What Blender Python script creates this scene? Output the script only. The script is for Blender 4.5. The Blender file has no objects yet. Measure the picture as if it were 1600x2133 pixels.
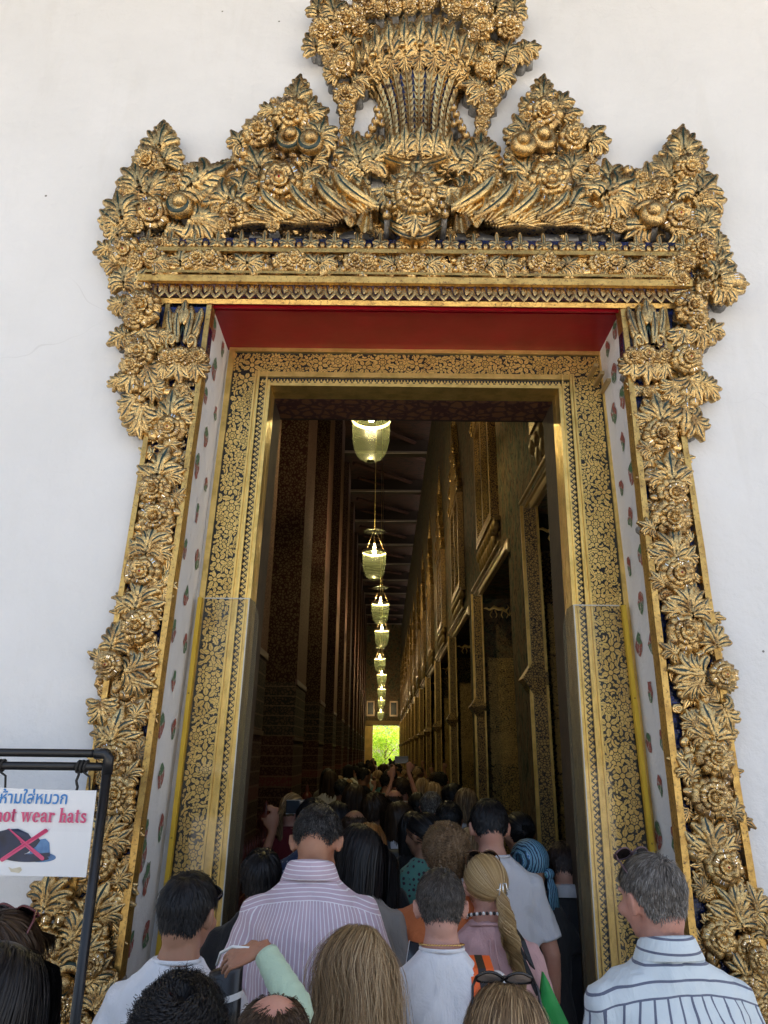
import bpy, math, random
import numpy as np
from mathutils import Vector, Matrix, Euler, noise as mnoise
R_ = math.radians
rnd = random.Random(7)
SC = bpy.context.scene
COL = SC.collection
# ------------------------------------------------------------------ camera
F = 1479.0
CX, CY = 800.0, 1066.5
CAMZ = 2.0
_f = Vector((-3, -504, -F)).normalized()
_u = Vector((50, 4340, -F)); _u = (_u - _f * _u.dot(_f)).normalized()
_r = _f.cross(_u).normalized()
ROT = Matrix((_r, _f, _u))            # camera -> world
cam_d = bpy.data.cameras.new('camera'); cam = bpy.data.objects.new('camera', cam_d); COL.objects.link(cam)
cam_d.sensor_width = 36; cam_d.lens = F / 2133 * 36; cam_d.clip_start = 0.05; cam_d.clip_end = 600
cam.matrix_world = Matrix.Translation((0, 0, CAMZ)) @ ROT.to_4x4()
SC.camera = cam
# ------------------------------------------------------------------ sky, sun, exposure
SUN_EL, SUN_AZ = 58, 42              # sun stands beyond the building: the facade is in its shade
w = bpy.data.worlds.new('World'); SC.world = w; w.use_nodes = True
nt = w.node_tree; bg = nt.nodes['Background']
sky = nt.nodes.new('ShaderNodeTexSky'); sky.sky_type = 'NISHITA'; sky.sun_disc = False
sky.sun_elevation = R_(SUN_EL); sky.sun_rotation = R_(SUN_AZ)
sky.air_density = 1.0; sky.dust_density = 7.0; sky.ozone_density = 0.6
_tn = nt.nodes.new('ShaderNodeMix'); _tn.data_type = 'RGBA'; _tn.blend_type = 'MULTIPLY'; _tn.inputs[0].default_value = 1; nt.links.new(sky.outputs[0], _tn.inputs[6]); _tn.inputs[7].default_value = (1, .992, .955, 1); nt.links.new(_tn.outputs[2], bg.inputs[0]); bg.inputs[1].default_value = 0.15
sd = bpy.data.lights.new('sun', 'SUN'); so = bpy.data.objects.new('sun', sd); COL.objects.link(so)
sd.energy = 5.0; sd.angle = R_(0.6); sd.color = (1, .95, .87)
_a = R_(SUN_AZ); _e = R_(SUN_EL)
sdir = Vector((math.sin(_a) * math.cos(_e), math.cos(_a) * math.cos(_e), math.sin(_e)))
so.rotation_euler = sdir.to_track_quat('Z', 'Y').to_euler()
so.location = (0, 0, 30)
vs = SC.view_settings
SC.display_settings.display_device = 'sRGB'
vs.view_transform = 'Standard'; vs.look = 'None'; vs.gamma = 1; vs.exposure = 1.72
vs.use_curve_mapping = False
SC.cycles.max_bounces = 8; SC.cycles.transparent_max_bounces = 16
SC.cycles.diffuse_bounces = 4; SC.cycles.glossy_bounces = 4

# ------------------------------------------------------------------ projection helpers
def ray(px, py):
    v = Vector((px - CX, -(py - CY), -F))
    return ROT @ v
def PY(px, py, Y):                    # pixel -> point on the vertical plane at distance Y
    d = ray(px, py); t = Y / d.y
    return Vector((d.x * t, Y, CAMZ + d.z * t))
def PX(px, py, X):
    d = ray(px, py); t = X / d.x
    return Vector((X, d.y * t, CAMZ + d.z * t))
def PZ(px, py, Z):
    d = ray(px, py); t = (Z - CAMZ) / d.z
    return Vector((d.x * t, d.y * t, Z))
def mpp(p):                           # metres per photo pixel at a point
    v = ROT.transposed() @ (p - Vector((0, 0, CAMZ)))
    return -v.z / F

# ------------------------------------------------------------------ mesh builder
class MB:
    def __init__(s): s.v = []; s.f = []; s.m = []; s.sm = []
    def add(s, vs, fs, mi=0, smooth=False, M=None):
        o = len(s.v)
        if M is not None: vs = [tuple(M @ Vector(p)) for p in vs]
        s.v.extend([tuple(p) for p in vs]); s.f.extend([tuple(i + o for i in f) for f in fs])
        if isinstance(mi, (list, tuple)): s.m.extend(mi)
        else: s.m.extend([mi] * len(fs))
        s.sm.extend([smooth] * len(fs))
        return s
    def box(s, x0, x1, y0, y1, z0, z1, mi=0, M=None):
        v = [(x0, y0, z0), (x1, y0, z0), (x1, y1, z0), (x0, y1, z0), (x0, y0, z1), (x1, y0, z1), (x1, y1, z1), (x0, y1, z1)]
        return s.add(v, [(0, 3, 2, 1), (4, 5, 6, 7), (0, 1, 5, 4), (1, 2, 6, 5), (2, 3, 7, 6), (3, 0, 4, 7)], mi, False, M)
    def prism(s, poly, d, mi=0, M=None):        # poly of 3D points (front), extruded by vector d
        n = len(poly); d = Vector(d)
        v = [Vector(p) for p in poly] + [Vector(p) + d for p in poly]
        f = [tuple(range(n)), tuple(range(2 * n - 1, n - 1, -1))] + [(i, i + n, (i + 1) % n + n, (i + 1) % n) for i in range(n)]
        return s.add(v, f, mi, False, M)
    def loft(s, rings, mi=0, smooth=True, cap=True, M=None, closed=True):
        n = len(rings[0]); v = [p for r in rings for p in r]; f = []
        for i in range(len(rings) - 1):
            for j in range(n if closed else n - 1):
                a = i * n + j; b = i * n + (j + 1) % n
                f.append((a, b, b + n, a + n))
        if cap and closed:
            f.append(tuple(range(n - 1, -1, -1))); k = (len(rings) - 1) * n; f.append(tuple(range(k, k + n)))
        return s.add(v, f, mi, smooth, M)
    def tube(s, pts, rad, n=8, mi=0, smooth=True, M=None, flat=1.0):
        pts = [Vector(p) for p in pts]
        if not isinstance(rad, (list, tuple)): rad = [rad] * len(pts)
        rings = []; up = None
        for i, p in enumerate(pts):
            t = (pts[min(i + 1, len(pts) - 1)] - pts[max(i - 1, 0)]).normalized()
            if up is None:
                up = Vector((0, 0, 1)) if abs(t.z) < .9 else Vector((0, 1, 0))
            a = t.cross(up).normalized(); b = a.cross(t).normalized(); up = b
            rings.append([p + (a * math.cos(2 * math.pi * k / n) + b * math.sin(2 * math.pi * k / n) * flat) * rad[i] for k in range(n)])
        return s.loft(rings, mi, smooth, True, M)
    def lathe(s, prof, n=16, mi=0, smooth=True, M=None, sy=1.0, cap=False):
        rings = [[(r * math.cos(2 * math.pi * k / n), r * math.sin(2 * math.pi * k / n) * sy, z) for k in range(n)] for r, z in prof]
        return s.loft(rings, mi, smooth, cap, M)
    def ell(s, c, r, n=10, m=7, mi=0, M=None, rot=None):
        rings = []
        for i in range(m + 1):
            a = math.pi * (i + .0) / m; a = min(max(a, .08), math.pi - .08)
            rings.append([(math.sin(a) * math.cos(2 * math.pi * k / n) * r[0], math.sin(a) * math.sin(2 * math.pi * k / n) * r[1], -math.cos(a) * r[2]) for k in range(n)])
        T = Matrix.Translation(c)
        if rot is not None: T = T @ rot.to_4x4()
        if M is not None: T = M @ T
        return s.loft(rings, mi, True, True, T)
    def mesh(s, name):
        me = bpy.data.meshes.new(name); me.from_pydata(s.v, [], s.f)
        me.polygons.foreach_set('material_index', s.m); me.polygons.foreach_set('use_smooth', s.sm)
        me.update(); return me
    def obj(s, name, mats, parent=None, loc=None, **kw):
        me = s.mesh(name)
        for m in (mats if isinstance(mats, (list, tuple)) else [mats]): me.materials.append(m)
        return mkobj(name, me, parent, loc, **kw)
def mkobj(name, me, parent=None, loc=None, rot=None, scale=None, label=None, cat=None, group=None, kind=None, M=None):
    o = bpy.data.objects.new(name, me); COL.objects.link(o)
    if parent is not None: o.parent = parent
    if loc is not None: o.location = loc
    if rot is not None: o.rotation_euler = rot
    if scale is not None: o.scale = scale if not isinstance(scale, (int, float)) else (scale,) * 3
    if M is not None: o.matrix_basis = M
    if label: o['label'] = label
    if cat: o['category'] = cat
    if group: o['group'] = group
    if kind: o['kind'] = kind
    return o
def thing(name, label, cat, loc=(0, 0, 0), group=None, rz=0):
    return mkobj(name, None, None, loc, (0, 0, rz), None, label, cat, group)

# ------------------------------------------------------------------ materials
class NT:
    def __init__(s, name):
        s.mat = bpy.data.materials.new(name); s.mat.use_nodes = True
        s.t = s.mat.node_tree; s.p = s.t.nodes['Principled BSDF']; s.out = s.t.nodes['Material Output']
    def n(s, typ, **kw):
        nd = s.t.nodes.new('ShaderNode' + typ)
        for k, v in kw.items():
            if k == 'inp':
                for kk, vv in v.items(): s.set(nd, kk, vv)
            else: setattr(nd, k, v)
        return nd
    def set(s, nd, k, v):
        i = nd.inputs[k]
        if hasattr(v, 'is_output') or isinstance(v, bpy.types.NodeSocket): s.t.links.new(v, i)
        else: i.default_value = v
    def P(s, **kw):
        for k, v in kw.items():
            k = {'color': 'Base Color', 'rough': 'Roughness', 'metal': 'Metallic', 'normal': 'Normal', 'spec': 'Specular IOR Level',
                 'coat': 'Coat Weight', 'coatr': 'Coat Roughness', 'trans': 'Transmission Weight', 'ior': 'IOR', 'alpha': 'Alpha',
                 'emc': 'Emission Color', 'ems': 'Emission Strength', 'sheen': 'Sheen Weight', 'sss': 'Subsurface Weight'}.get(k, k)
            if isinstance(v, tuple) and len(v) == 3 and k != 'Subsurface Radius': v = (*v, 1)
            s.set(s.p, k, v)
        return s.mat
    def co(s, kind='Object', scale=None):
        tc = s.n('TexCoord').outputs[kind]
        if scale is not None:
            mp = s.n('Mapping'); s.set(mp, 'Vector', tc); mp.inputs['Scale'].default_value = scale if isinstance(scale, tuple) else (scale,) * 3
            return mp.outputs[0]
        return tc
    def noise(s, vec, scale, detail=4, rough=.55, dist=0):
        nd = s.n('TexNoise'); s.set(nd, 'Vector', vec); nd.inputs['Scale'].default_value = scale
        nd.inputs['Detail'].default_value = detail; nd.inputs['Roughness'].default_value = rough; nd.inputs['Distortion'].default_value = dist
        return nd.outputs['Fac']
    def ramp(s, fac, stops, interp='LINEAR'):
        nd = s.n('ValToRGB'); nd.color_ramp.interpolation = interp; s.set(nd, 'Fac', fac)
        e = nd.color_ramp.elements
        while len(e) < len(stops): e.new(.5)
        for el, (p, c) in zip(e, stops):
            el.position = p; el.color = (*c, 1) if isinstance(c, tuple) else (c, c, c, 1)
        return nd.outputs['Color']
    def mix(s, fac, a, b, mode='MIX'):
        nd = s.n('Mix', data_type='RGBA', blend_type=mode)
        for k, v in ((0, fac), (6, a), (7, b)):
            if isinstance(v, tuple) and len(v) == 3: v = (*v, 1)
            if isinstance(v, bpy.types.NodeSocket): s.t.links.new(v, nd.inputs[k])
            else: nd.inputs[k].default_value = v
        return nd.outputs[2]
    def math(s, op, a, b=0, c=None):
        nd = s.n('Math', operation=op)
        for i, v in enumerate((a, b) if c is None else (a, b, c)):
            if isinstance(v, bpy.types.NodeSocket): s.t.links.new(v, nd.inputs[i])
            else: nd.inputs[i].default_value = v
        return nd.outputs[0]
    def sep(s, vec):
        nd = s.n('SeparateXYZ'); s.set(nd, 0, vec); return nd.outputs
    def bump(s, h, strength=.3, dist=.01, normal=None):
        nd = s.n('Bump'); s.set(nd, 'Height', h); nd.inputs['Strength'].default_value = strength; nd.inputs['Distance'].default_value = dist
        if normal is not None: s.set(nd, 'Normal', normal)
        return nd.outputs[0]
MAT = {}
def simple(name, color, rough=.6, metal=0, nscale=0, nvar=.25, bump=0, bscale=60, **kw):
    if name in MAT: return MAT[name]
    s = NT(name)
    if nscale:
        c = s.co(); f = s.noise(c, nscale, 5)
        col = s.ramp(f, [(.3, tuple(x * (1 - nvar) for x in color)), (.7, tuple(min(1, x * (1 + nvar)) for x in color))])
        s.P(color=col)
    else: s.P(color=color)
    s.P(rough=rough, metal=metal, **kw)
    if bump: s.P(normal=s.bump(s.noise(s.co(), bscale, 4), bump, .01))
    MAT[name] = s.mat; return s.mat

# gilded carving: gold leaf worn through to brown lacquer
def gold_mat(name, c1, c2, c3, metal=.8, bs=38, wear=.5, obj=True):
    s = NT(name); c = s.co('Object' if obj else 'Generated')
    oi = s.n('ObjectInfo').outputs['Random']
    vadd = s.n('VectorMath', operation='ADD'); s.set(vadd, 0, c)
    cmb = s.n('CombineXYZ', inp={0: s.math('MULTIPLY', oi, 37.0), 1: s.math('MULTIPLY', oi, 11.0)}); s.set(vadd, 1, cmb.outputs[0])
    v = vadd.outputs[0]
    f1 = s.noise(v, bs * .25, 5, .65); f2 = s.noise(v, bs * 1.7, 5, .7)
    base = s.ramp(f1, [(.36, c2), (.54, c1), (.8, tuple(min(1, x * 1.15) for x in c1))])
    worn = s.ramp(f2, [(wear + .04, 0.0), (wear + .16, 1.0)])
    base = s.mix(worn, base, c3)
    m = s.math('MULTIPLY', s.math('SUBTRACT', 1.0, s.math('MULTIPLY', worn, .55)), metal)
    s.P(color=base, metal=m, rough=s.ramp(f2, [(.3, .15), (.7, .42)] if bs < 20 else [(.2, .26), (.8, .46)]))
    s.P(normal=s.bump(s.noise(v, bs, 6, .7), .26 if bs < 20 else .3, .03 if bs < 20 else .012))
    return s.mat
# scale of Object coords inside carving meshes is ~ unit radius
G_CARVE = gold_mat('carved_gold', (.70, .485, .205), (.30, .185, .08), (.05, .03, .02), 1.0, 6, .49)
G_FLAT = gold_mat('gold_moulding', (.62, .40, .125), (.42, .25, .075), (.13, .07, .03), .9, 45, .50)
G_LEAF = gold_mat('lacquer_gold', (.80, .56, .18), (.68, .45, .13), (.33, .2, .06), .62, 30, .60)
G_YEL = gold_mat('bright_gold_edge', (.80, .56, .18), (.62, .42, .12), (.3, .18, .05), .85, 40, .62)
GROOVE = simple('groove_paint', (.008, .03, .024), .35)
SILV = simple('mirror_chip', (.92, .93, .95), .12, .9)
REDCH = simple('red_glass', (.35, .01, .02), .15, .2)
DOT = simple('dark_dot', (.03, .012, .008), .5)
LACQ = simple('black_lacquer', (.012, .012, .013), .32, nscale=8, nvar=.4)
def plaster():
    s = NT('white_plaster'); g = s.n('NewGeometry').outputs['Position']
    f = s.noise(g, 1.1, 6, .6); f2 = s.noise(g, 14, 5, .6)
    mp = s.n('Mapping'); s.set(mp, 'Vector', g); mp.inputs['Scale'].default_value = (3.0, 3.0, .55)
    f3 = s.noise(mp.outputs[0], 1.6, 6, .62, .6)
    base = s.ramp(f, [(.3, (.73, .725, .71)), (.65, (.79, .785, .775))])
    base = s.mix(s.ramp(f3, [(.56, 0.0), (.76, .38)]), base, (.66, .645, .61))
    # little dark chips and pits
    vo = s.n('TexVoronoi'); s.set(vo, 'Vector', g); vo.inputs['Scale'].default_value = 6; vo.inputs['Randomness'].default_value = 1
    near = s.math('LESS_THAN', s.math('ADD', vo.outputs['Distance'], s.math('MULTIPLY', f2, .05)), .062)
    rare = s.math('GREATER_THAN', s.sep(vo.outputs['Color'])[0], .80)
    base = s.mix(s.math('MULTIPLY', near, rare), base, (.2, .19, .17))
    ck = s.n('TexVoronoi', feature='DISTANCE_TO_EDGE'); wv = s.n('VectorMath', operation='ADD'); s.set(wv, 0, g); nz = s.n('TexNoise'); s.set(nz, 'Vector', g); nz.inputs['Scale'].default_value = 2.5; sc_ = s.n('VectorMath', operation='SCALE'); s.set(sc_, 0, nz.outputs['Color']); sc_.inputs['Scale'].default_value = .35; s.set(wv, 1, sc_.outputs[0])
    s.set(ck, 'Vector', wv.outputs[0]); ck.inputs['Scale'].default_value = 1.3
    crack = s.math('MULTIPLY', s.math('LESS_THAN', ck.outputs['Distance'], .0028), s.ramp(s.noise(g, .9, 3), [(.58, 0.0), (.66, .18)]))
    base = s.mix(crack, base, (.38, .36, .33))
    s.P(color=base, rough=.72)
    h = s.math('ADD', s.math('MULTIPLY', s.noise(g, 4, 6, .6), 1.0), s.math('MULTIPLY', f2, .25))
    s.P(normal=s.bump(h, .5, .035))
    return s.mat
PLASTER = plaster()
def cement():
    s = NT('old_cement'); c = s.co(); f = s.noise(s.n('NewGeometry').outputs['Position'], 30, 6, .65)
    s.P(color=s.ramp(f, [(.3, (.16, .155, .14)), (.55, (.33, .32, .3)), (.75, (.55, .54, .51))]), rough=.9)
    s.P(normal=s.bump(f, .6, .02)); return s.mat
CEMENT = cement()
def bluetile():
    s = NT('blue_mirror_tile'); g = s.n('NewGeometry').outputs['Position']
    mp = s.n('Mapping'); s.set(mp, 'Vector', g); mp.inputs['Rotation'].default_value = (R_(90), 0, 0)
    br = s.n('TexBrick'); s.set(br, 'Vector', mp.outputs[0]); br.inputs['Scale'].default_value = 1
    br.inputs['Brick Width'].default_value = .022; br.inputs['Row Height'].default_value = .022; br.inputs['Mortar Size'].default_value = .0016
    br.inputs['Color1'].default_value = (.010, .022, .13, 1); br.inputs['Color2'].default_value = (.012, .02, .05, 1); br.inputs['Mortar'].default_value = (.02, .02, .025, 1)
    s.P(color=br.outputs['Color'], rough=.16, metal=.35)
    s.P(normal=s.bump(s.noise(g, 90, 2), .35, .01)); return s.mat
BLUE = bluetile()
def redsoffit():
    s = NT('red_lacquer'); g = s.n('NewGeometry').outputs['Position']
    f = s.noise(g, 5, 5, .6)
    s.P(color=s.ramp(f, [(.3, (.25, .003, .010)), (.7, (.34, .005, .016))]), rough=.34, spec=.35)
    s.P(normal=s.bump(s.noise(g, 9, 4), .12, .02)); return s.mat
RED = redsoffit()
# ================================================================== ARCHITECTURE
D1 = 3.10            # outer face of the wall
D2 = 3.48            # face of the lacquered door frame
D3 = 3.86            # inner face of that frame
def XL(pxys, Y, Z):  # x of a slanted edge given two pixels on plane Y, at height Z
    a = PY(*pxys[0], Y); b = PY(*pxys[1], Y); t = (Z - a.z) / (b.z - a.z); return a.x + (b.x - a.x) * t
# ---- ground and floor
def paving_mat():
    s = NT('stone_paving'); g = s.n('NewGeometry').outputs['Position']
    br = s.n('TexBrick'); s.set(br, 'Vector', g); br.inputs['Scale'].default_value = 1
    br.inputs['Brick Width'].default_value = .9; br.inputs['Row Height'].default_value = .6; br.inputs['Mortar Size'].default_value = .006
    br.inputs['Color1'].default_value = (.40, .385, .36, 1); br.inputs['Color2'].default_value = (.36, .34, .30, 1); br.inputs['Mortar'].default_value = (.2, .19, .17, 1)
    s.P(color=s.mix(.35, br.outputs['Color'], s.ramp(s.noise(g, 3, 6), [(.3, (.25, .23, .2)), (.7, (.5, .47, .42))])), rough=.6); return s.mat
MB().add([(-150, -150, 0), (150, -150, 0), (150, 200, 0), (-150, 200, 0)], [(0, 1, 2, 3)]).obj('ground', paving_mat(), kind='structure')
fl = MB(); fl.box(-6, 1.9, D1, 50.9, .004, .02); fl.obj('corridor_floor', simple('dark_floor', (.09, .06, .05), .25, nscale=2, bump=.1), kind='structure')

# ---- outer wall with a door opening that narrows upwards
ZTOP = PY(866, 640, D1).z
LE = ((445, 640), (250, 2035)); RE = ((1290, 644), (1462, 1990))
oL0, oL1 = XL(LE, D1, 0), XL(LE, D1, ZTOP); oR0, oR1 = XL(RE, D1, 0), XL(RE, D1, ZTOP)
wall = thing('temple_wall', 'white plastered temple wall around the tall gilded doorway', 'wall', (0, D1, 0))
m = MB()
def q(m, a, b, c, d, mi=0): m.add([a, b, c, d], [(0, 1, 2, 3)], mi)
TH = 12.0; WX = 14
q(m, (-WX, 0, 0), (oL0, 0, 0), (oL1, 0, ZTOP), (-WX, 0, ZTOP)); q(m, (oR0, 0, 0), (WX, 0, 0), (WX, 0, ZTOP), (oR1, 0, ZTOP))
q(m, (-WX, 0, ZTOP), (WX, 0, ZTOP), (WX, 0, TH), (-WX, 0, TH))
bk = .76
ZB_=4.3
q(m, (-WX, bk, ZB_), (-WX, bk, TH), (WX, bk, TH), (WX, bk, ZB_)); q(m, (-WX, bk, 0), (-WX, bk, ZB_), (-3.4, bk, ZB_), (-3.4, bk, 0)); q(m, (1.97, bk, 0), (1.97, bk, ZB_), (WX, bk, ZB_), (WX, bk, 0)); q(m, (-WX, 0, TH), (WX, 0, TH), (WX, bk, TH), (-WX, bk, TH))
q(m, (-WX, 0, 0), (-WX, 0, TH), (-WX, bk, TH), (-WX, bk, 0)); q(m, (WX, 0, 0), (WX, bk, 0), (WX, bk, TH), (WX, 0, TH))
m.obj('wall_face', PLASTER, wall)
dR = D2 - D1 + .02
m = MB(); q(m, (oL0, 0.002, 0), (oL0 - .006, dR, 0), (oL1 - .006, dR, ZTOP), (oL1, 0.002, ZTOP)); m.obj('left_reveal', PLASTER, wall)
m = MB(); q(m, (oR0, 0.002, 0), (oR1, 0.002, ZTOP), (oR1 + .006, dR, ZTOP), (oR0 + .006, dR, 0)); m.obj('right_reveal', PLASTER, wall)
m = MB(); q(m, (oL0 - .15, dR - .004, 0), (oL0 + .22, dR - .004, 0), (oL1 + .12, dR - .004, ZTOP), (oL1 - .15, dR - .004, ZTOP)); q(m, (oR0 - .22, dR - .004, 0), (oR0 + .15, dR - .004, 0), (oR1 + .15, dR - .004, ZTOP), (oR1 - .12, dR - .004, ZTOP)); m.obj('frame_rebate', PLASTER, wall)
# painted fruit and leaf motifs on the reveals (flat print)
def paint_mat(name, c):
    s = NT(name); f = s.noise(s.co(), 60, 5, .7)
    s.P(color=s.ramp(f, [(.38, c), (.5, tuple(x * .55 for x in c)), (.62, (.5, .46, .42))]), rough=.6); return s.mat
PRED, PGRN, PGRY = paint_mat('faded_red_paint', (.42, .09, .07)), paint_mat('faded_green_paint', (.08, .22, .10)), paint_mat('faded_grey_paint', (.24, .25, .24))
def motif(side, px, py, seed, flip):
    r = random.Random(seed)
    # intersect the ray with the (nearly constant x) reveal plane
    if side == 'L': a, n = Vector((oL0, D1, 0)), Vector((dR, -.05, .0))
    else: a, n = Vector((oR0, D1, 0)), Vector((dR, .05, .0))
    k = (oL1 - oL0) / ZTOP if side == 'L' else (oR1 - oR0) / ZTOP
    n = Vector((1, (.006 / dR) if side == 'L' else -(.006 / dR), -k)).normalized()
    d = ray(px, py); o = Vector((0, 0, CAMZ)); t = (a - o).dot(n) / d.dot(n); p = o + d * t
    off = n * (.003 if side == 'L' else -.003)
    mm = MB(); yv = Vector((-.015 if side == 'L' else .015, 1, 0)).normalized(); zv = Vector((k, 0, 1)).normalized()
    hw, hh = .046, .058
    q_ = r.uniform(.75, 1.15); hw *= q_; hh *= q_ * r.uniform(.85, 1.15)
    ring = [(math.cos(i * math.pi / 6) * hw * r.uniform(.5, 1.15), math.sin(i * math.pi / 6) * hh * r.uniform(.8, 1.1)) for i in range(12)]
    up = 1 if flip else -1
    vs_ = [yv * x + zv * z for x, z in ring] + [Vector((0, 0, 0)), zv * .02 * up]
    fs = [(i, (i + 1) % 12, 12) for i in range(12)]
    ms = [(1 if (ring[i][1] * up > .012) else (2 if r.random() < .12 else 0)) for i in range(12)]
    mm.add(vs_[:13], fs, ms)
    mm.obj('painted_motif', [PRED, PGRN, PGRY], wall, Vector(p + off) - Vector((0, D1, 0)))
LM = [(445, 685), (463, 727), (446, 770), (428, 825), (448, 860), (428, 911), (410, 971), (428, 1009), (410, 1069), (385, 1143), (410, 1165), (387, 1242),
      (361, 1315), (385, 1338), (361, 1419), (334, 1513), (361, 1518), (334, 1616), (303, 1730), (334, 1722), (304, 1830), (272, 1965), (304, 1945), (296, 1780)]
RM = [(1282, 687), (1266, 727), (1281, 775), (1298, 828), (1280, 861), (1298, 920), (1317, 986), (1295, 1016), (1314, 1078), (1336, 1155), (1312, 1180),
      (1336, 1254), (1333, 1343), (1358, 1340), (1356, 1443), (1353, 1546), (1380, 1540), (1377, 1636), (1372, 1740), (1406, 1750), (1400, 1840), (1430, 1960)]
for i, (x, y) in enumerate(LM): motif('L', x, y, i, i % 3 != 1)
for i, (x, y) in enumerate(RM): motif('R', x, y, 50 + i, i % 3 == 0)

# ---- out-of-view eave slab, added to darken the sky mirrored in the gold
ev = thing('unseen_eave', 'unseen dark eave slab added above the white wall to cut sky light', 'roof', (0, D1, 8.6))
m = MB(); m.prism([(-14, 0, 0), (14, 0, 0), (14, -3.6, -.55), (-14, -3.6, -.55)], (0, 0, .3)); m.obj('soffit', simple('unseen_eave_dark', (.09, .07, .065), .8), ev)
# ---- red lacquered soffit board
zso = ZTOP - .012
sof = thing('lintel_soffit', 'glossy dark red lacquered board over the doorway', 'lintel', (0, D1, ZTOP))
m = MB(); m.box(oL1 - .03, oR1 + .03, -.03, dR, -.02, .03); m.obj('board', RED, sof)
m = MB(); m.box(oL1 + .0, oR1 - .0, -.045, -.032, -.045, .03); m.obj('front_lip', RED, sof)
m = MB(); m.box(oL1 + .0, oR1 - .0, .0, .02, -.032, -.022); m.obj('bead', RED, sof)

# ---- gilded lacquer door frame --------------------------------------------------
def tear(L, W, n=5):                 # leaf / petal outline pointing +x
    up = [(L * t, W * math.sin(math.pi * t ** .8) ** .8) for t in [i / n for i in range(1, n)]]
    return [(0, 0)] + [(x, -y) for x, y in up] + [(L, 0)] + [(x, y) for x, y in reversed(up)]
def rot2(poly, a, ox=0, oy=0): c, s = math.cos(a), math.sin(a); return [(x * c - y * s + ox, x * s + y * c + oy) for x, y in poly]
def petal_round(r0, r1, ha, n=5):    # rounded petal, sector shaped with notch
    out = [(r0 * math.cos(-ha * .7), r0 * math.sin(-ha * .7))]
    for i in range(n):
        a = -ha + 2 * ha * i / (n - 1); rr = r1 * (1 - .16 * abs(a / ha) ** 3) * (1 - (.08 if i == n // 2 else 0))
        out.append((rr * math.cos(a), rr * math.sin(a)))
    out.append((r0 * math.cos(ha * .7), r0 * math.sin(ha * .7)))
    return out
def flower_polys(r, kind, rot):
    P = []
    if kind == 0:                    # big peony: 8 petals, ring, centre
        k = 8
        for i in range(k): P.append(rot2(petal_round(r * .56, r, math.pi / k * .93), rot + 2 * math.pi * i / k))
        for i in range(k): P.append(rot2(petal_round(r * .27, r * .53, math.pi / k * .9, 3), rot + 2 * math.pi * (i + .5) / k))
        P.append([(r * .23 * math.cos(a), r * .23 * math.sin(a)) for a in [2 * math.pi * j / 7 for j in range(7)]])
    elif kind == 1:                  # star flower with pointed petals
        k = 6
        for i in range(k):
            P.append(rot2([(r * .3, -r * .08), (r * .55, -r * .25), (r * .8, -r * .2), (r, 0), (r * .8, r * .015), (r * .3, r * .01)], rot + 2 * math.pi * i / k))
            P.append(rot2([(r * .3, r * .03), (r * .8, r * .045), (r * .96, r * .03), (r * .78, r * .2), (r * .55, r * .25), (r * .3, r * .1)], rot + 2 * math.pi * i / k))
        P.append([(r * .24 * math.cos(a), r * .24 * math.sin(a)) for a in [2 * math.pi * j / 8 for j in range(8)]])
    elif kind == 2:                  # small 5 petal
        for i in range(5): P.append(rot2(petal_round(r * .28, r, math.pi / 5 * .9), rot + 2 * math.pi * i / 5))
        P.append([(r * .2 * math.cos(a), r * .2 * math.sin(a)) for a in [2 * math.pi * j / 6 for j in range(6)]])
    elif kind == 3:                  # leaf: two halves with a vein gap, notched edge
        for sg in (1, -1):
            h = [(-r, sg * r * .05), (-r * .55, sg * r * .5), (-r * .3, sg * r * .42), (0, sg * r * .72), (r * .2, sg * r * .45), (r * .5, sg * r * .48), (r * 1.05, sg * r * .03)]
            h = h if sg < 0 else h[::-1]
            P.append(rot2(h, rot))
    else:                            # curling leaf sprig
        P.append(rot2([(-r, -r * .3), (-.2 * r, -r * .75), (r * .6, -.5 * r), (r, .15 * r), (.5 * r, .0), (0, -.3 * r), (-.6 * r, -.2 * r)], rot))
        P.append(rot2([(-r * .5, 0), (.1 * r, -.1 * r), (r * .55, .3 * r), (.3 * r, .8 * r), (0, .35 * r), (-.4 * r, .3 * r)], rot))
    return P
def lacquer_pattern(W, H, seed, s=1.0, plane='XZ', maxn=4000, extra=1.0):
    """packed gilt flowers on a W x H panel: list of (poly2d)"""
    r = random.Random(seed); placed = []; cell = .06 * s; grid = {}
    polys = []
    def ok(x, y, rad, slack):
        gx, gy = int(x / cell), int(y / cell)
        for i in range(gx - 2, gx + 3):
            for j in range(gy - 2, gy + 3):
                for (a, b, c) in grid.get((i, j), ()):
                    if (x - a) ** 2 + (y - b) ** 2 < ((rad + c) * slack) ** 2: return False
        return True
    area = W * H
    for rad, kinds, dens, slack in ((.050, (0, 1), 90, .93), (.036, (1, 1, 0), 800, .90), (.024, (3, 1, 4, 2), 3600, .86), (.016, (3, 4, 3), 12000, .80), (.0095, (3, 4, 3), 18000, .78)):
        rad *= s
        for _ in range(int(dens * area * extra / s / s)):
            x = r.uniform(rad * .55, W - rad * .55); y = r.uniform(rad * .5, H - rad * .5); rr = rad * r.uniform(.88, 1.1)
            if x < rr * .8 or x > W - rr * .8: continue
            if ok(x, y, rr, slack):
                grid.setdefault((int(x / cell), int(y / cell)), []).append((x, y, rr))
                kd = r.choice(kinds)
                for p in flower_polys(rr * (1.12 if kd in (1, 3, 4) else 1.0), kd, r.uniform(0, 6.28)):
                    polys.append([(min(max(a + x, .001), W - .001), min(max(b + y, .001), H - .001)) for a, b in p])
    return polys
def pattern_mesh(polys, mapf, name, jit=.0008, seed=1):
    r = random.Random(seed); m = MB(); cur = None
    for p in polys:
        j = r.uniform(0, jit); m.add([mapf(x, y, j) for x, y in p], [tuple(range(len(p)))])
    return m
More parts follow.
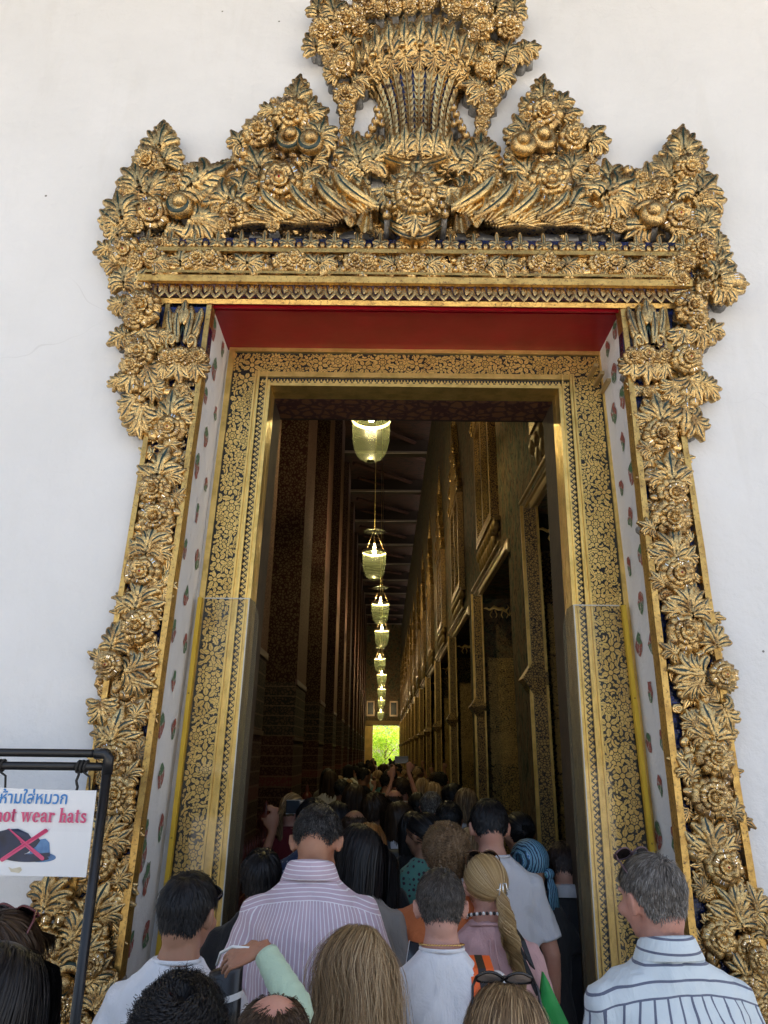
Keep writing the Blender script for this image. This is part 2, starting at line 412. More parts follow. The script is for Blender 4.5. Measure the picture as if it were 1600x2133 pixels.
frame = thing('door_frame', 'wide gilded lacquer door frame inside the carved doorway', 'door frame', (0, D2, 0))
# slanted frame edges on plane D2 in photo pixels
eO_L = ((478, 740), (360, 1700)); eP0_L = ((487, 760), (372, 1700)); eP1_L = ((533, 800), (436, 1700)); eS_L = ((540, 800), (453, 1700)); eB_L = ((556, 810), (470, 1700)); eI_L = ((564, 812), (482, 1700))
eO_R = ((1256, 740), (1372, 1800)); eP0_R = ((1248, 760), (1352, 1800)); eP1_R = ((1192, 800), (1272, 1800)); eS_R = ((1186, 800), (1257, 1800)); eB_R = ((1170, 810), (1238, 1800)); eI_R = ((1162, 812), (1224, 1800))
zF_top = PY(866, 726, D2).z; zP_top = PY(866, 738, D2).z; zP_bot = PY(866, 781, D2).z; zS = PY(866, 791, D2).z; zB = PY(866, 804, D2).z; zI = PY(866, 810, D2).z
def xs(e, z): return XL(e, D2, z)
def slab(name, eA, eB, z0, z1, y0, y1, mat, inner=None):
    m = MB(); a0, a1, b0, b1 = xs(eA, z0), xs(eA, z1), xs(eB, z0), xs(eB, z1)
    if a0 > b0: a0, a1, b0, b1 = b0, b1, a0, a1
    m.prism([(a0, y0, z0), (b0, y0, z0), (b1, y0, z1), (a1, y0, z1)], (0, y1 - y0, 0)); return m.obj(name, mat, frame)
FD = D3 - D2
for side, (eO, eP0, eP1, eS, eB, eI) in (('L', (eO_L, eP0_L, eP1_L, eS_L, eB_L, eI_L)), ('R', (eO_R, eP0_R, eP1_R, eS_R, eB_R, eI_R))):
    slab('outer_gold_strip', eO, eP0, .02, zF_top, -.012, .05, G_YEL)
    slab('black_panel', eP0, eP1, .02, zP_top, .0, .05, LACQ)
    slab('gold_strip', eP1, eS, .02, zP_bot, -.02, .05, G_YEL)
    slab('lattice_back', eS, eB, .02, zS, -.006, .05, LACQ)
    slab('bevel_strip', eB, eI, .02, zB, -.022, .06, G_YEL)
    # thin shadow-line beads either side of the strips
    m = MB(); za, zb = .02, zP_bot; e = eP1
    for ee, w_ in ((eP1, .005), (eS, .005), (eB, .004)):
        sg = 1
        m.prism([(xs(ee, za) - w_, -.032, za), (xs(ee, za) + w_, -.032, za), (xs(ee, zb) + w_, -.032, zb), (xs(ee, zb) - w_, -.032, zb)], (0, .011, 0))
    m.obj('bead_moulding', G_YEL, frame)
    # flowers on the jamb
    W = abs(xs(eP0, 2) - xs(eP1, 2)); zt = zP_bot
    polys = lacquer_pattern(W, zt - .02, 11 if side == 'L' else 12, .9)
    lo, hi = (eP0, eP1) if side == 'L' else (eP1, eP0)
    def mp(x, y, j, lo=lo, hi=hi, W=W):
        z = y + .02; a, b = xs(lo, z), xs(hi, z); return (a + .004 + (b - a - .008) * x / W, -.0025 - j, z)
    pattern_mesh(polys, mp, 'x').obj('gilt_flower_pattern', G_LEAF, frame)
    # lattice band: crosses with little fleurs
    m = MB(); z = .05; k = 0; pitch = .030
    while z < zS - .02:
        a, b = sorted((xs(eS, z), xs(eB, z))); a += .006; b -= .005; c = (a + b) / 2; hw = (b - a) / 2
        y = -.0085 - rnd.random() * .0005
        for sx in (-1, 1):
            cx = c + sx * hw * .5
            oz = z + (pitch / 2 if sx > 0 else 0)
            for ang, L in ((90, .016), (35, .0135), (145, .0135)):
                m.add([(x, y - rnd.random() * .0004, zz) for x, zz in rot2(tear(L, .0042, 4), R_(ang), cx, oz - .006)], [tuple(range(8))])
            m.add([(cx - .003, y, oz - .012), (cx + .003, y, oz - .012), (cx, y, oz - .007)], [(0, 1, 2)])
        z += pitch
    m.obj('gilt_lattice_pattern', G_LEAF, frame)
    # inner reveal of the frame: polished gold edge, then dark patterned timber
    x0, x1 = xs(eI, .02), xs(eI, zI)
    sg = 1 if side == 'L' else -1
    m = MB(); m.prism([(x0 + .001 * sg, .061, .02), (x1 + .001 * sg, .061, zI), (x1 + .001 * sg, .13, zI), (x0 + .001 * sg, .13, .02)], (-.05 * sg, 0, 0)); m.obj('gold_return', G_YEL, frame)
    m = MB(); m.prism([(x0 + .0 * sg, .131, .02), (x1, .131, zI), (x1, FD, zI), (x0, FD, .02)], (-.25 * sg, 0, 0)); m.obj('timber_jamb', simple('brown_timber', (.06, .038, .02), .8, nscale=9, bump=.3), frame)
# lintel of the frame
def hs(name, eA, eA2, z0, z1, y0, y1, mat):
    m = MB(); a0, a1, b0, b1 = xs(eA, z0), xs(eA, z1), xs(eA2, z0), xs(eA2, z1)
    m.prism([(a0, y0, z0), (b0, y0, z0), (b1, y0, z1), (a1, y0, z1)], (0, y1 - y0, 0)); return m.obj(name, mat, frame)
hs('top_gold_strip', eO_L, eO_R, zP_top, zF_top, -.014, .05, G_YEL)
hs('black_lintel_panel', eP0_L, eP0_R, zP_bot, zP_top, .001, .05, LACQ)
hs('lintel_gold_strip', eP1_L, eP1_R, zS, zP_bot, -.021, .05, G_YEL)
hs('lintel_lattice_back', eS_L, eS_R, zB, zS, -.007, .05, LACQ)
hs('lintel_bevel', eB_L, eB_R, zI, zB, -.023, .06, G_YEL)
W = xs(eP0_R, zP_bot) - xs(eP0_L, zP_bot)
polys = lacquer_pattern(zP_top - zP_bot - .006, W, 15, .9)
a = xs(eP0_L, zP_bot); pattern_mesh(polys, lambda x, y, j: (a + y, -.0025 - j, zP_bot + .003 + x), 'x').obj('lintel_flower_pattern', G_LEAF, frame)
m = MB(); x = xs(eS_L, zB) + .02; zc = (zB + zS) / 2
while x < xs(eS_R, zB) - .02:
    for ang, L in ((90, .022), (35, .015), (145, .015)):
        m.add([(p, -.0095 - rnd.random() * .0006, zz) for p, zz in rot2(tear(L, .0052, 4), R_(ang), x, zc - .012)], [tuple(range(8))])
    m.add([(x + .013, -.0095, zc + .004), (x + .017, -.0095, zc + .012), (x + .021, -.0095, zc + .004), (x + .017, -.0095, zc - .01)], [(3, 2, 1, 0)])
    x += .034
m.obj('lintel_lattice_pattern', G_LEAF, frame)
x0, x1 = xs(eI_L, zI), xs(eI_R, zI)
m = MB(); m.box(x0, x1, .061, .13, zI, zI + .1); m.obj('lintel_gold_return', G_YEL, frame)
def dim_pattern(name, c1, c2, sc=14, rough=.45, metal=.3, thr=.5, stretch=(1, 1, 1)):
    s = NT(name); g = s.n('NewGeometry').outputs['Position']
    mp_ = s.n('Mapping'); s.set(mp_, 'Vector', g); mp_.inputs['Scale'].default_value = stretch
    vo = s.n('TexVoronoi', feature='DISTANCE_TO_EDGE'); s.set(vo, 'Vector', mp_.outputs[0]); vo.inputs['Scale'].default_value = sc
    n_ = s.noise(mp_.outputs[0], sc * 2.3, 4, .6, 1.2)
    f = s.math('ADD', s.math('MULTIPLY', vo.outputs['Distance'], 1.6), s.math('MULTIPLY', n_, .9))
    msk = s.ramp(f, [(thr, 0.0), (thr + .12, 1.0)])
    s.P(color=s.mix(msk, c1, c2), rough=rough, metal=s.math('MULTIPLY', msk, metal)); s.P(normal=s.bump(msk, .3, .006)); return s.mat
DIMRED = dim_pattern('dim_carved_soffit', (.05, .02, .02), (.2, .1, .05), 16, thr=.62)
m = MB(); m.box(x0 - .02, x1 + .02, .131, FD, zI + .0, zI + .12); m.obj('soffit_board', DIMRED, frame)
m = MB(); m.box(x0 - .25, x1 + .3, FD, FD + .02, zI - .0, zI + .9); m.obj('frame_back', simple('dark_timber', (.03, .02, .015), .6), frame)

# ---- clear acrylic guards with yellow edge bars over the lower frame
def acrylic_mat():
    s = NT('clear_acrylic'); tr = s.n('BsdfTransparent'); tr.inputs[0].default_value = (.965, .97, .96, 1)
    gl = s.n('BsdfGlossy'); gl.inputs['Roughness'].default_value = .08; fr = s.n('Fresnel'); fr.inputs[0].default_value = 1.45
    df = s.n('BsdfDiffuse'); df.inputs[0].default_value = (.7, .7, .68, 1)
    mx = s.n('MixShader'); s.set(mx, 0, s.math('MULTIPLY', fr.outputs[0], .45)); s.set(mx, 1, tr.outputs[0]); s.set(mx, 2, gl.outputs[0])
    m2 = s.n('MixShader'); m2.inputs[0].default_value = .015; s.set(m2, 1, mx.outputs[0]); s.set(m2, 2, df.outputs[0])
    s.t.links.new(m2.outputs[0], s.out.inputs[0]); return s.mat
ACR = acrylic_mat()
def haze_acr():
    s = NT('scuffed_acrylic_edge'); tr = s.n('BsdfTransparent'); tr.inputs[0].default_value = (.8, .8, .77, 1)
    gl = s.n('BsdfPrincipled'); gl.inputs['Base Color'].default_value = (.36, .31, .2, 1); gl.inputs['Roughness'].default_value = .6
    m2 = s.n('MixShader'); m2.inputs[0].default_value = .22; s.set(m2, 1, tr.outputs[0]); s.set(m2, 2, gl.outputs[0]); s.t.links.new(m2.outputs[0], s.out.inputs[0]); return s.mat
ACE = haze_acr()
YEL = simple('yellow_paint', (.62, .40, .03), .4)
for side, eO, eI, pyt, lab in (('L', ((413, 1250), (348, 1800)), ((518, 1250), (470, 1800)), 1250, 'clear acrylic guard with yellow edge bar on the left side of the door frame'),
                               ('R', ((1302, 1256), (1366, 1800)), ((1196, 1256), (1232, 1800)), 1256, 'clear acrylic guard with yellow edge bar on the right side of the door frame')):
    Yg = D2 - .045; g = thing('acrylic_guard', lab, 'guard panel', (0, Yg, 0), 'acrylic guards over the lower door frame')
    zt = PY(866, pyt, Yg).z; e0 = XL(eO, Yg, .03); e1 = XL(eO, Yg, zt); i0 = XL(eI, Yg, .03); i1 = XL(eI, Yg, zt); sg = 1 if side == 'L' else -1
    m = MB(); m.prism([(e0 + .03 * sg, 0, .03), (i0, 0, .03), (i1, 0, zt), (e1 + .03 * sg, 0, zt)], (0, .003, 0)); m.obj('front_sheet', ACR, g)
    m = MB(); m.prism([(i0 + .0045 * sg, 0.0, .03), (i0 + .035 * sg, .10, .03), (i1 + .035 * sg, .10, zt - .08), (i1 + .02 * sg, .05, zt - .01), (i1 + .0045 * sg, .0, zt)], (.004 * sg, 0, 0)); m.obj('return_sheet', ACE, g)
    m = MB(); m.prism([(i0, -.002, .03), (i0 + .005 * sg, -.002, .03), (i1 + .005 * sg, -.002, zt), (i1, -.002, zt)], (0, .006, 0)); m.prism([(e1 + .03 * sg, -.002, zt - .004), (i1, -.002, zt - .004), (i1, -.002, zt + .001), (e1 + .03 * sg, -.002, zt + .001)], (0, .006, 0)); m.obj('edge_highlight', simple('acrylic_highlight', (.55, .55, .5), .2), g)  # pale strips paint the highlight along the edges of the acrylic sheet
    m = MB(); m.prism([(e0, -.012, .03), (e0 + .019 * sg, -.012, .03), (e1 + .019 * sg, -.012, zt), (e1, -.012, zt)], (0, .03, 0)); m.obj('edge_bar', YEL, g)
    m = MB()
    for k in range(5):
        z = .4 + k * .62
        if z < zt: xk = XL(eO, Yg, z) + .0095 * sg; m.lathe([(0.004, -.003), (.004, 0), (.002, .001)], 6, M=Matrix.Translation((xk, -.013, z)) @ Matrix.Rotation(R_(90), 4, 'X'))
    m.obj('screws', simple('dark_screw', (.08, .05, .03), .4, .6), g)
# white tiled strip standing beside the right guard
g = thing('white_mesh_screen', 'narrow white grid-marked board inside the right door jamb', 'board', (0, 3.92, 0))
a = PY(1176, 1325, 3.92); b = PY(1186, 1325, 3.92); c = PY(1212, 2100, 3.92)
def gridmat():
    s = NT('white_grid'); g_ = s.n('NewGeometry').outputs['Position']; mp_ = s.n('Mapping'); s.set(mp_, 'Vector', g_); mp_.inputs['Rotation'].default_value = (R_(90), 0, 0)
    br = s.n('TexBrick'); s.set(br, 'Vector', mp_.outputs[0]); br.inputs['Scale'].default_value = 1; br.offset = 0
    br.inputs['Brick Width'].default_value = .03; br.inputs['Row Height'].default_value = .03; br.inputs['Mortar Size'].default_value = .0016
    br.inputs['Color1'].default_value = (.62, .62, .62, 1); br.inputs['Color2'].default_value = (.5, .5, .52, 1); br.inputs['Mortar'].default_value = (.25, .25, .26, 1)
    s.P(color=br.outputs['Color'], rough=.5); return s.mat
m = MB(); m.prism([(a.x - .0, 0, a.z), (b.x + .02, 0, a.z), (b.x + .09, 0, .04), (a.x + .045, 0, .04)][::-1], (0, .02, 0)); m.obj('board', gridmat(), g)
# ================================================================== CORRIDOR
XR, XLf, HC, YE = 1.22, -1.12, 10.5, 50.0
MURAL = None
def mural_mat():
    s = NT('dark_mural'); g = s.n('NewGeometry').outputs['Position']
    mp_ = s.n('Mapping'); s.set(mp_, 'Vector', g); mp_.inputs['Scale'].default_value = (1, 1.3, .8)
    a = s.noise(mp_.outputs[0], 3.2, 8, .7, 1.8); b = s.noise(mp_.outputs[0], 9, 6, .6, .8)
    col = s.ramp(a, [(.34, (.02, .03, .02)), (.45, (.08, .09, .055)), (.55, (.17, .10, .05)), (.62, (.03, .035, .025)), (.72, (.18, .12, .07))])
    col = s.mix(s.ramp(b, [(.5, 0.0), (.64, .75)]), col, (.17, .14, .075))
    col = s.mix(s.ramp(s.noise(mp_.outputs[0], 17, 4, .6, 1.0), [(.56, 0.0), (.6, .8)]), col, (.025, .02, .018))
    s.P(color=col, rough=.85, spec=.15); return s.mat
MURAL = mural_mat()
FILI = dim_pattern('gilt_filigree', (.02, .012, .008), (.48, .31, .10), 55, .4, .55, .56)
FILI2 = dim_pattern('gilt_door_pattern', (.035, .018, .008), (.6, .40, .12), 30, .4, .5, .55)
BAYS = []
Y0 = PX(1112, 1087, XR).y; Ys = PX(948, 1328, XR).y; pitch = (Ys - Y0) / 2; zL = PX(1001, 1247, XR).z
print('BAY', Y0, pitch, zL)
OPW = pitch * .63
k = 0
while Y0 + k * pitch < YE - 1: BAYS.append(Y0 + k * pitch); k += 1
cw = thing('corridor_wall', 'dark painted corridor wall on the right with deep door recesses', 'wall', (XR, D3, 0))
m = MB(); yprev = D3 + .02; DEP = .75
for yb in BAYS:
    a = yb - OPW
    if a > yprev: m.box(0, DEP, yprev - D3, a - D3, .02, zL)
    yprev = yb
m.box(0, DEP, yprev - D3, YE - D3, .02, zL)
m.box(0, DEP, .02, YE - D3, zL, HC)
m.obj('mural_wall', MURAL, cw)
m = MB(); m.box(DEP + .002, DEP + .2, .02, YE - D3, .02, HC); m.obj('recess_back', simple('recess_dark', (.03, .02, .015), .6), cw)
polys = lacquer_pattern(.6, 2.0, 31, 1.15)
me_leaf_l = pattern_mesh(polys, lambda x, y, j: (x, -j, y), 'x').mesh('door_leaf_gilding')
me_leaf_l.materials.append(simple('old_gilding', (.5, .33, .10), .4, .5, 12, .3))
BROWNL = simple('brown_lacquer', (.045, .02, .01), .4)
# figures for the small black transom panels (a prancing animal made of curves)
def animal():
    m = MB()
    body = [(-.10, .02), (-.05, .05), (.0, .03), (.05, .035), (.09, .0)]
    m.tube([(x, 0, z) for x, z in body], [.012, .022, .02, .022, .012], 6)
    m.tube([(.08, 0, .01), (.12, 0, .05), (.10, 0, .08)], [.012, .008, .003], 5)
    m.tube([(-.10, 0, .02), (-.14, 0, .04), (-.17, 0, .035)], [.012, .012, .004], 5)
    for x, dx in ((-.07, -.03), (-.04, .02), (.05, -.02), (.08, .03)): m.tube([(x, 0, .02), (x + dx, 0, -.03), (x + dx * .2, 0, -.065)], [.01, .007, .004], 5)
    for i in range(5): m.tube([(.1 + .02 * i, 0, -.04), (.12 + .02 * i, 0, -.02 + .01 * i), (.13 + .02 * i, 0, .03)], [.003, .005, .002], 4)
    return m.mesh('prancing_animal')
me_an = animal()
me_an.materials.append(G_LEAF)
def post_mesh():
    m = MB(); H = zL
    for z0, z1 in ((0, H * .3), (H * .36, H * .62), (H * .68, H - .02)): m.box(-.11, 0, -.16, 0, z0, z1)
    for zc in (H * .33, H * .65):      # pointed lotus bulges
        m.add([(-.11, -.16, zc - H * .03), (0, -.16, zc - H * .03), (0, 0, zc - H * .03), (-.11, 0, zc - H * .03), (-.19, -.2, zc), (0, -.2, zc), (0, 0.0, zc), (-.19, 0, zc),
               (-.11, -.16, zc + H * .03), (0, -.16, zc + H * .03), (0, 0, zc + H * .03), (-.11, 0, zc + H * .03)],
              [(0, 1, 5, 4), (4, 5, 9, 8), (3, 0, 4, 7), (7, 4, 8, 11), (2, 3, 7, 6), (6, 7, 11, 10)])
    return m.mesh('lotus_post')
me_post = post_mesh(); me_post.materials.append(FILI)
me_bead = MB().box(-.14, -.115, -.165, -.15, 0, zL).box(-.02, -.001, -.185, -.17, 0, zL).mesh('post_beads'); me_bead.materials.append(G_YEL)
def window_parts():
    f = MB(); W, H, t = .62, 1.55, .10
    for x0, x1, z0, z1 in ((-W, -W + t, 0, H), (W - t, W, 0, H), (-t / 2, t / 2, t, H - t), (-W + t, W - t, 0, t), (-W + t, W - t, H - t, H)): f.box(-.09, 0, x0, x1, z0, z1)
    p = MB(); p.box(-.03, 0, -W + t, W - t, t, H - t)
    s = MB()
    for lv, (w_, z0) in enumerate(((.68, H + .02), (.5, H + .28), (.34, H + .55), (.2, H + .85))):
        s.add([(-.1, -w_, z0), (-.1, w_, z0), (-.1, 0, z0 + .62), (0, -w_, z0), (0, w_, z0), (0, 0, z0 + .62)], [(0, 2, 1), (3, 4, 5), (0, 3, 5, 2), (1, 2, 5, 4), (0, 1, 4, 3)])
        for sy in (-1, 1): s.tube([(-.08, sy * w_, z0), (-.1, sy * w_ * 1.12, z0 + .1), (-.08, sy * w_ * 1.02, z0 + .25)], [.03, .025, .006], 5)
    s.tube([(-.05, 0, H + 1.4), (-.05, 0, H + 2.1)], [.04, .005], 6)
    b = MB()
    for i in range(9): b.ell((-.05, -.64 + .16 * i, -.1), (.05, .07, .08), 6, 4)
    b.box(-.07, 0, -.72, .72, -.05, -.002)
    for i in range(7): b.ell((-.05, -.48 + .16 * i, -.24), (.04, .06, .1), 6, 4)
    return f.mesh('window_frame'), p.mesh('window_pane'), s.mesh('pediment'), b.mesh('carved_base')
wf, wp, wsp, wb = window_parts()
wf.materials.append(FILI); wp.materials.append(simple('dark_pane', (.015, .02, .02), .2)); wsp.materials.append(FILI2); wb.materials.append(simple('dim_carving', (.2, .13, .04), .5, .4, 20, .4, .5, 40))
LINT = simple('lintel_gold_line', (.45, .33, .15), .4, .5)
places = ['nearest', 'second', 'third', 'fourth', 'fifth', 'sixth', 'seventh', 'eighth', 'ninth', 'tenth', 'eleventh', 'twelfth', 'thirteenth', 'fourteenth', 'fifteenth']
me_pan = MB().box(0, DEP, 0, .06, .02, zL - .32).mesh('door_leaf'); me_pan.materials.append(FILI2)
me_tr = MB().box(0, DEP, 0, .05, zL - .31, zL - .002).mesh('transom'); me_tr.materials.append(LACQ)
me_ln = MB()
for i in range(3): me_ln.box(-.05 - .03 * i, -.03 - .03 * i, -OPW - .1, .03, zL + .005 + .045 * i, zL + .025 + .045 * i)
me_ln.box(-.02, -.001, -OPW - .1, .03, zL + .004, zL + .14)
me_ln = me_ln.mesh('lintel_moulding'); me_ln.materials.append(LINT)
for i, yb in enumerate(BAYS):
    t = thing('gilded_door', f'gilded corridor door, {places[i]} along the right wall from the entrance', 'door', (XR, yb, 0), 'gilded doors along the corridor')
    mkobj('door_leaf', me_pan, t); 
    if i < 6:
        mkobj('gilt_pattern', me_leaf_l, t, (.06, -.004, .25)); mkobj('gilt_pattern', me_leaf_l, t, (.06, -.004, 2.3 if zL > 4.2 else 1.9), scale=(1, 1, .62))
        mkobj('transom_figure', me_an, t, (.22, -.012, zL - .17), scale=(1.1, .4, 1.2))
    mkobj('transom', me_tr, t); mkobj('lotus_post', me_post, t, (-.001, -.001, 0.02)); mkobj('post_bead', me_bead, t, (0, 0, .02)); mkobj('lintel_moulding', me_ln, t)
    o = thing('pediment_window', f'tall gilded painted window with spired pediment above the {places[i]} corridor door', 'window', (XR, yb - OPW * .5, zL + .52), 'gilded windows above the corridor doors')
    mkobj('window_frame', wf, o); mkobj('pane', wp, o); mkobj('pediment', wsp, o); mkobj('carved_base', wb, o)
# left pillars
def pillar_mat(name, front):
    s = NT(name); g = s.n('NewGeometry').outputs['Position']; z = s.sep(g)[2]
    vo = s.n('TexVoronoi', feature='DISTANCE_TO_EDGE'); s.set(vo, 'Vector', g); vo.inputs['Scale'].default_value = 24 if front else 34
    n_ = s.noise(g, 26, 4, .6, 1.4)
    f = s.ramp(s.math('ADD', s.math('MULTIPLY', vo.outputs['Distance'], 1.3), n_), [(.62, 0.0), (.74, 1.0)])
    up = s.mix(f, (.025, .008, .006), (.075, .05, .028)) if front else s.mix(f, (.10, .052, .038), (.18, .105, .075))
    zz = s.math('DIVIDE', z, 4.0)
    band = s.ramp(zz, [(0, (.05, .012, .010)), (.27, (.055, .012, .010)), (.33, (.028, .009, .007)), (.40, (.11, .028, .024)), (.43, (.04, .012, .010)), (.55, (.022, .022, .018)), (.62, (.018, .018, .015)), (.69, (.03, .025, .02))], 'CONSTANT')
    lines = s.math('GREATER_THAN', s.math('SINE', s.math('MULTIPLY', z, 52.0)), .93)
    low = s.mix(s.math('MULTIPLY', f, .55), band, (.13, .08, .05)); low = s.mix(s.math('MULTIPLY', lines, .6), low, (.16, .11, .07))
    s.P(color=s.mix(s.math('GREATER_THAN', z, 2.86), low, up), rough=.85, spec=.15); return s.mat
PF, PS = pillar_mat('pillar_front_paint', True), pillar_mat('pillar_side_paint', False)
py0 = 5.75; pp = 3.62
PL = 1.15
mp_ = MB()
def pil(m, s0):
    x0, x1 = -1.3, 0
    m.add([(x0, 0, .02), (x1, 0, .02), (x1, 0, HC), (x0, 0, HC)], [(0, 1, 2, 3)], 0)
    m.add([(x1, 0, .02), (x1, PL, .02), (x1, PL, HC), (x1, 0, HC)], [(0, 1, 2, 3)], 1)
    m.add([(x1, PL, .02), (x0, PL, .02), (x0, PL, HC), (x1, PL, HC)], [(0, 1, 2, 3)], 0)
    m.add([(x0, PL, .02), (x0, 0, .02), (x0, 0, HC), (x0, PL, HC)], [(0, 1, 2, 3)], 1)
pil(mp_, 1); me_p = mp_.mesh('pillar_shaft'); me_p.materials.append(PF); me_p.materials.append(PS)
me_b = MB().box(-.012, .02, -.02, PL + .02, .02, .5).box(-.012, .012, -.012, PL + .012, 2.84, 2.9).box(-.012, .012, -.012, PL + .012, 2.15, 2.19).mesh('pillar_bands'); me_b.materials.append(simple('pillar_band', (.09, .045, .03), .5, nscale=20))
for i in range(12):
    t = thing('painted_pillar', f'dark patterned square pillar, {places[i]} in the left row of the corridor', 'pillar', (XLf, py0 + pp * i, 0), 'pillars along the left of the corridor')
    mkobj('shaft', me_p, t); mkobj('band', me_b, t)
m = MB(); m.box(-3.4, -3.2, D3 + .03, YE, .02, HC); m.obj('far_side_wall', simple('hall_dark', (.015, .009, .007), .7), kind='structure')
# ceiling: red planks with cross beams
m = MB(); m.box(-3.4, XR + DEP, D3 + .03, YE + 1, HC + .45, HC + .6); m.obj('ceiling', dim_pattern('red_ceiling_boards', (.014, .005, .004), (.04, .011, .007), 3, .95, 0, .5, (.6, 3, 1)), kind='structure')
yb = [Vector((0, 0, 0))]
beam = MB().box(-2.28, 2.4, 0, .32, 0, .42).mesh('beam_timber'); beam.materials.append(simple('beam_dark', (.02, .012, .009), .95))
edge = MB().box(-2.28, 2.4, -.03, -.002, -.03, .04).mesh('beam_edge'); edge.materials.append(simple('beam_edge_lit', (.22, .17, .13), .35, .4))  # paler strip paints the light caught along the beam's lower edge
bz = CAMZ + 8.5
for i in range(12):
    py = [941, 1021, 1084, 1133, 1174, 1208, 1235]
    yy = 8.5 * (2.288 + .385 * i)
    t = thing('ceiling_beam', f'dark ceiling beam with pale lower edge, {places[i]} along the corridor', 'beam', (-1.1, yy, bz), 'ceiling beams across the corridor')
    mkobj('timber', beam, t); mkobj('lit_edge_strip', edge, t)
    if i < 7:
        pass
m = MB()
for i in range(14):
    y = 14 + i * 3.27
    m.tube([(-1.0, y, bz + .1), (1.2, y + 2.6, bz + .38)], .07, 4, smooth=False)
    m.tube([(-.9, y + 1.3, bz + .12), (1.25, y + 3.6, bz + .38)], .05, 4, smooth=False)
rf = thing('roof_bracing', 'red diagonal roof timbers between the ceiling beams', 'roof timbers', (0, 0, 0)); m.obj('brace', simple('brace_red', (.04, .012, .008), .9), rf)
# far end wall with doorway, doors and two small windows
zt = PY(803, 1511, YE).z; xa = PY(776, 1560, YE).x; xb = PY(832, 1560, YE).x
m = MB(); m.box(-3.4, xa, 0, .6, .02, zt); m.box(xb, XR + DEP, 0, .6, .02, zt); m.box(-3.4, XR + DEP, 0, .6, zt, HC + .6)
fe = thing('end_wall', 'dark wall at the far end of the corridor around the bright doorway', 'wall', (0, YE, 0)); m.obj('wall_face', MURAL, fe)
m = MB(); m.box(xa - .5, xb + .35, -.08, 0, zt + .02, zt + .3); m.box(xa - .55, xa - .45, -.08, 0, .02, zt + .3); m.obj('architrave', simple('dim_gold', (.3, .2, .07), .5, .3), fe)
for x in (PY(772, 1480, YE).x, PY(820, 1480, YE).x):
    zz = PY(800, 1492, YE).z; m = MB(); W = .55
    m.box(x - W / 2, x + W / 2, -.06, 0, zz, zz + 1.0); o = m.obj('window_surround', simple('end_frame', (.5, .38, .25), .4, .2), fe)
    m = MB(); m.box(x - W / 2 + .08, x + W / 2 - .08, -.07, -.061, zz + .1, zz + .9); m.obj('pane', MAT['dark_pane'], o)
t = thing('far_door_leaf', 'gold panelled door leaf standing open left of the bright far doorway', 'door', (xa, YE - .1, 0))
m = MB(); m.box(-.62, 0, -.05, 0, .02, zt - .05); m.obj('panel', simple('warm_gold_door', (.62, .42, .13), .45, .3, 3, .2), t)
t = thing('far_door_leaf', 'pale door leaf standing open right of the bright far doorway', 'door', (xb, YE - .1, 0))
m = MB(); m.box(0, .3, -.05, 0, .02, zt - .05); m.obj('panel', simple('pale_door', (.6, .48, .38), .5), t)
# courtyard beyond: building with arches and a leafy tree
cb = thing('courtyard_building', 'cream courtyard building with arched windows behind the sunlit tree', 'building', (0, 68, 0))
m = MB(); m.box(-14, 14, 0, 5, 0, 9)
m.obj('wall', simple('cream_wall', (.72, .58, .40), .8, nscale=1, nvar=.06), cb)
for i in range(-3, 4):
    cx = .05 + i * 1.9; r = .62; z0 = 4.4
    pts = [(cx - r, -.01, z0 - 1.2), (cx + r, -.01, z0 - 1.2)] + [(cx + r * math.cos(a), -.01, z0 + r * math.sin(a)) for a in [math.pi * j / 10 for j in range(11)]]
    m = MB(); m.prism(pts, (0, -.05, 0)); w_ = m.obj('arched_window', simple('arch_grey', (.25, .27, .3), .4), cb)
m = MB()
for i in range(-20, 20): m.box(i * .4, i * .4 + .12, -.12, -.02, 0, 2.6)
m.obj('screen_bars', simple('pink_bars', (.55, .42, .38), .7), cb)
tr = thing('courtyard_tree', 'bright green leafy tree in the sunlit courtyard beyond the far doorway', 'tree', (0.2, 59, 0))
m = MB(); m.tube([(0, 0, 0), (.05, 0, 1.0), (-.02, 0, 1.9), (.1, 0, 3.2)], [.16, .12, .1, .04], 8)
for a in range(7): m.tube([(0, 0, 1.5 + .15 * a), (math.cos(a * 2.4) * .7, math.sin(a * 2.4) * .7, 2.4 + .15 * a), (math.cos(a * 2.4) * 1.3, math.sin(a * 2.4) * 1.2, 2.9 + .15 * a)], [.05, .035, .012], 5)
m.obj('trunk', simple('bark', (.12, .09, .06), .9, bump=.5), tr)
s = NT('leaf_green'); oi = s.n('NewGeometry').outputs['Random Per Island']
s.P(color=s.ramp(oi, [(0, (.2, .38, .03)), (.6, (.42, .58, .05)), (1, (.65, .68, .08))]), rough=.45)
tl = s.n('BsdfTranslucent'); tl.inputs[0].default_value = (.5, .7, .05, 1); mx = s.n('MixShader'); mx.inputs[0].default_value = .45
s.set(mx, 1, s.p.outputs[0]); s.set(mx, 2, tl.outputs[0]); s.t.links.new(mx.outputs[0], s.out.inputs[0]); LEAFM = s.mat
m = MB(); r = random.Random(5)
cl = [(r.uniform(-1.7, 1.7), r.uniform(-1.2, 1.2), r.uniform(1.2, 4.0), r.uniform(.35, .7)) for _ in range(70)]
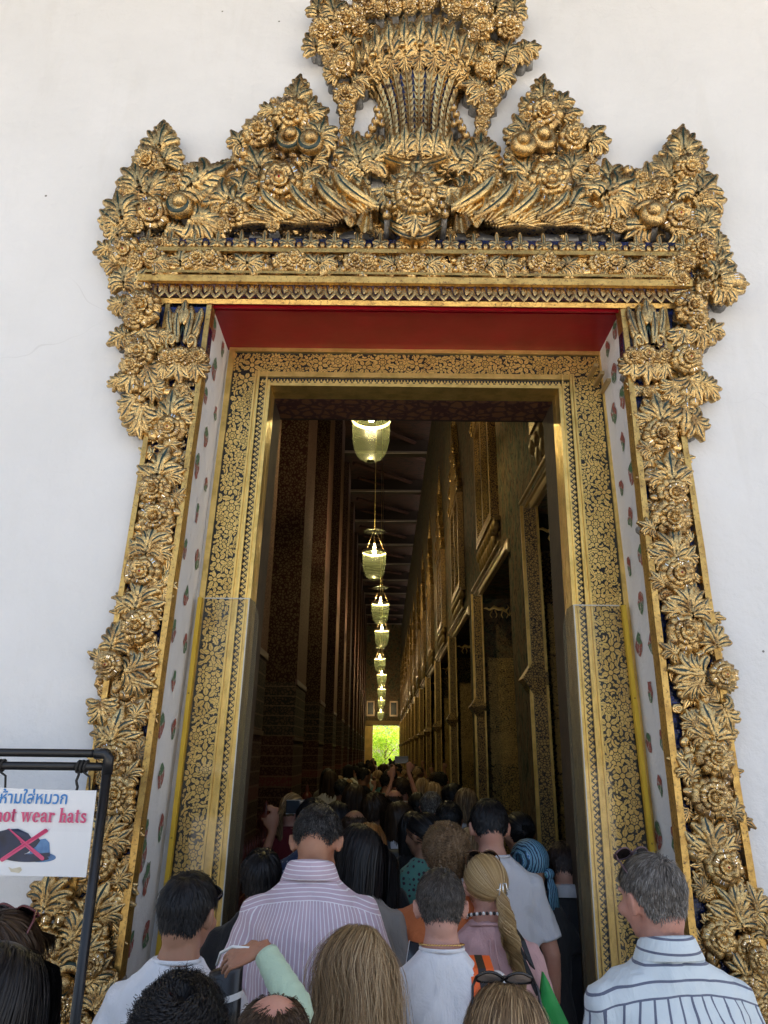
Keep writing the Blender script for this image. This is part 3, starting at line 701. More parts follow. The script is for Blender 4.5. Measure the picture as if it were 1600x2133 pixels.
for cx, cy, cz, cr in cl:
    for _ in range(150):
        d = Vector((r.gauss(0, 1), r.gauss(0, 1), r.gauss(0, .9))).normalized() * cr * r.uniform(.5, 1.1); p = Vector((cx, cy, cz)) + d
        L = r.uniform(.10, .2); a = Vector((r.gauss(0, 1), r.gauss(0, 1), -.5 + r.gauss(0, .6))).normalized(); b = a.cross(Vector((r.gauss(0, 1), r.gauss(0, 1), r.gauss(0, 1)))).normalized()
        m.add([p, p + a * L * .5 + b * L * .25, p + a * L, p + a * L * .5 - b * L * .25], [(0, 1, 2, 3)])
m.obj('crown', LEAFM, tr)
# ---- hanging glass lanterns
def glass_mat():
    s = NT('lantern_glass'); tr_ = s.n('BsdfTransparent'); tr_.inputs[0].default_value = (.88, .95, .78, 1)
    gl = s.n('BsdfGlossy'); gl.inputs['Roughness'].default_value = .25; fr = s.n('LayerWeight'); fr.inputs[0].default_value = .3
    tl = s.n('BsdfTranslucent'); tl.inputs[0].default_value = (.52, .66, .34, 1)
    mx = s.n('MixShader'); s.set(mx, 0, s.math('MULTIPLY', fr.outputs['Facing'], .14)); s.set(mx, 1, tr_.outputs[0]); s.set(mx, 2, gl.outputs[0])
    m2 = s.n('MixShader'); m2.inputs[0].default_value = .028; s.set(m2, 1, mx.outputs[0]); s.set(m2, 2, tl.outputs[0]); s.t.links.new(m2.outputs[0], s.out.inputs[0]); return s.mat
GLS = glass_mat(); BRASS = simple('aged_brass', (.35, .25, .12), .35, .9)
s = NT('lit_bulb'); s.P(color=(1, .9, .6), emc=(1, .80, .45, 1), ems=22.0); BULB = s.mat
r0 = .215
prof = [(r0, .40), (r0 * .99, .30), (r0 * .97, .2), (r0 * .93, .11), (r0 * .86, .04), (r0 * .75, -.02), (r0 * .6, -.06), (r0 * .42, -.085), (r0 * .22, -.098), (.02, -.1)]
me_g = MB().lathe(prof, 24).mesh('bell_glass'); me_g.materials.append(GLS)
me_r = MB().lathe([(r0 + .002, .385), (r0 + .014, .39), (r0 + .016, .42), (r0 + .002, .425), (r0 - .006, .41), (r0 + .002, .385)], 24).mesh('rim'); me_r.materials.append(simple('pale_rim', (.4, .34, .24), .5, .3))
me_c = MB().lathe([(.03, .83), (.1, .822), (.19, .80), (.195, .803), (.1, .832), (.02, .85)], 20).mesh('smoke_plate'); me_c.materials.append(GLS)
mc = MB()
for i in range(3):
    a = 2 * math.pi * i / 3 + .4; mc.tube([(r0 * math.cos(a), r0 * math.sin(a), .41), (.02 * math.cos(a), .02 * math.sin(a), .84)], .0045, 5)
mc.tube([(0, 0, .84), (0, 0, HC - 5.2 + .9)], .007, 6)
me_ch = mc.mesh('chains'); me_ch.materials.append(BRASS)
me_bu = MB().lathe([(.012, .56), (.018, .52), (.034, .47), (.04, .43), (.03, .39), (.004, .375)], 12, cap=True).mesh('bulb'); me_bu.materials.append(BULB)
me_so = MB().lathe([(.012, .64), (.022, .63), (.022, .57), (.016, .561)], 10, cap=True).tube([(0, 0, .64), (0, 0, .84)], .004, 5).mesh('socket'); me_so.materials.append(BRASS)
me_kn = MB().lathe([(.02, -.118), (.045, -.108), (.04, -.094), (.015, -.09)], 14, cap=True).mesh('base_knob'); me_kn.materials.append(simple('brass_green', (.25, .25, .1), .3, .7))
for i, (px, py, Y) in enumerate([(772, 960, 7.3), (779, 1207, 12.5), (792, 1300, 17.3), (795, 1348, 21.5), (791, 1400, 27.5), (795, 1429, 32), (795, 1456, 37.5), (794, 1477, 42), (793, 1500, 48)]):
    p = PY(px, py, Y) + Vector((0, 0, .1))
    t = thing('glass_lantern', f'lit bell glass lantern hanging on chains, {places[i]} from the entrance', 'lantern', p, 'glass lanterns along the corridor')
    mkobj('bell_glass', me_g, t); mkobj('rim', me_r, t); mkobj('smoke_plate', me_c, t); mkobj('chains', me_ch, t); mkobj('bulb', me_bu, t); mkobj('socket', me_so, t); mkobj('base_knob', me_kn, t)
    ld = bpy.data.lights.new('lantern_light', 'POINT'); ld.energy = 90; ld.color = (1, .74, .4); ld.shadow_soft_size = .05
    lo = bpy.data.objects.new('lantern_light', ld); COL.objects.link(lo); lo.parent = t; lo.location = (0, 0, .46)
# ---- red balustrade with turned finials on the left
bal = thing('red_balustrade', 'dark red turned balustrade with finials left of the queue', 'balustrade', (-1.02, 4.0, 0))
RW = simple('red_wood', (.13, .03, .02), .35, nscale=8)
mB = MB().lathe([(.012, .25), (.02, .3), (.012, .35), (.022, .6), (.03, .85), (.014, .95), (.012, 1.0)], 8).mesh('baluster'); mB.materials.append(RW)
mF = MB().lathe([(.012, 0), (.03, .02), (.035, .05), (.018, .08), (.026, .1), (.012, .14), (.002, .19)], 8).mesh('finial'); mF.materials.append(RW)
mP = MB().box(-.045, .045, -.045, .045, .02, 1.28).lathe([(.03, 1.28), (.06, 1.3), (.03, 1.33), (.075, 1.4), (.06, 1.47), (.02, 1.51), (.03, 1.54), (.004, 1.6)], 12).mesh('post'); mP.materials.append(RW)
m = MB(); m.box(-.03, .03, 0, 7.5, 1.12, 1.17); m.box(-.03, .03, 0, 7.5, .2, .26); m.box(-.025, .025, 0, 7.5, .98, 1.02); m.obj('rail', RW, bal)
for i in range(62): 
    y = .12 + i * .12
    if i % 15 == 7: mkobj('post', mP, bal, (0, y, 0))
    else: mkobj('baluster', mB, bal, (0, y, 0)); mkobj('finial', mF, bal, (0, y, 1.17))
# ================================================================== CARVED GILT SURROUND
CM = [G_CARVE, GROOVE, SILV, DOT, REDCH]
def finger(m, base, ang, L, w, bend, H=.22, z0=0.0, droop=.0, n=8, lobes=0, groove=True, tipw=.35):
    """one convex ribbon lobe of an acanthus leaf; plane x,z ; -y is towards the viewer"""
    pts = []; a = ang; x, z = base; ds = L / n; us = [-1, -.6, -.17, .17, .6, 1]
    hs_ = [.0, .8, .95, .95, .8, .0]; rows = []
    for i in range(n + 1):
        t = i / n
        ww = w * (math.sin(math.pi * min(1, t * .62 + .13)) ** .8) * (1 + lobes * .14 * math.sin(t * lobes * 6.283)) + .004
        if t > .93: ww *= .62
        nx, nz = -math.sin(a), math.cos(a)
        yy = z0 + H * .6 * math.sin(math.pi * (t * .75 + .12)) - droop * t * t
        row = []
        for u, h in zip(us, hs_):
            hh = h * H * (1 - .5 * t)
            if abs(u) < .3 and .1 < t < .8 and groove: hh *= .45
            row.append((x + nx * u * ww, -(yy + hh), z + nz * u * ww))
        rows.append(row)
        a += bend / n * (1 + t); x += math.cos(a) * ds; z += math.sin(a) * ds
    v = [p for r in rows for p in r]; f = []; mi = []
    for i in range(n):
        for j in range(5):
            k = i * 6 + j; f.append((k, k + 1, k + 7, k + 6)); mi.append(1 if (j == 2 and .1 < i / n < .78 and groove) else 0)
    # skirt to the back so that the lobe has thickness
    o = len(v)
    for i in range(n + 1):
        for c in (0, 5): p = rows[i][c]; v.append((p[0] * .97, .06, p[2] * .97))
    for i in range(n):
        f.append((i * 6, i * 6 + 6, o + 2 * i + 2, o + 2 * i)); f.append((i * 6 + 5, o + 2 * i + 1, o + 2 * i + 3, i * 6 + 11)); mi += [0, 0]
    f.append((n * 6, n * 6 + 5, o + 2 * n + 1, o + 2 * n)); mi.append(0)
    m.add(v, f, mi, True)
def leaf_mesh(name, nf, spread, seed, curl=.5, wide=.15, mid=.42, droop=.15):
    r = random.Random(seed); m = MB(); h = nf // 2
    for i in list(range(-h, 0)) + list(range(h, 0, -1)):
        t = abs(i) / h; sg = 1 if i > 0 else -1
        b = (0.02 * sg, mid * (1 - t) * .9)
        ang = math.pi / 2 - sg * t * spread; L = (.95 - .28 * t - b[1] * .35) * r.uniform(.9, 1.08)
        finger(m, (b[0], b[1]), ang, L, wide * r.uniform(.9, 1.15), -sg * curl * r.uniform(.6, 1.4) * (.4 + t), z0=.02 + .1 * (1 - t) + r.uniform(0, .04), droop=droop * r.uniform(.4, 1.4), lobes=r.choice((0, 1, 2)))
    finger(m, (0, .1), math.pi / 2 + r.uniform(-.08, .08), 1.08, wide * 1.15, r.uniform(-.25, .25), z0=.16, droop=droop, lobes=2)
    me = m.mesh(name); [me.materials.append(x) for x in CM]; return me
def petal(m, ang, r0, r1, ha, z0, zc, cup, r, inlay=0, thick=.05):
    nu, nv = 6, 5; v = []; ph = r.uniform(0, 6)
    for i in range(nv):
        t = i / (nv - 1)
        for j in range(nu):
            u = -1 + 2 * j / (nu - 1); a = ang + u * ha * (.55 + .5 * math.sin(math.pi * (.15 + .6 * t)))
            R = r0 + (r1 - r0) * t * (1 - .16 * abs(u) ** 2.5 - (.06 if abs(u) < .3 and t > .9 else 0)) * (1 + .05 * math.sin(5 * u + ph) * t)
            y = z0 + zc * math.sin(math.pi * min(1, t * .78 + .08)) + cup * t * t - .10 * u * u * (1 - t) * 0 + .065 * t * math.sin(4.4 * u + ph) + .08 * (1 - u * u) * math.sin(math.pi * t)
            v.append((R * math.cos(a), -y, R * math.sin(a)))
    f = []; 
    for i in range(nv - 1):
        for j in range(nu - 1): k = i * nu + j; f.append((k, k + nu, k + nu + 1, k + 1))
    o = len(v); k0 = (nv - 1) * nu          # rim thickness
    for j in range(nu): p = v[k0 + j]; v.append((p[0] * .96, p[1] + thick * 1.6, p[2] * .96))
    for j in range(nu - 1): f.append((k0 + j, o + j, o + j + 1, k0 + j + 1))
    m.add(v, f, 0, True)
    for s_ in range(inlay):
        du = (s_ - (inlay - 1) / 2) * .5; a = ang + du * ha * .8; t0, t1 = .35, .72
        ps = []
        for t, wd in ((t0, .014), (t1, .014)):
            R = r0 + (r1 - r0) * t; y = z0 + zc * math.sin(math.pi * (t * .78 + .08)) + cup * t * t + .07 * math.sin(math.pi * t) + .016
            for sg in (-1, 1): ps.append((R * math.cos(a) - sg * wd * math.sin(a), -y, R * math.sin(a) + sg * wd * math.cos(a)))
        m.add(ps, [(0, 1, 3, 2)], 2)
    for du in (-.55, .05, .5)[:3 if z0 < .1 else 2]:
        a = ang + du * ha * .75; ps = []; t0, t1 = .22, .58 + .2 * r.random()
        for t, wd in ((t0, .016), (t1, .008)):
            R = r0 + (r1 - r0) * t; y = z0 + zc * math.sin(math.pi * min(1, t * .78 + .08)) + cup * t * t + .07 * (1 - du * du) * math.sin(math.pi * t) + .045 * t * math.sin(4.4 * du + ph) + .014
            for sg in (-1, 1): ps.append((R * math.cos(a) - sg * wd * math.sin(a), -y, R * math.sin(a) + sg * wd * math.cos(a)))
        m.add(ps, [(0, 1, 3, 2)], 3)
def rose_mesh(name, seed, n1=7, inlay=1, centre='dots', layers=3):
    r = random.Random(seed); m = MB(); ph = r.uniform(0, 6)
    for L, (n, r0, r1, z0, zc, cup) in enumerate(((n1, .28, 1.0, .02, .16, -.10), (n1 - 1, .2, .68, .17, .15, .04), (5, .12, .43, .30, .1, .16))[:layers]):
        for i in range(n):
            a = ph + 2 * math.pi * (i + .5 * L) / n + r.uniform(-.1, .1)
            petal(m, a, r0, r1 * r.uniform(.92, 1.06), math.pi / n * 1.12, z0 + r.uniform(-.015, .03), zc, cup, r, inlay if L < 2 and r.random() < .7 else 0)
    m.lathe([(.24, -.0), (.24, .36), (.2, .44), (.12, .50), (.02, .52)], 12, M=Matrix.Rotation(R_(90), 4, 'X'))
    if centre == 'dots':
        for i in range(7):
            a = i * 1.05; rr = .0 if i == 6 else .11; p = (rr * math.cos(a), -(.515 if i == 6 else .497), rr * math.sin(a))
            m.lathe([(.028, 0), (.022, .012), (.003, .014)], 6, mi=3, M=Matrix.Translation(p) @ Matrix.Rotation(R_(90), 4, 'X'))
    elif centre == 'red': m.lathe([(.06, .49), (.055, .54), (.02, .56)], 6, mi=4, M=Matrix.Rotation(R_(90), 4, 'X'))
    else:
        for i in range(6): petal(m, i * 1.05, .05, .22, .45, .44, .08, .05, r)
    # back cup
    m.lathe([(.55, .0), (.45, -.16), (.3, -.3)], 10, M=Matrix.Rotation(R_(90), 4, 'X'))
    me = m.mesh(name); [me.materials.append(x) for x in CM]; return me
def bud_mesh(name, seed):
    r = random.Random(seed); m = MB()
    for i in range(4):
        a = i * 1.57 + .5; m.ell((.16 * math.cos(a), -.3, .12 * math.sin(a)), (.42, .42, .72), 8, 6)
    for sg in (-1, 0, 1): finger(m, (.22 * sg, -.75), math.pi / 2 - sg * .35, .75, .24, sg * .25, H=.2, z0=.42, n=6)
    for i in range(3): m.box(-.15 + .15 * i, -.12 + .15 * i, -.75, -.7, .0, .28, 2)
    me = m.mesh(name); [me.materials.append(x) for x in CM]; return me
def volute_mesh(name, sg=1):
    m = MB(); pts = []; rad = []; N = 30
    for i in range(N + 1):
        t = i / N; a = t * 2.6 * math.pi; R = .95 * (1 - t) ** .8 * 1.0
        pts.append((sg * (R * math.cos(a) * .8 + .2), -.25 - .5 * t, R * math.sin(a) * .8)); rad.append(.10 + .30 * math.sin(math.pi * min(1, t * .8 + .12)))
    o = len(m.f); m.tube(pts, rad, 12)
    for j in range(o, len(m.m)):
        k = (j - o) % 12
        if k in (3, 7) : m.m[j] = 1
    m.ell((sg * .2, -.85, 0), (.42, .4, .42), 12, 8)
    me = m.mesh(name); [me.materials.append(x) for x in CM]; return me
def berry_mesh():
    m = MB().ell((0, -.5, 0), (.9, .9, .9), 9, 6); 
    for i in range(3): a = i * 2.1; m.box(-.05, .05, -1.42, -1.36, -.3, .3, 2 if i == 0 else 0, M=Matrix.Rotation(a, 4, 'Y'))
    me = m.mesh('berry'); [me.materials.append(x) for x in CM]; return me
def wing_mesh(name, n=8, seed=3):          # long swept striated acanthus
    m = MB(); r = random.Random(seed)
    n += 8
    for i in range(n):
        t = i / (n - 1); finger(m, (-.1 + .35 * t, .05 * t), R_(180 - 66 * t), (.98 - .34 * t) * r.uniform(.8, 1.1), .058, R_(25) * r.uniform(-.6, 1.2), H=.18, z0=.05 + .12 * t + r.uniform(0, .06), droop=.1, n=8, lobes=2, groove=bool(i % 2))
    finger(m, (.35, .1), R_(160), 1.0, .09, -.5, z0=.25)
    me = m.mesh(name); [me.materials.append(x) for x in CM]; return me
LEAVES = [leaf_mesh(f'acanthus_leaf_{i}', *a) for i, a in enumerate(((9, 1.15, 1, .6, .155), (9, 1.0, 2, .9, .16), (11, 1.3, 3, 1.0, .135), (7, .85, 4, .7, .17), (9, 1.2, 5, 1.2, .15), (11, 1.2, 6, .7, .13)))]
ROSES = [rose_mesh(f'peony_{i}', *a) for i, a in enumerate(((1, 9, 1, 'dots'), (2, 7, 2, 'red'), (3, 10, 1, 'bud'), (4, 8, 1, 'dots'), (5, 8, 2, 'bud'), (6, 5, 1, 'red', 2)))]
BUDS = [bud_mesh('bud_a', 1), bud_mesh('bud_b', 2)]
VOL = [volute_mesh('volute_a', 1), volute_mesh('volute_b', -1)]
BERRY = berry_mesh(); WINGS = [wing_mesh('wing_a', 8, 3), wing_mesh('wing_b', 7, 9)]
crs = thing('carved_surround', 'ornate carved gilt floral surround framing the temple doorway', 'door surround', (0, D1, 0))
ORIG = Vector((0, D1, 0)); STUB = MB(); FILL = MB(); placed = []
cnt = {}
def put(kind, px, py, size, rot=0, dep=.07, tilt=.5, var=None, flip=False, name=None, stub=True, parent=None, sz=1.0):
    """size in photo pixels (radius for round things, length for leaves), rot degrees clockwise from 'up'"""
    if kind == 'rose': dep += .02; size *= 1.0
    Y = D1 - dep; p = PY(px, py, Y); u = mpp(p); r = size * u
    e = math.atan2(p.z - CAMZ, p.y)
    if kind == 'leaf': me = LEAVES[var if var is not None else rnd.randrange(6)]; nm = 'acanthus_leaf'; r *= .83
    elif kind == 'rose': me = ROSES[var if var is not None else rnd.randrange(5)]; nm = 'peony'
    elif kind == 'bud': me = BUDS[rnd.randrange(2)]; nm = 'flower_bud'
    elif kind == 'vol': me = VOL[1 if flip else 0]; nm = 'scroll_volute'
    elif kind == 'wing': me = WINGS[var or 0]; nm = 'swept_leaf'
    else: me = BERRY; nm = 'berry'
    k = 1 / max(.5, math.cos(e)) ; kv = 1 + (k - 1) * .75
    th = R_(rot)
    # foreshortening: vary the in-plane length so that it reads right seen from below
    ln = math.hypot(math.sin(th), math.cos(th) * kv) if kind in ('leaf', 'wing') else 1.0 + (kv - 1) * .35
    th2 = math.atan2(math.sin(th), math.cos(th) * kv)
    sx = r * (ln if kind in ('leaf', 'wing') else 1)
    M = Matrix.Translation(p - ORIG) @ Matrix.Rotation(tilt * e * (.9 if kind == 'rose' else .35), 4, 'X') @ Matrix.Rotation(th2, 4, 'Y') @ Matrix.Diagonal((sx * (-1 if flip and kind == 'wing' else 1), r * 1.05, sx * sz, 1))
    o = mkobj(nm, me, parent or crs, M=M)
    placed.append((px, py, size))
    if stub:
        c = PY(px, py, Y) if kind != 'leaf' else PY(px + math.sin(th) * size * .45, py - math.cos(th) * size * .45, Y)
        R2 = r * (.62 if kind != 'leaf' else .3); zz = -dep
        rings = [[(c.x + R2 * kk * math.cos(a) * (1 + .12 * math.sin(3 * a + px)), c.y - D1 + dd, c.z + R2 * kk * math.sin(a)) for a in [2 * math.pi * j / 9 for j in range(9)]] for kk, dd in ((.75, -.0), (1.25, dep + .0))]
        rings[1] = [(x, min(-.002 + .012, .0), z) for x, _, z in rings[1]]
        STUB.loft(rings, 0, True, True)
    return o
def cluster_fill(x0, y0, x1, y1, n, size=(10, 20), dep=.035):
    for _ in range(n):
        put(rnd.choice(('leaf', 'leaf', 'rose', 'berry')), rnd.uniform(x0, x1), rnd.uniform(y0, y1), rnd.uniform(*size) * .8, rnd.uniform(0, 360), dep, stub=False)
def outline_fill(poly, step, dep=.03, size=(17, 27)):
    """small florets and leaves packed inside a polygon, behind the hand placed carvings; joined into one piece"""
    def inside(x, y):
        c = False; j = len(poly) - 1
        for i in range(len(poly)):
            xi, yi = poly[i]; xj, yj = poly[j]
            if (yi > y) != (yj > y) and x < (xj - xi) * (y - yi) / (yj - yi) + xi: c = not c
            j = i
        return c
    xs_ = [p[0] for p in poly]; ys_ = [p[1] for p in poly]; y = min(ys_)
    while y < max(ys_):
        x = min(xs_) + rnd.uniform(0, step)
        while x < max(xs_):
            px, py = x + rnd.uniform(-.35, .35) * step, y + rnd.uniform(-.35, .35) * step
            if inside(px, py):
                p = PY(px, py, D1 - dep); r = rnd.uniform(*size) * mpp(p); kd = rnd.random()
                me = LEAVES[3] if kd < .62 else (ROSES[5] if kd < .85 else BERRY)
                if kd >= .62: r *= .6
                M = Matrix.Translation(p - ORIG) @ Matrix.Rotation(rnd.uniform(.1, .5), 4, 'X') @ Matrix.Rotation(rnd.uniform(0, 6.28), 4, 'Y') @ Matrix.Diagonal((r, r * .8, r * 1.2, 1))
                FILL.add([tuple(v.co) for v in me.vertices], [tuple(q_.vertices) for q_ in me.polygons], [q_.material_index for q_ in me.polygons], True, M)
            x += step
        y += step * .85

# ---------------- entablature
def ext(name, prof, xl, xr, mat, parent=crs):
    """profile [(dist in front of wall, photo row at column 866)] extruded along x between photo columns"""
    pts = [(D1 - d, PY(866, y, D1 - d).z) for d, y in prof]; pa = PY(xl, prof[0][1], pts[0][0]).x; pb = PY(xr, prof[0][1], pts[0][0]).x
    n = 24; m = MB(); ring = []
    for i in range(n + 1):
        x = pa + (pb - pa) * i / n; w_ = math.sin(i * 1.7) * .0018
        ring.append([(x, y - D1 + w_, z + w_) for y, z in pts])
    m.loft(ring, 0, False, True); return m.obj(name, mat, parent)
ext('bottom_moulding', [(.0, 640), (.075, 637), (.085, 627), (.05, 624), (.0, 624)], 330, 1405, G_FLAT)
ext('egg_band_back', [(.0, 623), (.05, 623), (.082, 596), (.0, 590)], 322, 1412, simple('dark_red_blue', (.05, .012, .03), .4, nscale=30, nvar=.5))
ext('cornice_ledge', [(.0, 596), (.092, 596), (.112, 590), (.118, 577), (.10, 572), (.095, 567), (.0, 567)], 303, 1420, G_FLAT)
ext('frieze_back', [(.0, 571), (.09, 571), (.09, 530), (.0, 530)], 306, 1424, BLUE)
ext('upper_fillet', [(.0, 532), (.12, 532), (.145, 527), (.145, 519), (.11, 515), (.0, 515)], 300, 1432, G_FLAT)
ext('frieze_lower_bead', [(.088, 572), (.125, 572), (.125, 567), (.088, 566)], 306, 1424, G_FLAT)
TI = 0.0105
# hanging egg row
def egg_mesh():
    m = MB(); pts = [(-.42, -.1, .95), (-.5, -.18, .4), (-.42, -.3, -.35), (0, -.36, -.8), (.42, -.3, -.35), (.5, -.18, .4), (.42, -.1, .95)]
    m.tube(pts, [.1, .15, .17, .2, .17, .15, .1], 6); m.ell((0, -.25, .15), (.2, .2, .5), 7, 5); finger(m, (0, .9), R_(-90), 1.1, .2, .3, H=.15, z0=.2, n=5)
    me = m.mesh('egg_drop'); [me.materials.append(x) for x in CM]; return me
EGG = egg_mesh()
x = 334
while x < 1404:
    y = 608 + (x - 866) * TI; p = PY(x, y, D1 - .075); r = mpp(p) * 23
    mkobj('hanging_drop', EGG, crs, M=Matrix.Translation(p - ORIG) @ Matrix.Rotation(-.12, 4, 'X') @ Matrix.Diagonal((r * .92, r * .45, r * 1.25, 1))); x += 23.6
# cresting row
def crest_mesh():
    m = MB()
    for a, L in ((90, 1.0), (52, .8), (128, .8), (15, .72), (165, .72)): finger(m, (0, .0), R_(a), L, .2, (0 if a == 90 else (-.9 if a < 90 else .9)), H=.14, z0=.03, n=6)
    m.ell((0, -.12, -.05), (.2, .15, .2), 7, 5)
    for s_ in (-1, 1): m.ell((s_ * .95, -.08, -.02), (.17, .14, .2), 6, 4)
    me = m.mesh('crest'); [me.materials.append(x) for x in CM]; return me
CREST = crest_mesh()
x = 308
while x < 1430:
    y = 513 + (x - 866) * TI; p = PY(x, y, D1 - .12); r = mpp(p) * 26
    mkobj('crest_leaf', CREST, crs, M=Matrix.Translation(p - ORIG) @ Matrix.Diagonal((r * .92, r, r * 1.35, 1))); x += 48.5
ext('crest_back', [(.0, 516), (.105, 516), (.10, 500), (.0, 498)], 300, 1432, BLUE)
# frieze
for px, rt in ((345, 70), (378, 0), (495, -60), (540, 60), (640, -55), (690, 55), (800, -60), (912, 60), (1035, 55), (1070, 60), (1195, 60), (1320, 65), (1385, -60)):
    put('leaf', px + (-24 if rt > 0 else 24 if rt else 0), 560 + (px - 866) * TI, 44, rt, .11, .2, stub=False)
    put('leaf', px + (-18 if rt > 0 else 18 if rt else 0), 566 + (px - 866) * TI, 34, rt * 1.5, .10, .2, var=3, stub=False)
for px in (320, 412, 440, 590, 615, 740, 765, 845, 868, 975, 998, 1120, 1143, 1250, 1278, 1352, 1410):
    put('rose', px, 545 + rnd.uniform(-4, 4) + (px - 866) * TI, rnd.uniform(24, 30), 0, .10, .4, stub=False)
for px in range(325, 1420, 33): put('berry', px + rnd.uniform(-8, 8), 566 + rnd.uniform(-4, 3) + (px - 866) * TI, rnd.uniform(7, 11), 0, .10, stub=False)
for px in range(330, 1420, 42): put('leaf', px, 572 + (px - 866) * TI, 20, rnd.uniform(-60, 60), .105, .2, var=3, stub=False)

# ---------------- pilasters
def strip(name, a, b, w0, w1, dep, mat, z0=.0, zt=None):
    """gold border running between two pixels; w0 w1 widths in photo px (to the right of the line)"""
    Y = D1 - dep; m = MB(); n = 26; rings = []
    zt = PY(866, 628, Y).z if zt is None else zt
    for i in range(n + 1):
        z = z0 + (zt - z0) * i / n; x = XL((a, b), Y, z); wd = (w0 + (w1 - w0) * (1 - i / n)) * .0021; j = mnoise.noise(Vector((x * 3, z * 4, 1))) * .004
        rings.append([(x + j, 0, z), (x + j, -dep, z), (x + wd + j, -dep - .002, z), (x + wd + j, 0, z)])
    m.loft(rings, 0, False, True); return m.obj(name, mat, crs)
LO = ((316, 811), (142, 1865)); LI = ((405, 819), (236, 2027)); RI = ((1312, 819), (1440, 1966)); RO = ((1406, 819), (1570, 1900))
strip('pilaster_border', *LO, 11, 12, .07, G_FLAT); strip('pilaster_border', *LI, 12, 13, .07, G_FLAT)
strip('pilaster_border', *RI, 12, 13, .07, G_FLAT); strip('pilaster_border', *RO, 12, 13, .07, G_FLAT)
for a, b in ((LO, LI), (RI, RO)):
    m = MB(); Y = D1 - .035; zt = PY(866, 630, Y).z; x0, x1, x2, x3 = XL(a, Y, 0), XL(b, Y, 0), XL(b, Y, zt), XL(a, Y, zt)
    m.prism([(x0 + .01, -.035, 0), (x1 + .01, -.035, 0), (x2 + .01, -.035, zt), (x3 + .01, -.035, zt)], (0, .036, 0)); m.obj('blue_tile_panel', BLUE, crs)
def R(px, py, s, dep=.06, **k): return put('rose', px, py, s * .5, rnd.uniform(0, 360), dep, **k)
def L(px, py, s, rot, dep=.055, **k): return put('leaf', px, py, s, rot, dep, **k)
def B(px, py, s, rot=0, dep=.05): return put('bud', px, py, s * .5, rot, dep)
def O(px, py, s, dep=.045): return put('berry', px, py, s * .5, 0, dep)
# left pilaster
for px, py, s, r_ in ((358, 880, 70, 4), (350, 878, 46, -55), (366, 880, 46, 60), (333, 1000, 74, 8), (324, 998, 48, -52), (345, 1000, 50, 62), (310, 1160, 74, 8), (302, 1158, 50, -50), (322, 1160, 50, 60),
                      (288, 1275, 76, 10), (278, 1272, 50, -50), (300, 1275, 52, 60), (238, 1548, 80, 10), (232, 1546, 56, -45), (250, 1546, 54, 62), (218, 1760, 82, 10), (208, 1758, 56, -45), (230, 1758, 56, 60), (198, 1915, 84, 12), (188, 1915, 60, -40), (210, 1912, 60, 60)):
    L(px, py, s, r_)
for px, py, s in ((354, 893, 76), (377, 812, 34), (322, 1020, 74), (325, 1078, 84), (347, 1050, 40), (298, 1192, 88), (325, 1140, 34), (290, 1305, 88), (238, 1580, 84), (242, 1655, 88), (205, 1795, 84), (190, 1945, 76), (232, 1488, 40)): R(px, py, s)
for px, py, s, r_ in ((362, 1040, 34, 50), (378, 838, 40, -20), (345, 930, 36, 80), (330, 1108, 40, 70), (312, 1225, 36, 80), (237, 1350, 62, 15), (262, 1400, 72, 78), (275, 1415, 60, 110), (215, 1460, 60, 170), (262, 1625, 50, 30), (196, 1690, 40, -30), (255, 1700, 40, 40), (245, 1840, 44, 30), (300, 1375, 40, 60), (280, 1500, 46, 30)): L(px, py, s, r_, .065)
R(225, 1385, 66, .11); B(262, 1345, 34, 20); B(245, 1432, 36, 190); B(278, 1565, 28, 20); B(255, 1745, 30, 15); B(376, 865, 22, 0); B(352, 1150, 24, 10); B(298, 1118, 22, 0); B(322, 1330, 24, 10)
# left base bracket
for px, py, s, r_ in ((100, 1895, 84, 2), (118, 1905, 50, 25), (150, 1960, 84, 35), (165, 1990, 70, 60), (130, 2010, 90, -60), (120, 2040, 80, -100), (185, 2050, 70, 40), (92, 2130, 84, 5), (112, 2140, 60, 40), (200, 2100, 70, 30), (160, 2120, 60, -20), (225, 2080, 50, 20), (140, 2075, 60, 160), (80, 2060, 46, 180)): L(px, py, s, r_, .09)
for px, py, s in ((93, 1975, 74), (130, 2095, 64), (192, 2010, 56), (165, 2150, 66), (215, 2140, 60), (120, 2170, 60)): R(px, py, s, .11)
for px, py, s in ((84, 1893, 22), (101, 1912, 28), (130, 1914, 28), (118, 1876, 20)): O(px, py, s, .09)
put('vol', 140, 2035, 44, 30, .07)
# right pilaster
for px, py, s, r_ in ((1372, 888, 70, -4), (1362, 886, 48, -58), (1384, 886, 46, 52), (1396, 1010, 74, -6), (1386, 1008, 50, -60), (1408, 1008, 46, 48), (1404, 1172, 78, -8), (1392, 1170, 52, -58), (1416, 1172, 50, 48),
                      (1436, 1285, 80, -8), (1424, 1283, 54, -60), (1446, 1283, 50, 45), (1484, 1540, 84, -10), (1472, 1540, 60, -58), (1494, 1538, 54, 40), (1480, 1780, 84, -6), (1468, 1776, 60, -50), (1492, 1778, 60, 45), (1536, 1925, 90, -10), (1524, 1925, 64, -50), (1548, 1922, 56, 40)): L(px, py, s, r_)
for px, py, s in ((1376, 905, 80), (1352, 815, 30), (1402, 1028, 74), (1398, 1080, 88), (1372, 1060, 34), (1412, 1195, 86), (1428, 1318, 88), (1488, 1578, 84), (1482, 1660, 92), (1508, 1805, 88), (1500, 1955, 80), (1560, 1975, 60), (1440, 1235, 40), (1420, 1130, 36)): R(px, py, s)
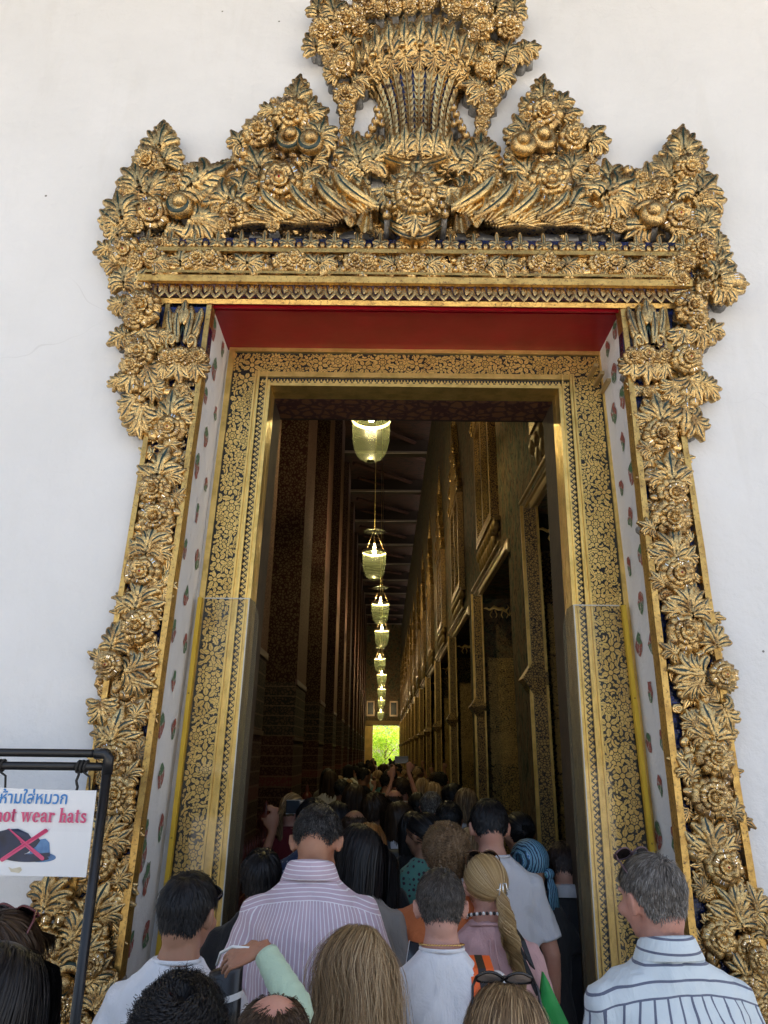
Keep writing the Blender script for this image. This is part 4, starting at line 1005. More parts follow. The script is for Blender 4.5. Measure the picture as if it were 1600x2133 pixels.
for px, py, s, r_ in ((1355, 945, 36, -40), (1362, 1105, 40, -60), (1382, 1220, 40, -40), (1408, 1365, 44, -50), (1488, 1348, 62, -15), (1462, 1405, 76, -80), (1455, 1420, 60, -110), (1500, 1470, 62, 170), (1440, 1620, 50, -30), (1520, 1700, 46, 30), (1450, 1520, 46, -30), (1525, 1870, 46, 60), (1572, 1900, 60, -5), (1588, 1950, 60, 30), (1555, 2040, 66, -30), (1592, 2060, 70, 0), (1470, 1860, 40, -40), (1560, 2090, 60, 60)): L(px, py, s, r_, .065)
R(1508, 1405, 66, .11); B(1450, 1372, 34, -20); B(1466, 1455, 36, 170); B(1430, 1565, 30, -15); B(1440, 1780, 28, -10); B(1590, 1930, 34, 0); R(1585, 2000, 56, .1); R(1560, 2060, 56, .1); R(1590, 2110, 60, .1); B(1350, 870, 24, 0); B(1372, 1150, 22, 0)
# capitals
def scroll_cap(sgn):
    m = MB()
    for sg in (-1, 1):
        finger(m, (sg * .12, -.55), R_(90 - sg * 20), 1.35, .17, sg * .35, H=.2, z0=.1, n=10)
        finger(m, (sg * .30, -.65), R_(90 - sg * 40), 1.3, .16, sg * .75, H=.18, z0=.04, n=10)
        finger(m, (sg * .46, -.2), R_(90 - sg * 28), .95, .14, sg * .3, H=.15, z0=.12, n=8)
        pts = []
        for i in range(18): t = i / 17; a = R_(-120) + t * R_(420); rr = .34 * (1 - .75 * t); pts.append((sg * (.42 + rr * math.cos(a) * .8), -.2 - .1 * t, -.48 + rr * math.sin(a)))
        m.tube(pts, [.09 * (1 - .5 * i / 17) for i in range(18)], 7)
        m.tube([(sg * .12, -.12, -.4), (sg * .03, -.2, 0), (sg * .1, -.16, .5)], [.04, .03, .02], 5, mi=1)
    for a in (90, 68, 112): finger(m, (0, .1), R_(a), .85 - abs(a - 90) * .012, .15, (90 - a) * .012, H=.2, z0=.2, n=8)
    me = m.mesh('capital_scroll'); [me.materials.append(x) for x in CM]; return me
CAPM = scroll_cap(1)
for px, w_ in ((383, 52), (1347, 55)):
    p = PY(px, 688, D1 - .07); r = mpp(p) * w_; 
    mkobj('capital_scroll', CAPM, crs, M=Matrix.Translation(p - ORIG) @ Matrix.Diagonal((r * .92, r * .8, r * 1.3, 1)))
    m = MB(); a0 = PY(px - w_ + 2, 640, D1 - .06); b0 = PY(px + w_ + 6 * (1 if px < 800 else 0), 640, D1 - .06); c0 = PY(px - w_ + 8, 750, D1 - .06); d0 = PY(px + w_ - 6, 750, D1 - .06)
    m.prism([(c0.x, -.062, c0.z), (d0.x, -.062, d0.z), (b0.x, -.062, b0.z), (a0.x, -.062, a0.z)], (0, .06, 0)); m.obj('capital_block', BLUE, crs)
for x0 in (350, 1322):
    sg = 1 if x0 < 800 else -1
    for dx, s in ((-4, 42), (26, 50), (62, 40), (46, 30), (8, 34)): R(x0 + dx - (0 if sg > 0 else 0), 742 + rnd.uniform(-4, 4), s, .09)
    for dx, s in ((-6, 44), (22, 52), (58, 46), (38, 40)): L(x0 + dx, 752, s, 180 + rnd.uniform(-15, 15), .075)
    for dx in (0, 16, 44, 50): O(x0 + dx, 766 + rnd.uniform(-6, 6), 14)
# ---------------- side garlands beside the capitals
for px, py, s in ((262, 525, 76), (303, 520, 46), (280, 545, 44), (298, 640, 84), (283, 660, 60), (290, 735, 70), (272, 760, 50), (280, 715, 40)): R(px, py, s, .10)
for px, py, s, r_ in ((262, 600, 56, 5), (280, 600, 50, 40), (250, 560, 46, -60), (240, 520, 46, -100), (270, 700, 50, -110), (300, 690, 56, 150), (330, 700, 40, 100), (285, 770, 60, 190), (308, 765, 60, 160), (262, 790, 40, -120), (320, 800, 44, 175),
                      (285, 830, 54, 205), (300, 850, 62, 190), (292, 868, 50, 170), (265, 640, 44, -80), (250, 500, 44, -20)): L(px, py, s, r_, .07)
for px, py, s in ((284, 812, 24), (308, 808, 26), (296, 835, 24), (318, 742, 18), (262, 690, 16), (306, 600, 22)): O(px, py, s, .07)
for px, py, s in ((1458, 520, 74), (1425, 545, 56), (1440, 640, 78), (1455, 665, 50), (1432, 748, 74), (1420, 580, 40), (1470, 600, 44), (1380, 565, 36)): R(px, py, s, .10)
for px, py, s, r_ in ((1488, 530, 44, 15), (1480, 560, 56, 60), (1450, 600, 56, 100), (1430, 610, 50, 170), (1440, 690, 54, 120), (1420, 690, 50, 190), (1465, 700, 50, 60), (1430, 790, 60, 150), (1450, 800, 56, 120), (1425, 815, 50, 190), (1435, 868, 58, 160), (1420, 850, 60, 178), (1470, 560, 46, 10), (1490, 545, 40, -5), (1400, 800, 44, 180)): L(px, py, s, r_, .07)
for px, py, s in ((1422, 822, 28), (1440, 842, 28), (1424, 850, 26), (1478, 715, 20), (1410, 700, 20), (1408, 770, 18)): O(px, py, s, .07)
for dx, dy, s, r_ in ((0, 0, 66, 82), (6, 12, 60, 98), (-4, -12, 60, 68)): L(1484 + dx, 592 + dy, s, r_, .12)
put('bud', 1518, 590, 34, 84, .13); L(1535, 590, 26, 100, .13)
# ---------------- pediment, left horn
for px, py, s in ((308, 338, 70), (366, 378, 46), (398, 358, 42), (318, 444, 82), (282, 470, 40), (335, 510, 44), (488, 446, 74), (462, 470, 40), (432, 352, 30), (585, 380, 104), (607, 240, 88), (540, 275, 74), (568, 470, 34), (520, 395, 36), (255, 400, 26), (452, 440, 40), (620, 445, 36), (355, 400, 42), (330, 350, 30)): R(px, py, s, .10)
for px, py, s, r_ in ((330, 330, 56, -4), (318, 345, 46, -32), (345, 345, 46, 22), (300, 410, 72, -25), (305, 415, 66, -60), (312, 420, 64, 10), (262, 470, 70, -20), (255, 480, 60, -50), (275, 400, 40, -70), (380, 420, 60, 40), (400, 405, 100, 62), (420, 420, 80, 80), (500, 440, 90, -66), (470, 400, 60, -80), (500, 420, 60, 20), (440, 400, 44, 10), (400, 470, 90, 95), (350, 485, 60, 100), (455, 360, 40, 60), (470, 380, 50, 70),
                      (618, 232, 48, 0), (604, 240, 40, -42), (636, 240, 40, 40), (580, 245, 46, -70), (640, 250, 50, 70), (655, 300, 50, 60), (660, 305, 56, 25), (640, 290, 40, -10), (505, 310, 40, -35), (530, 300, 40, -70), (545, 365, 60, -25), (545, 380, 56, -60), (625, 385, 60, 60), (620, 400, 64, 90), (640, 420, 60, 110), (560, 420, 60, 200), (600, 430, 60, 160), (650, 350, 44, 20), (545, 420, 50, -100)): L(px, py, s, r_, .075)
for px, py, s in ((430, 350, 26), (510, 325, 26), (503, 345, 24), (497, 364, 20), (622, 345, 26), (540, 345, 20), (650, 400, 24), (545, 425, 24), (600, 445, 28), (455, 372, 18), (645, 262, 20), (570, 215, 18), (655, 235, 16), (382, 395, 18), (260, 440, 18), (418, 372, 18)): O(px, py, s, .09)
put('vol', 378, 442, 38, -30, .10); put('vol', 648, 312, 34, -60, .12); put('vol', 612, 305, 34, -110, .06)
# right horn
for px, py, s in ((1132, 240, 86), (1195, 285, 68), (1145, 382, 106), (1225, 330, 28), (1238, 352, 26), (1336, 370, 40), (1378, 392, 54), (1436, 350, 68), (1410, 452, 82), (1243, 462, 68), (1440, 470, 36), (1098, 244, 36), (1120, 268, 36), (1385, 430, 40), (1200, 440, 34), (1290, 470, 36), (1470, 410, 26), (1355, 400, 34)): R(px, py, s, .10)
for px, py, s, r_ in ((1130, 234, 46, 0), (1114, 240, 40, -40), (1146, 240, 40, 40), (1170, 250, 46, 70), (1160, 230, 40, 40), (1095, 300, 52, -60), (1098, 290, 50, -30), (1225, 305, 50, 80), (1225, 295, 44, 50), (1180, 370, 60, 40), (1175, 345, 50, 60), (1110, 385, 66, -45), (1112, 400, 66, -80), (1085, 360, 50, -20), (1190, 400, 66, 85), (1180, 420, 60, 120), (1250, 420, 90, 68), (1255, 430, 80, 90), (1290, 405, 60, 45), (1270, 400, 60, -10), (1310, 410, 70, 75), (1240, 392, 40, 0), (1345, 395, 50, 10), (1424, 338, 56, 2), (1408, 350, 46, -28), (1438, 350, 46, 28), (1395, 380, 50, -30), (1385, 375, 50, 0), (1440, 420, 74, 55), (1450, 430, 64, 80), (1440, 400, 60, 30), (1465, 475, 50, 20), (1440, 490, 60, 80), (1350, 480, 70, -90), (1400, 490, 50, 100), (1180, 450, 70, 30), (1150, 450, 60, -20), (1120, 440, 50, 200), (1490, 520, 40, 15), (1300, 450, 50, 60)): L(px, py, s, r_, .075)
for px, py, s in ((1244, 372, 20), (1305, 362, 28), (1130, 425, 28), (1078, 412, 26), (1090, 430, 22), (1170, 300, 20), (1260, 385, 18), (1480, 412, 20), (1355, 370, 18), (1150, 205, 16), (1200, 255, 18), (1100, 200, 14), (1128, 465, 24)): O(px, py, s, .09)
put('vol', 1355, 460, 38, 30, .10, flip=True); put('vol', 1088, 315, 34, 60, .12, flip=True); put('vol', 1124, 305, 34, 100, .06, flip=True)
for px, py, s, r_ in ((336, 318, 52, 2), (338, 296, 38, -6), (1420, 326, 52, -2), (1416, 304, 38, 6), (620, 212, 40, 0), (623, 192, 30, -4), (1130, 214, 40, 0), (1128, 194, 32, 4)): L(px, py, s, r_, .09, var=3)
# swept wings and draped ribbons either side of the centre
for px, py, s, r_, fl in ((745, 470, 105, 2, False), (700, 482, 100, 6, False), (640, 480, 90, 8, False), (690, 452, 80, 0, False), (580, 478, 80, 4, False), (980, 474, 105, -2, True), (1025, 486, 100, -6, True), (1085, 484, 90, -8, True), (1035, 456, 80, 0, True), (1145, 482, 80, -4, True)):
    put('wing', px, py, s, r_, .07, var=0 if s > 110 else 1, flip=fl, stub=False)
def ribbon(sg):
    m = MB(); n = 14; rows = []
    for i in range(5):
        t = i / 4; row = []
        for j in range(n):
            u = j / (n - 1); wd = .08 + .95 * t; x = sg * (-wd * u * .9 + .15 * t); z = -t * .95 + .35 * u * t; y = -.3 - .14 * math.sin(u * 15) * (.25 + t * .7)
            row.append((x, y, z - .05 * math.cos(u * 15) * t))
        rows.append(row)
    v = [p for r in rows for p in r]; m.add(v, [(i * n + j, i * n + j + 1, (i + 1) * n + j + 1, (i + 1) * n + j) for i in range(4) for j in range(n - 1)], 0, True)
    v2 = [(x, y + .07, z) for x, y, z in v]; m.add(v2, [(i * n + j, (i + 1) * n + j, (i + 1) * n + j + 1, i * n + j + 1) for i in range(4) for j in range(n - 1)], 0, True)
    k = 4 * n
    m.add([v[k + j] for j in range(n)] + [v2[k + j] for j in range(n)], [(j, j + 1, n + j + 1, n + j) for j in range(n - 1)], 0, True)
    me = m.mesh('draped_ribbon'); me.materials.append(G_CARVE); return me
for px, sg in ((772, 1), (950, -1)):
    for k, (dx, dy, s) in enumerate(((0, 425, 72), (sg * 12, 408, 40))):
        p = PY(px + dx, dy, D1 - .12 - .02 * k); r = mpp(p) * s
        mkobj('draped_ribbon', ribbon(sg), crs, M=Matrix.Translation(p - ORIG) @ Matrix.Diagonal((r, r * .8, r * 1.35, 1)))
# ---------------- centre: vase of flowers
def arc_band(name, x0, x1, ytop, ybot, th, dep, n=20, grooves=True):
    m = MB(); rings = []
    for i in range(n + 1):
        t = i / n; px = x0 + (x1 - x0) * t; py = ytop + (ybot - ytop) * math.sin(math.pi * t); d = dep * (.45 + .55 * math.sin(math.pi * t))
        top = PY(px, py - th, D1 - d); bot = PY(px, py + th * .6, D1 - d * .8)
        md = (top + bot) / 2; rings.append([tuple(top - ORIG + Vector((0, .04, 0))), tuple(top - ORIG), tuple(md - ORIG + Vector((0, -.02, .02))), tuple(md - ORIG + Vector((0, -.008, -.0))), tuple(md - ORIG + Vector((0, -.02, -.02))), tuple(bot - ORIG), tuple(bot - ORIG + Vector((0, .05, 0)))])
    nn = len(m.f); m.loft(rings, 0, True, False, closed=False)
    for j in range(nn, len(m.m)):
        if (j - nn) % 6 in (3,): m.m[j] = 1
    return m.obj(name, CM, crs)
arc_band('bowl_rim', 780, 948, 440, 478, 16, .22); arc_band('foot_ring', 795, 936, 330, 347, 9, .26); arc_band('bowl_band', 786, 942, 455, 496, 10, .2)
# vase body (elliptic lathe, dark blue mosaic under leaf stalks)
vz = lambda py, d=.2: PY(866, py, D1 - d).z
prof_px = [(330, 50), (318, 60), (300, 66), (280, 62), (250, 60), (215, 62), (180, 70), (150, 84), (125, 100), (105, 114), (95, 116)]
vc = PY(872, 200, D1 - .1).x
vp = [(w_ * mpp(PY(866, py, D1 - .2)), vz(py)) for py, w_ in prof_px]
m = MB(); m.lathe(vp, 32, sy=.62, cap=True, M=Matrix.Translation((vc, -.02, 0))); vase = m.obj('vase_body', BLUE, crs)
def vr(z):
    for (r0_, z0_), (r1_, z1_) in zip(vp, vp[1:]):
        if z0_ <= z <= z1_: return r0_ + (r1_ - r0_) * (z - z0_) / (z1_ - z0_)
    return vp[-1][0]
def stalk_mesh(ang, zA, zB, wd):
    m = MB(); n = 16; sgn = 1 if ang > 0 else -1
    for side in (-1, 1):               # two rows of slanting leaflets along a rib
        for i in range(n):
            t = i / n; z = zA + (zB - zA) * t; w_ = wd * vr(z) / .15
            v = []
            for (u, dz, o) in ((0, 0, .018), (side * .5, .055, .028), (side * 1.0, .115, .012), (side * .55, .02, .010), (side * .2, .075, .03)):
                zz = min(z + dz * (zB - zA) * .9, zB + .04); a = ang + u * w_ / max(vr(zz), .05) * .55; rr = vr(zz) + o
                v.append((rr * math.sin(a), -rr * .62 * math.cos(a) - .02, zz))
            m.add(v, [(0, 3, 2, 4), (4, 2, 1), (0, 4, 1)][:2], 0, False)
    rib = []
    for i in range(12):
        z = zA + (zB - zA) * i / 11; rr = vr(z) + .02; rib.append((rr * math.sin(ang), -rr * .62 * math.cos(ang) - .02, z))
    m.tube(rib, .008, 5); m.tube([rib[-1], (rib[-1][0] * 1.08, rib[-1][1] - .04, rib[-1][2] + .015), (rib[-1][0] * 1.12, rib[-1][1] - .07, rib[-1][2] - .03)], [.03, .035, .01], 6)
    return m
for i in range(11):
    a = R_(-82 + 16.4 * i); o = stalk_mesh(a, vz(296), vz(112), .042).obj('vase_stalk', CM, vase, Vector((vc, 0, 0)))
G2 = G_CARVE
# skirt leaves at the foot and up-turned leaves above it
def on_ellipse(ang, py, rx, dy, s, rot, dep0=.1, sy=.62, name='acanthus_leaf', var=3, tiltx=.0):
    u = mpp(PY(866, py, D1 - .2)); rr = rx * u; x = vc + rr * math.sin(ang); y = -.02 - rr * sy * math.cos(ang); z = vz(py)
    M = Matrix.Translation((x, y, z)) @ Matrix.Rotation(ang, 4, 'Z') @ Matrix.Rotation(tiltx, 4, 'X') @ Matrix.Rotation(R_(rot), 4, 'Y') @ Matrix.Diagonal((s * u * .9, s * u * .8, s * u * 1.2, 1))
    mkobj(name, LEAVES[var], crs, M=M)
for i in range(9):
    a = R_(-80 + 20 * i); on_ellipse(a, 300, 80, 0, 42, 180, tiltx=.9)
for i in range(9): a = R_(-80 + 20 * i); on_ellipse(a, 306, 74, 0, 48, 0, tiltx=-.35 + .7)
for i in range(7): a = R_(-75 + 25 * i); on_ellipse(a, 318, 78, 0, 36, 180, tiltx=1.2)
# lip: drooping lobes, then the tall crown of rays above
for i in range(13):
    a = R_(-88 + 14.7 * i); on_ellipse(a, 122, 122, 0, 30, 180, tiltx=.8, var=3)
for i in range(15):
    a = R_(-92 + 13.1 * i); on_ellipse(a, 122, 116, 0, 52, 0, tiltx=.45, var=3)
for i in range(11):
    a = R_(-85 + 17 * i); on_ellipse(a, 92, 100, 0, 50, 0, tiltx=.25, var=3)
# bouquet over the vase
for px, py, s in ((742, 30, 50), (768, 12, 54), (800, -5, 50), (835, -8, 50), (870, -14, 60), (905, -10, 50), (938, 0, 54), (972, 10, 54), (1002, 20, 50), (1003, 58, 56), (790, 18, 40), (950, 22, 44), (980, 40, 40), (855, 12, 40), (890, 10, 40), (820, 14, 40), (722, 42, 60), (1062, 55, 60), (670, 62, 54), (712, 135, 58), (1012, 140, 52), (750, 55, 40), (985, 75, 36), (700, 60, 36), (1035, 45, 36)): R(px, py, s, .14, tilt=.8)
for px, py, s, r_ in ((700, 40, 44, -30), (663, 35, 34, 0), (770, 0, 50, -10), (820, 0, 50, 0), (920, 0, 50, 5), (1000, 20, 50, 30), (1030, 30, 44, 20), (1070, 35, 34, 0), (660, 110, 40, -10), (1085, 110, 44, 80), (1075, 110, 36, 120), (735, 100, 44, -60), (705, 165, 36, -60), (737, 176, 42, 78), (732, 184, 34, 115), (1030, 175, 48, 60), (1004, 188, 50, -80), (1010, 198, 42, -110), (738, 108, 36, -100), (1002, 105, 38, 80), (685, 100, 40, -80), (1050, 130, 40, 20)): L(px, py, s, r_, .10, tilt=.6)
for i, (px, py, s) in enumerate(((720, 198, 56), (722, 226, 42), (723, 251, 36), (720, 272, 30), (717, 290, 22), (714, 303, 20), (710, 316, 17), (707, 328, 15), (702, 340, 13), (1022, 200, 56), (1012, 230, 42), (1004, 255, 36), (1002, 276, 30), (1008, 292, 22), (1014, 306, 20), (1020, 318, 18), (1026, 330, 17), (1033, 341, 15), (1040, 350, 13), (1036, 112, 24), (1056, 118, 22), (1064, 132, 22), (1066, 148, 20), (690, 110, 26), (682, 125, 24), (684, 142, 22), (690, 158, 22), (708, 105, 24))): (R if s > 21 else O)(px, py, s, .08)
for px, py, s in ((708, 366, 44), (735, 398, 46), (1025, 370, 46), (1000, 402, 42), (1062, 408, 26), (765, 345, 28), (980, 350, 28), (815, 435, 34), (920, 435, 34), (690, 420, 30), (1050, 430, 30)): R(px, py, s, .09)
for px, py, s, r_ in ((752, 358, 66, -20), (758, 368, 60, -55), (735, 345, 60, 10), (775, 350, 60, 35), (988, 358, 66, 20), (980, 366, 60, 55), (1005, 345, 60, -10), (960, 350, 60, -35), (770, 395, 66, -100), (800, 400, 60, 170), (955, 400, 66, 100), (935, 400, 60, -170), (700, 405, 50, -60), (1045, 410, 56, 55), (780, 330, 50, -40), (950, 330, 50, 40), (680, 425, 50, -85), (720, 430, 60, -70), (1035, 435, 60, 70), (1075, 430, 50, 60)): L(px, py, s, r_, .08)
for px, py, s in ((785, 232, 18), (790, 245, 20), (783, 258, 22), (776, 272, 22), (768, 286, 20), (795, 262, 16), (945, 228, 16), (950, 242, 18), (956, 258, 20), (962, 272, 22), (970, 286, 20), (945, 262, 16)): O(px, py, s, .1)
# central sunburst flower
for i in range(12):
    a = i * 30 + 0; s = 62 if i == 0 else 52
    L(865 + 14 * math.sin(R_(a)), 408 - 14 * math.cos(R_(a)), s, a, .20 - .01 * (i % 2), var=3)
R(865, 405, 100, .27, var=0); L(865, 452, 40, 180, .24, var=3)
for px, py in ((812, 432), (918, 432), (806, 452), (926, 450)): O(px, py, 22, .2)
# fill behind everything
outline_fill([(255, 385), (300, 325), (335, 310), (350, 345), (440, 350), (470, 370), (500, 300), (560, 255), (615, 225), (640, 240), (680, 300), (690, 400), (790, 400), (950, 400), (1040, 400), (1060, 300), (1125, 228), (1160, 250), (1230, 300), (1240, 370), (1330, 360), (1385, 355), (1418, 325), (1455, 375), (1480, 410), (1480, 490), (240, 490)], 15, .05, (13, 22))
outline_fill([(245, 490), (305, 500), (320, 600), (330, 700), (310, 800), (290, 880), (265, 780), (262, 640), (240, 560)], 14, .05, (13, 20))
outline_fill([(1420, 500), (1480, 490), (1490, 560), (1460, 640), (1455, 760), (1440, 880), (1410, 800), (1405, 640)], 14, .05, (13, 20))
outline_fill([(670, 60), (740, 20), (860, 0), (1000, 10), (1080, 50), (1060, 80), (990, 80), (870, 30), (760, 80), (700, 80)], 15, .07, (13, 20))
outline_fill([(695, 100), (740, 110), (745, 180), (700, 180)], 20); outline_fill([(1000, 90), (1050, 100), (1040, 190), (1000, 190)], 20)
outline_fill([(90, 1850), (120, 1880), (170, 1960), (240, 2040), (230, 2133), (80, 2133), (70, 1960)], 22, .04)
outline_fill([(205, 1370), (240, 1330), (262, 1390), (250, 1450), (210, 1470)], 18); outline_fill([(1490, 1330), (1520, 1400), (1510, 1480), (1480, 1450)], 18)
outline_fill([(1560, 1900), (1600, 1890), (1600, 2133), (1560, 2133)], 22, .04)
outline_fill([(308, 526), (1424, 538), (1424, 582), (308, 570)], 12, .098, (13, 19))
# pilaster undergrowth
for (a, b) in ((LO, LI), (RI, RO)):
    Y = D1 - .05; z = PY(866, 800, Y).z
    while z > .3:
        for _ in range(4):
            xa_, xb_ = XL(a, Y, z) + .04, XL(b, Y, z) - .01; x = rnd.uniform(xa_, xb_); r = rnd.uniform(.04, .062); kd = rnd.random(); me = LEAVES[3] if kd < .6 else (ROSES[5] if kd < .8 else BERRY)
            if kd > .6: r *= .55
            M = Matrix.Translation((x, -.052, z)) @ Matrix.Rotation(rnd.uniform(0, 6.28), 4, 'Y') @ Matrix.Diagonal((r, r * .7, r * 1.2, 1))
            FILL.add([tuple(v.co) for v in me.vertices], [tuple(q_.vertices) for q_ in me.polygons], [q_.material_index for q_ in me.polygons], True, M)
        z -= .032
FILL.obj('small_leaf_undergrowth', CM, crs, kind='stuff')
STUB.obj('cement_core', CEMENT, crs, kind='stuff')
print('ORN', len(placed), 'filltris', len(FILL.f) * 2)
# ================================================================== PEOPLE
def remesh(mb, vox, smooth=3, name='x'):
    me = mb.mesh(name); o = bpy.data.objects.new('tmp', me); COL.objects.link(o)
    r = o.modifiers.new('r', 'REMESH'); r.mode = 'VOXEL'; r.voxel_size = vox; r.use_smooth_shade = True
    if smooth: s_ = o.modifiers.new('s', 'SMOOTH'); s_.factor = .5; s_.iterations = smooth
    dg = bpy.context.evaluated_depsgraph_get(); ev = o.evaluated_get(dg); out = bpy.data.meshes.new_from_object(ev); out.name = name
    bpy.data.objects.remove(o); return out
def sring(cx, cy, z, hw, hd, n=22, p=2.4, tilt=0):
    out = []
    for k in range(n):
        a = 2 * math.pi * k / n; c, s = math.cos(a), math.sin(a)
        x = abs(c) ** (2 / p) * math.copysign(1, c) * hw; y = abs(s) ** (2 / p) * math.copysign(1, s) * hd
        out.append((cx + x, cy + y, z + tilt * y))
    return out
def hand(m, W, d, nrm, side=1, curl=.5, s=1.0):
    """palm and five fingers; W wrist, d direction of the fingers, nrm back of the hand"""
    d = Vector(d).normalized(); nrm = (Vector(nrm) - d * d.dot(Vector(nrm))).normalized(); a = d.cross(nrm).normalized() * side
    W = Vector(W)
    rr = [[W + d * t * s + a * (math.cos(q_) * w_ * s) + nrm * (math.sin(q_) * h_ * s) for q_ in [2 * math.pi * k / 10 for k in range(10)]] for t, w_, h_ in ((-.02, .026, .02), (.015, .03, .019), (.05, .04, .017), (.085, .042, .014), (.098, .038, .011))]
    m.loft(rr, 0)
    for i, (off, L) in enumerate(((.034, .074), (.0118, .084), (-.0118, .078), (-.033, .062))):
        p = W + d * (.085 * s) + a * off * s; pts = [p - d * .02 * s]; dd = d + a * off * 1.2; c = curl * (1 + .12 * i)
        for k, fr in enumerate((.42, .32, .26)):
            pts.append(pts[-1] + dd.normalized() * (L * fr + (.02 if k == 0 else 0)) * s)
            dd = (dd.normalized() * math.cos(c) - nrm * math.sin(c))
        m.tube(pts, [.0086 * s, .0083 * s, .0076 * s, .006 * s], 8)
    p = W + d * .025 * s + a * .026 * s
    m.tube([p, p + (d * .02 + a * .028 - nrm * .012) * s, p + (d * .05 + a * .034 - nrm * .028) * s, p + (d * .072 + a * .026 - nrm * .04) * s], [.013 * s, .0115 * s, .0098 * s, .008 * s], 8)
def head_parts(m, HM, female=False, ears=True):
    def E(c, r, rot=None, n=16, k=12): m.ell(c, r, n, k, 0, HM, rot)
    E((0, -.014, .028), (.075, .096, .086)); E((0, -.035, -.03), (.060, .068, .088)); E((0, .03, -.02), (.061, .066, .085)); E((0, .035, -.07), (.046, .045, .042)); E((0, .066, -.094), (.022, .018, .018))
    E((0, .086, .022), (.05, .018, .016)); m.tube([HM @ Vector(p) for p in ((0, .096, .012), (0, .112, -.018), (0, .116, -.032))], [.008, .011, .014], 8)
    for s_ in (-1, 1):
        E((s_ * .013, .104, -.036), (.009, .010, .008)); E((s_ * .042, .07, -.03), (.022, .025, .022))
        if ears:
            rt = Euler((R_(-12), R_(s_ * 12), R_(s_ * -28))).to_matrix()
            E((s_ * .083, -.012, -.012), (.008, .019, .030), rt); 
            m.tube([HM @ Vector((s_ * x, y, z)) for x, y, z in ((.078, .004, -.0), (.086, .003, .016), (.092, -.012, .022), (.096, -.026, .010), (.093, -.024, -.012), (.085, -.012, -.032), (.079, -.002, -.040))], [.004, .0055, .006, .006, .0055, .006, .005], 7)
    E((0, .100, -.062), (.022, .012, .006)); E((0, .099, -.070), (.018, .011, .006))
PROT = {}
def build_human(H=1.75, heavy=1.0, female=False, armL=None, armR=None, hy=0, hp=0, lean=0, vox=.011, shirt='tee', wr=1.0, seed=0, sleeve=.55, shw=1.0):
    """returns body, shirt, trousers, shoe meshes in local metres (scale applied), plus the head matrix"""
    S = H / 1.75; b = MB(); s = MB(); fw = .93 if female else 1.0
    HM = Matrix.Translation((0, lean * .18, 1.50)) @ Matrix.Rotation(R_(hy), 4, 'Z') @ Matrix.Rotation(R_(hp), 4, 'X') @ Matrix.Translation((0, .03, .122)); nc = HM @ Vector((0, -.02, -.05)); nb = Vector((0, -.006 + lean * .14, 1.50)); nm = nc.lerp(nb, .5)
    head_parts(b, HM, female)
    # neck and torso
    rings = [sring(nc.x, nc.y, nc.z + .02, .052, .056), sring(nc.x, nc.y, nc.z - .01, .053 * fw, .056), sring(nm.x, nm.y, min(nm.z, nc.z - .015), .057 * fw, .058), sring(0, -.008 + lean * .12, 1.485, .072, .060),
             sring(0, -.01 + lean * .1, 1.445, .100, .066), sring(0, -.005 + lean * .08, 1.395, .145 * fw, .085), sring(0, 0, 1.33, .158 * fw, .095 * heavy), sring(0, 0, 1.22, .150 * heavy * fw, .095 * heavy), sring(0, 0, 1.08, .145 * heavy * fw, .095 * heavy), sring(0, 0, .95, .165 * heavy, .115 * heavy), sring(0, 0, .86, .165, .11)]
    b.loft(rings, 0)
    sh = .166 * fw * shw
    def arm(side, J):
        if J is None: J = [(.235 * fw, -.015, 1.13), (.25, .07, .90), (0, .25, -1), (1, 0, 0), .35]
        else: J = [Vector(v) if i < 4 else v for i, v in enumerate(J)]
        El, Wr, hd, hn, cu = J; El = Vector((side * El[0], El[1], El[2])); Wr = Vector((side * Wr[0], Wr[1], Wr[2])); hd = Vector((side * hd[0], hd[1], hd[2])); hn = Vector((side * hn[0], hn[1], hn[2]))
        Sp = Vector((side * sh, 0 + lean * .06, 1.375)); In = Vector((side * sh * .5, lean * .06, 1.39))
        b.tube([In, Sp, Sp * .6 + El * .4, El, El * .6 + Wr * .4, Wr], [.045, .050, .045, .037, .036, .025], 12)
        hand(b, Wr, hd, hn, side, cu, .9 if female else 1.0)
        f = sleeve
        if f <= 1.0:
            e = Sp.lerp(El, f); mid = Sp.lerp(El, f * .5); s.tube([In, Sp, mid, e, e + (El - Sp) * .001], [.062, .066, .068 * heavy, .070 * heavy, .064 * heavy], 16)
        else:
            e = El.lerp(Wr, .93); s.tube([In, Sp, Sp.lerp(El, .5), El, El.lerp(Wr, .5), e], [.060, .064, .060, .056, .050, .040], 16)
    arm(-1, armL); arm(1, armR)
    # legs
    lg = MB(); sh_ = MB()
    for sd_ in (-1, 1):
        b.tube([(sd_ * .085, 0, .92), (sd_ * .1, 0, .7), (sd_ * .1, .01, .48), (sd_ * .1, -.01, .3), (sd_ * .1, -.01, .09)], [.085, .078, .052, .054, .035], 12)
        lg.tube([(sd_ * .075, 0, .95), (sd_ * .095, 0, .75), (sd_ * .1, .01, .48), (sd_ * .1, -.005, .3), (sd_ * .1, -.005, .06)], [.10 * heavy, .095 * heavy, .072, .068, .065], 14)
        b.loft([sring(sd_ * .1, .02, .1, .035, .045), sring(sd_ * .1, .05, .05, .04, .10), sring(sd_ * .1, .055, .03, .042, .12)], 0)
        sh_.loft([sring(sd_ * .1, .0, .12, .045, .05), sring(sd_ * .1, .045, .07, .048, .105), sring(sd_ * .1, .055, .035, .052, .135), sring(sd_ * .1, .055, .004, .052, .138)], 0)
    lg.loft([sring(0, 0, 1.0, .163 * heavy, .118 * heavy), sring(0, 0, .9, .175 * heavy, .125 * heavy), sring(0, 0, .8, .17 * heavy, .115)], 0)
    # shirt torso
    k = heavy
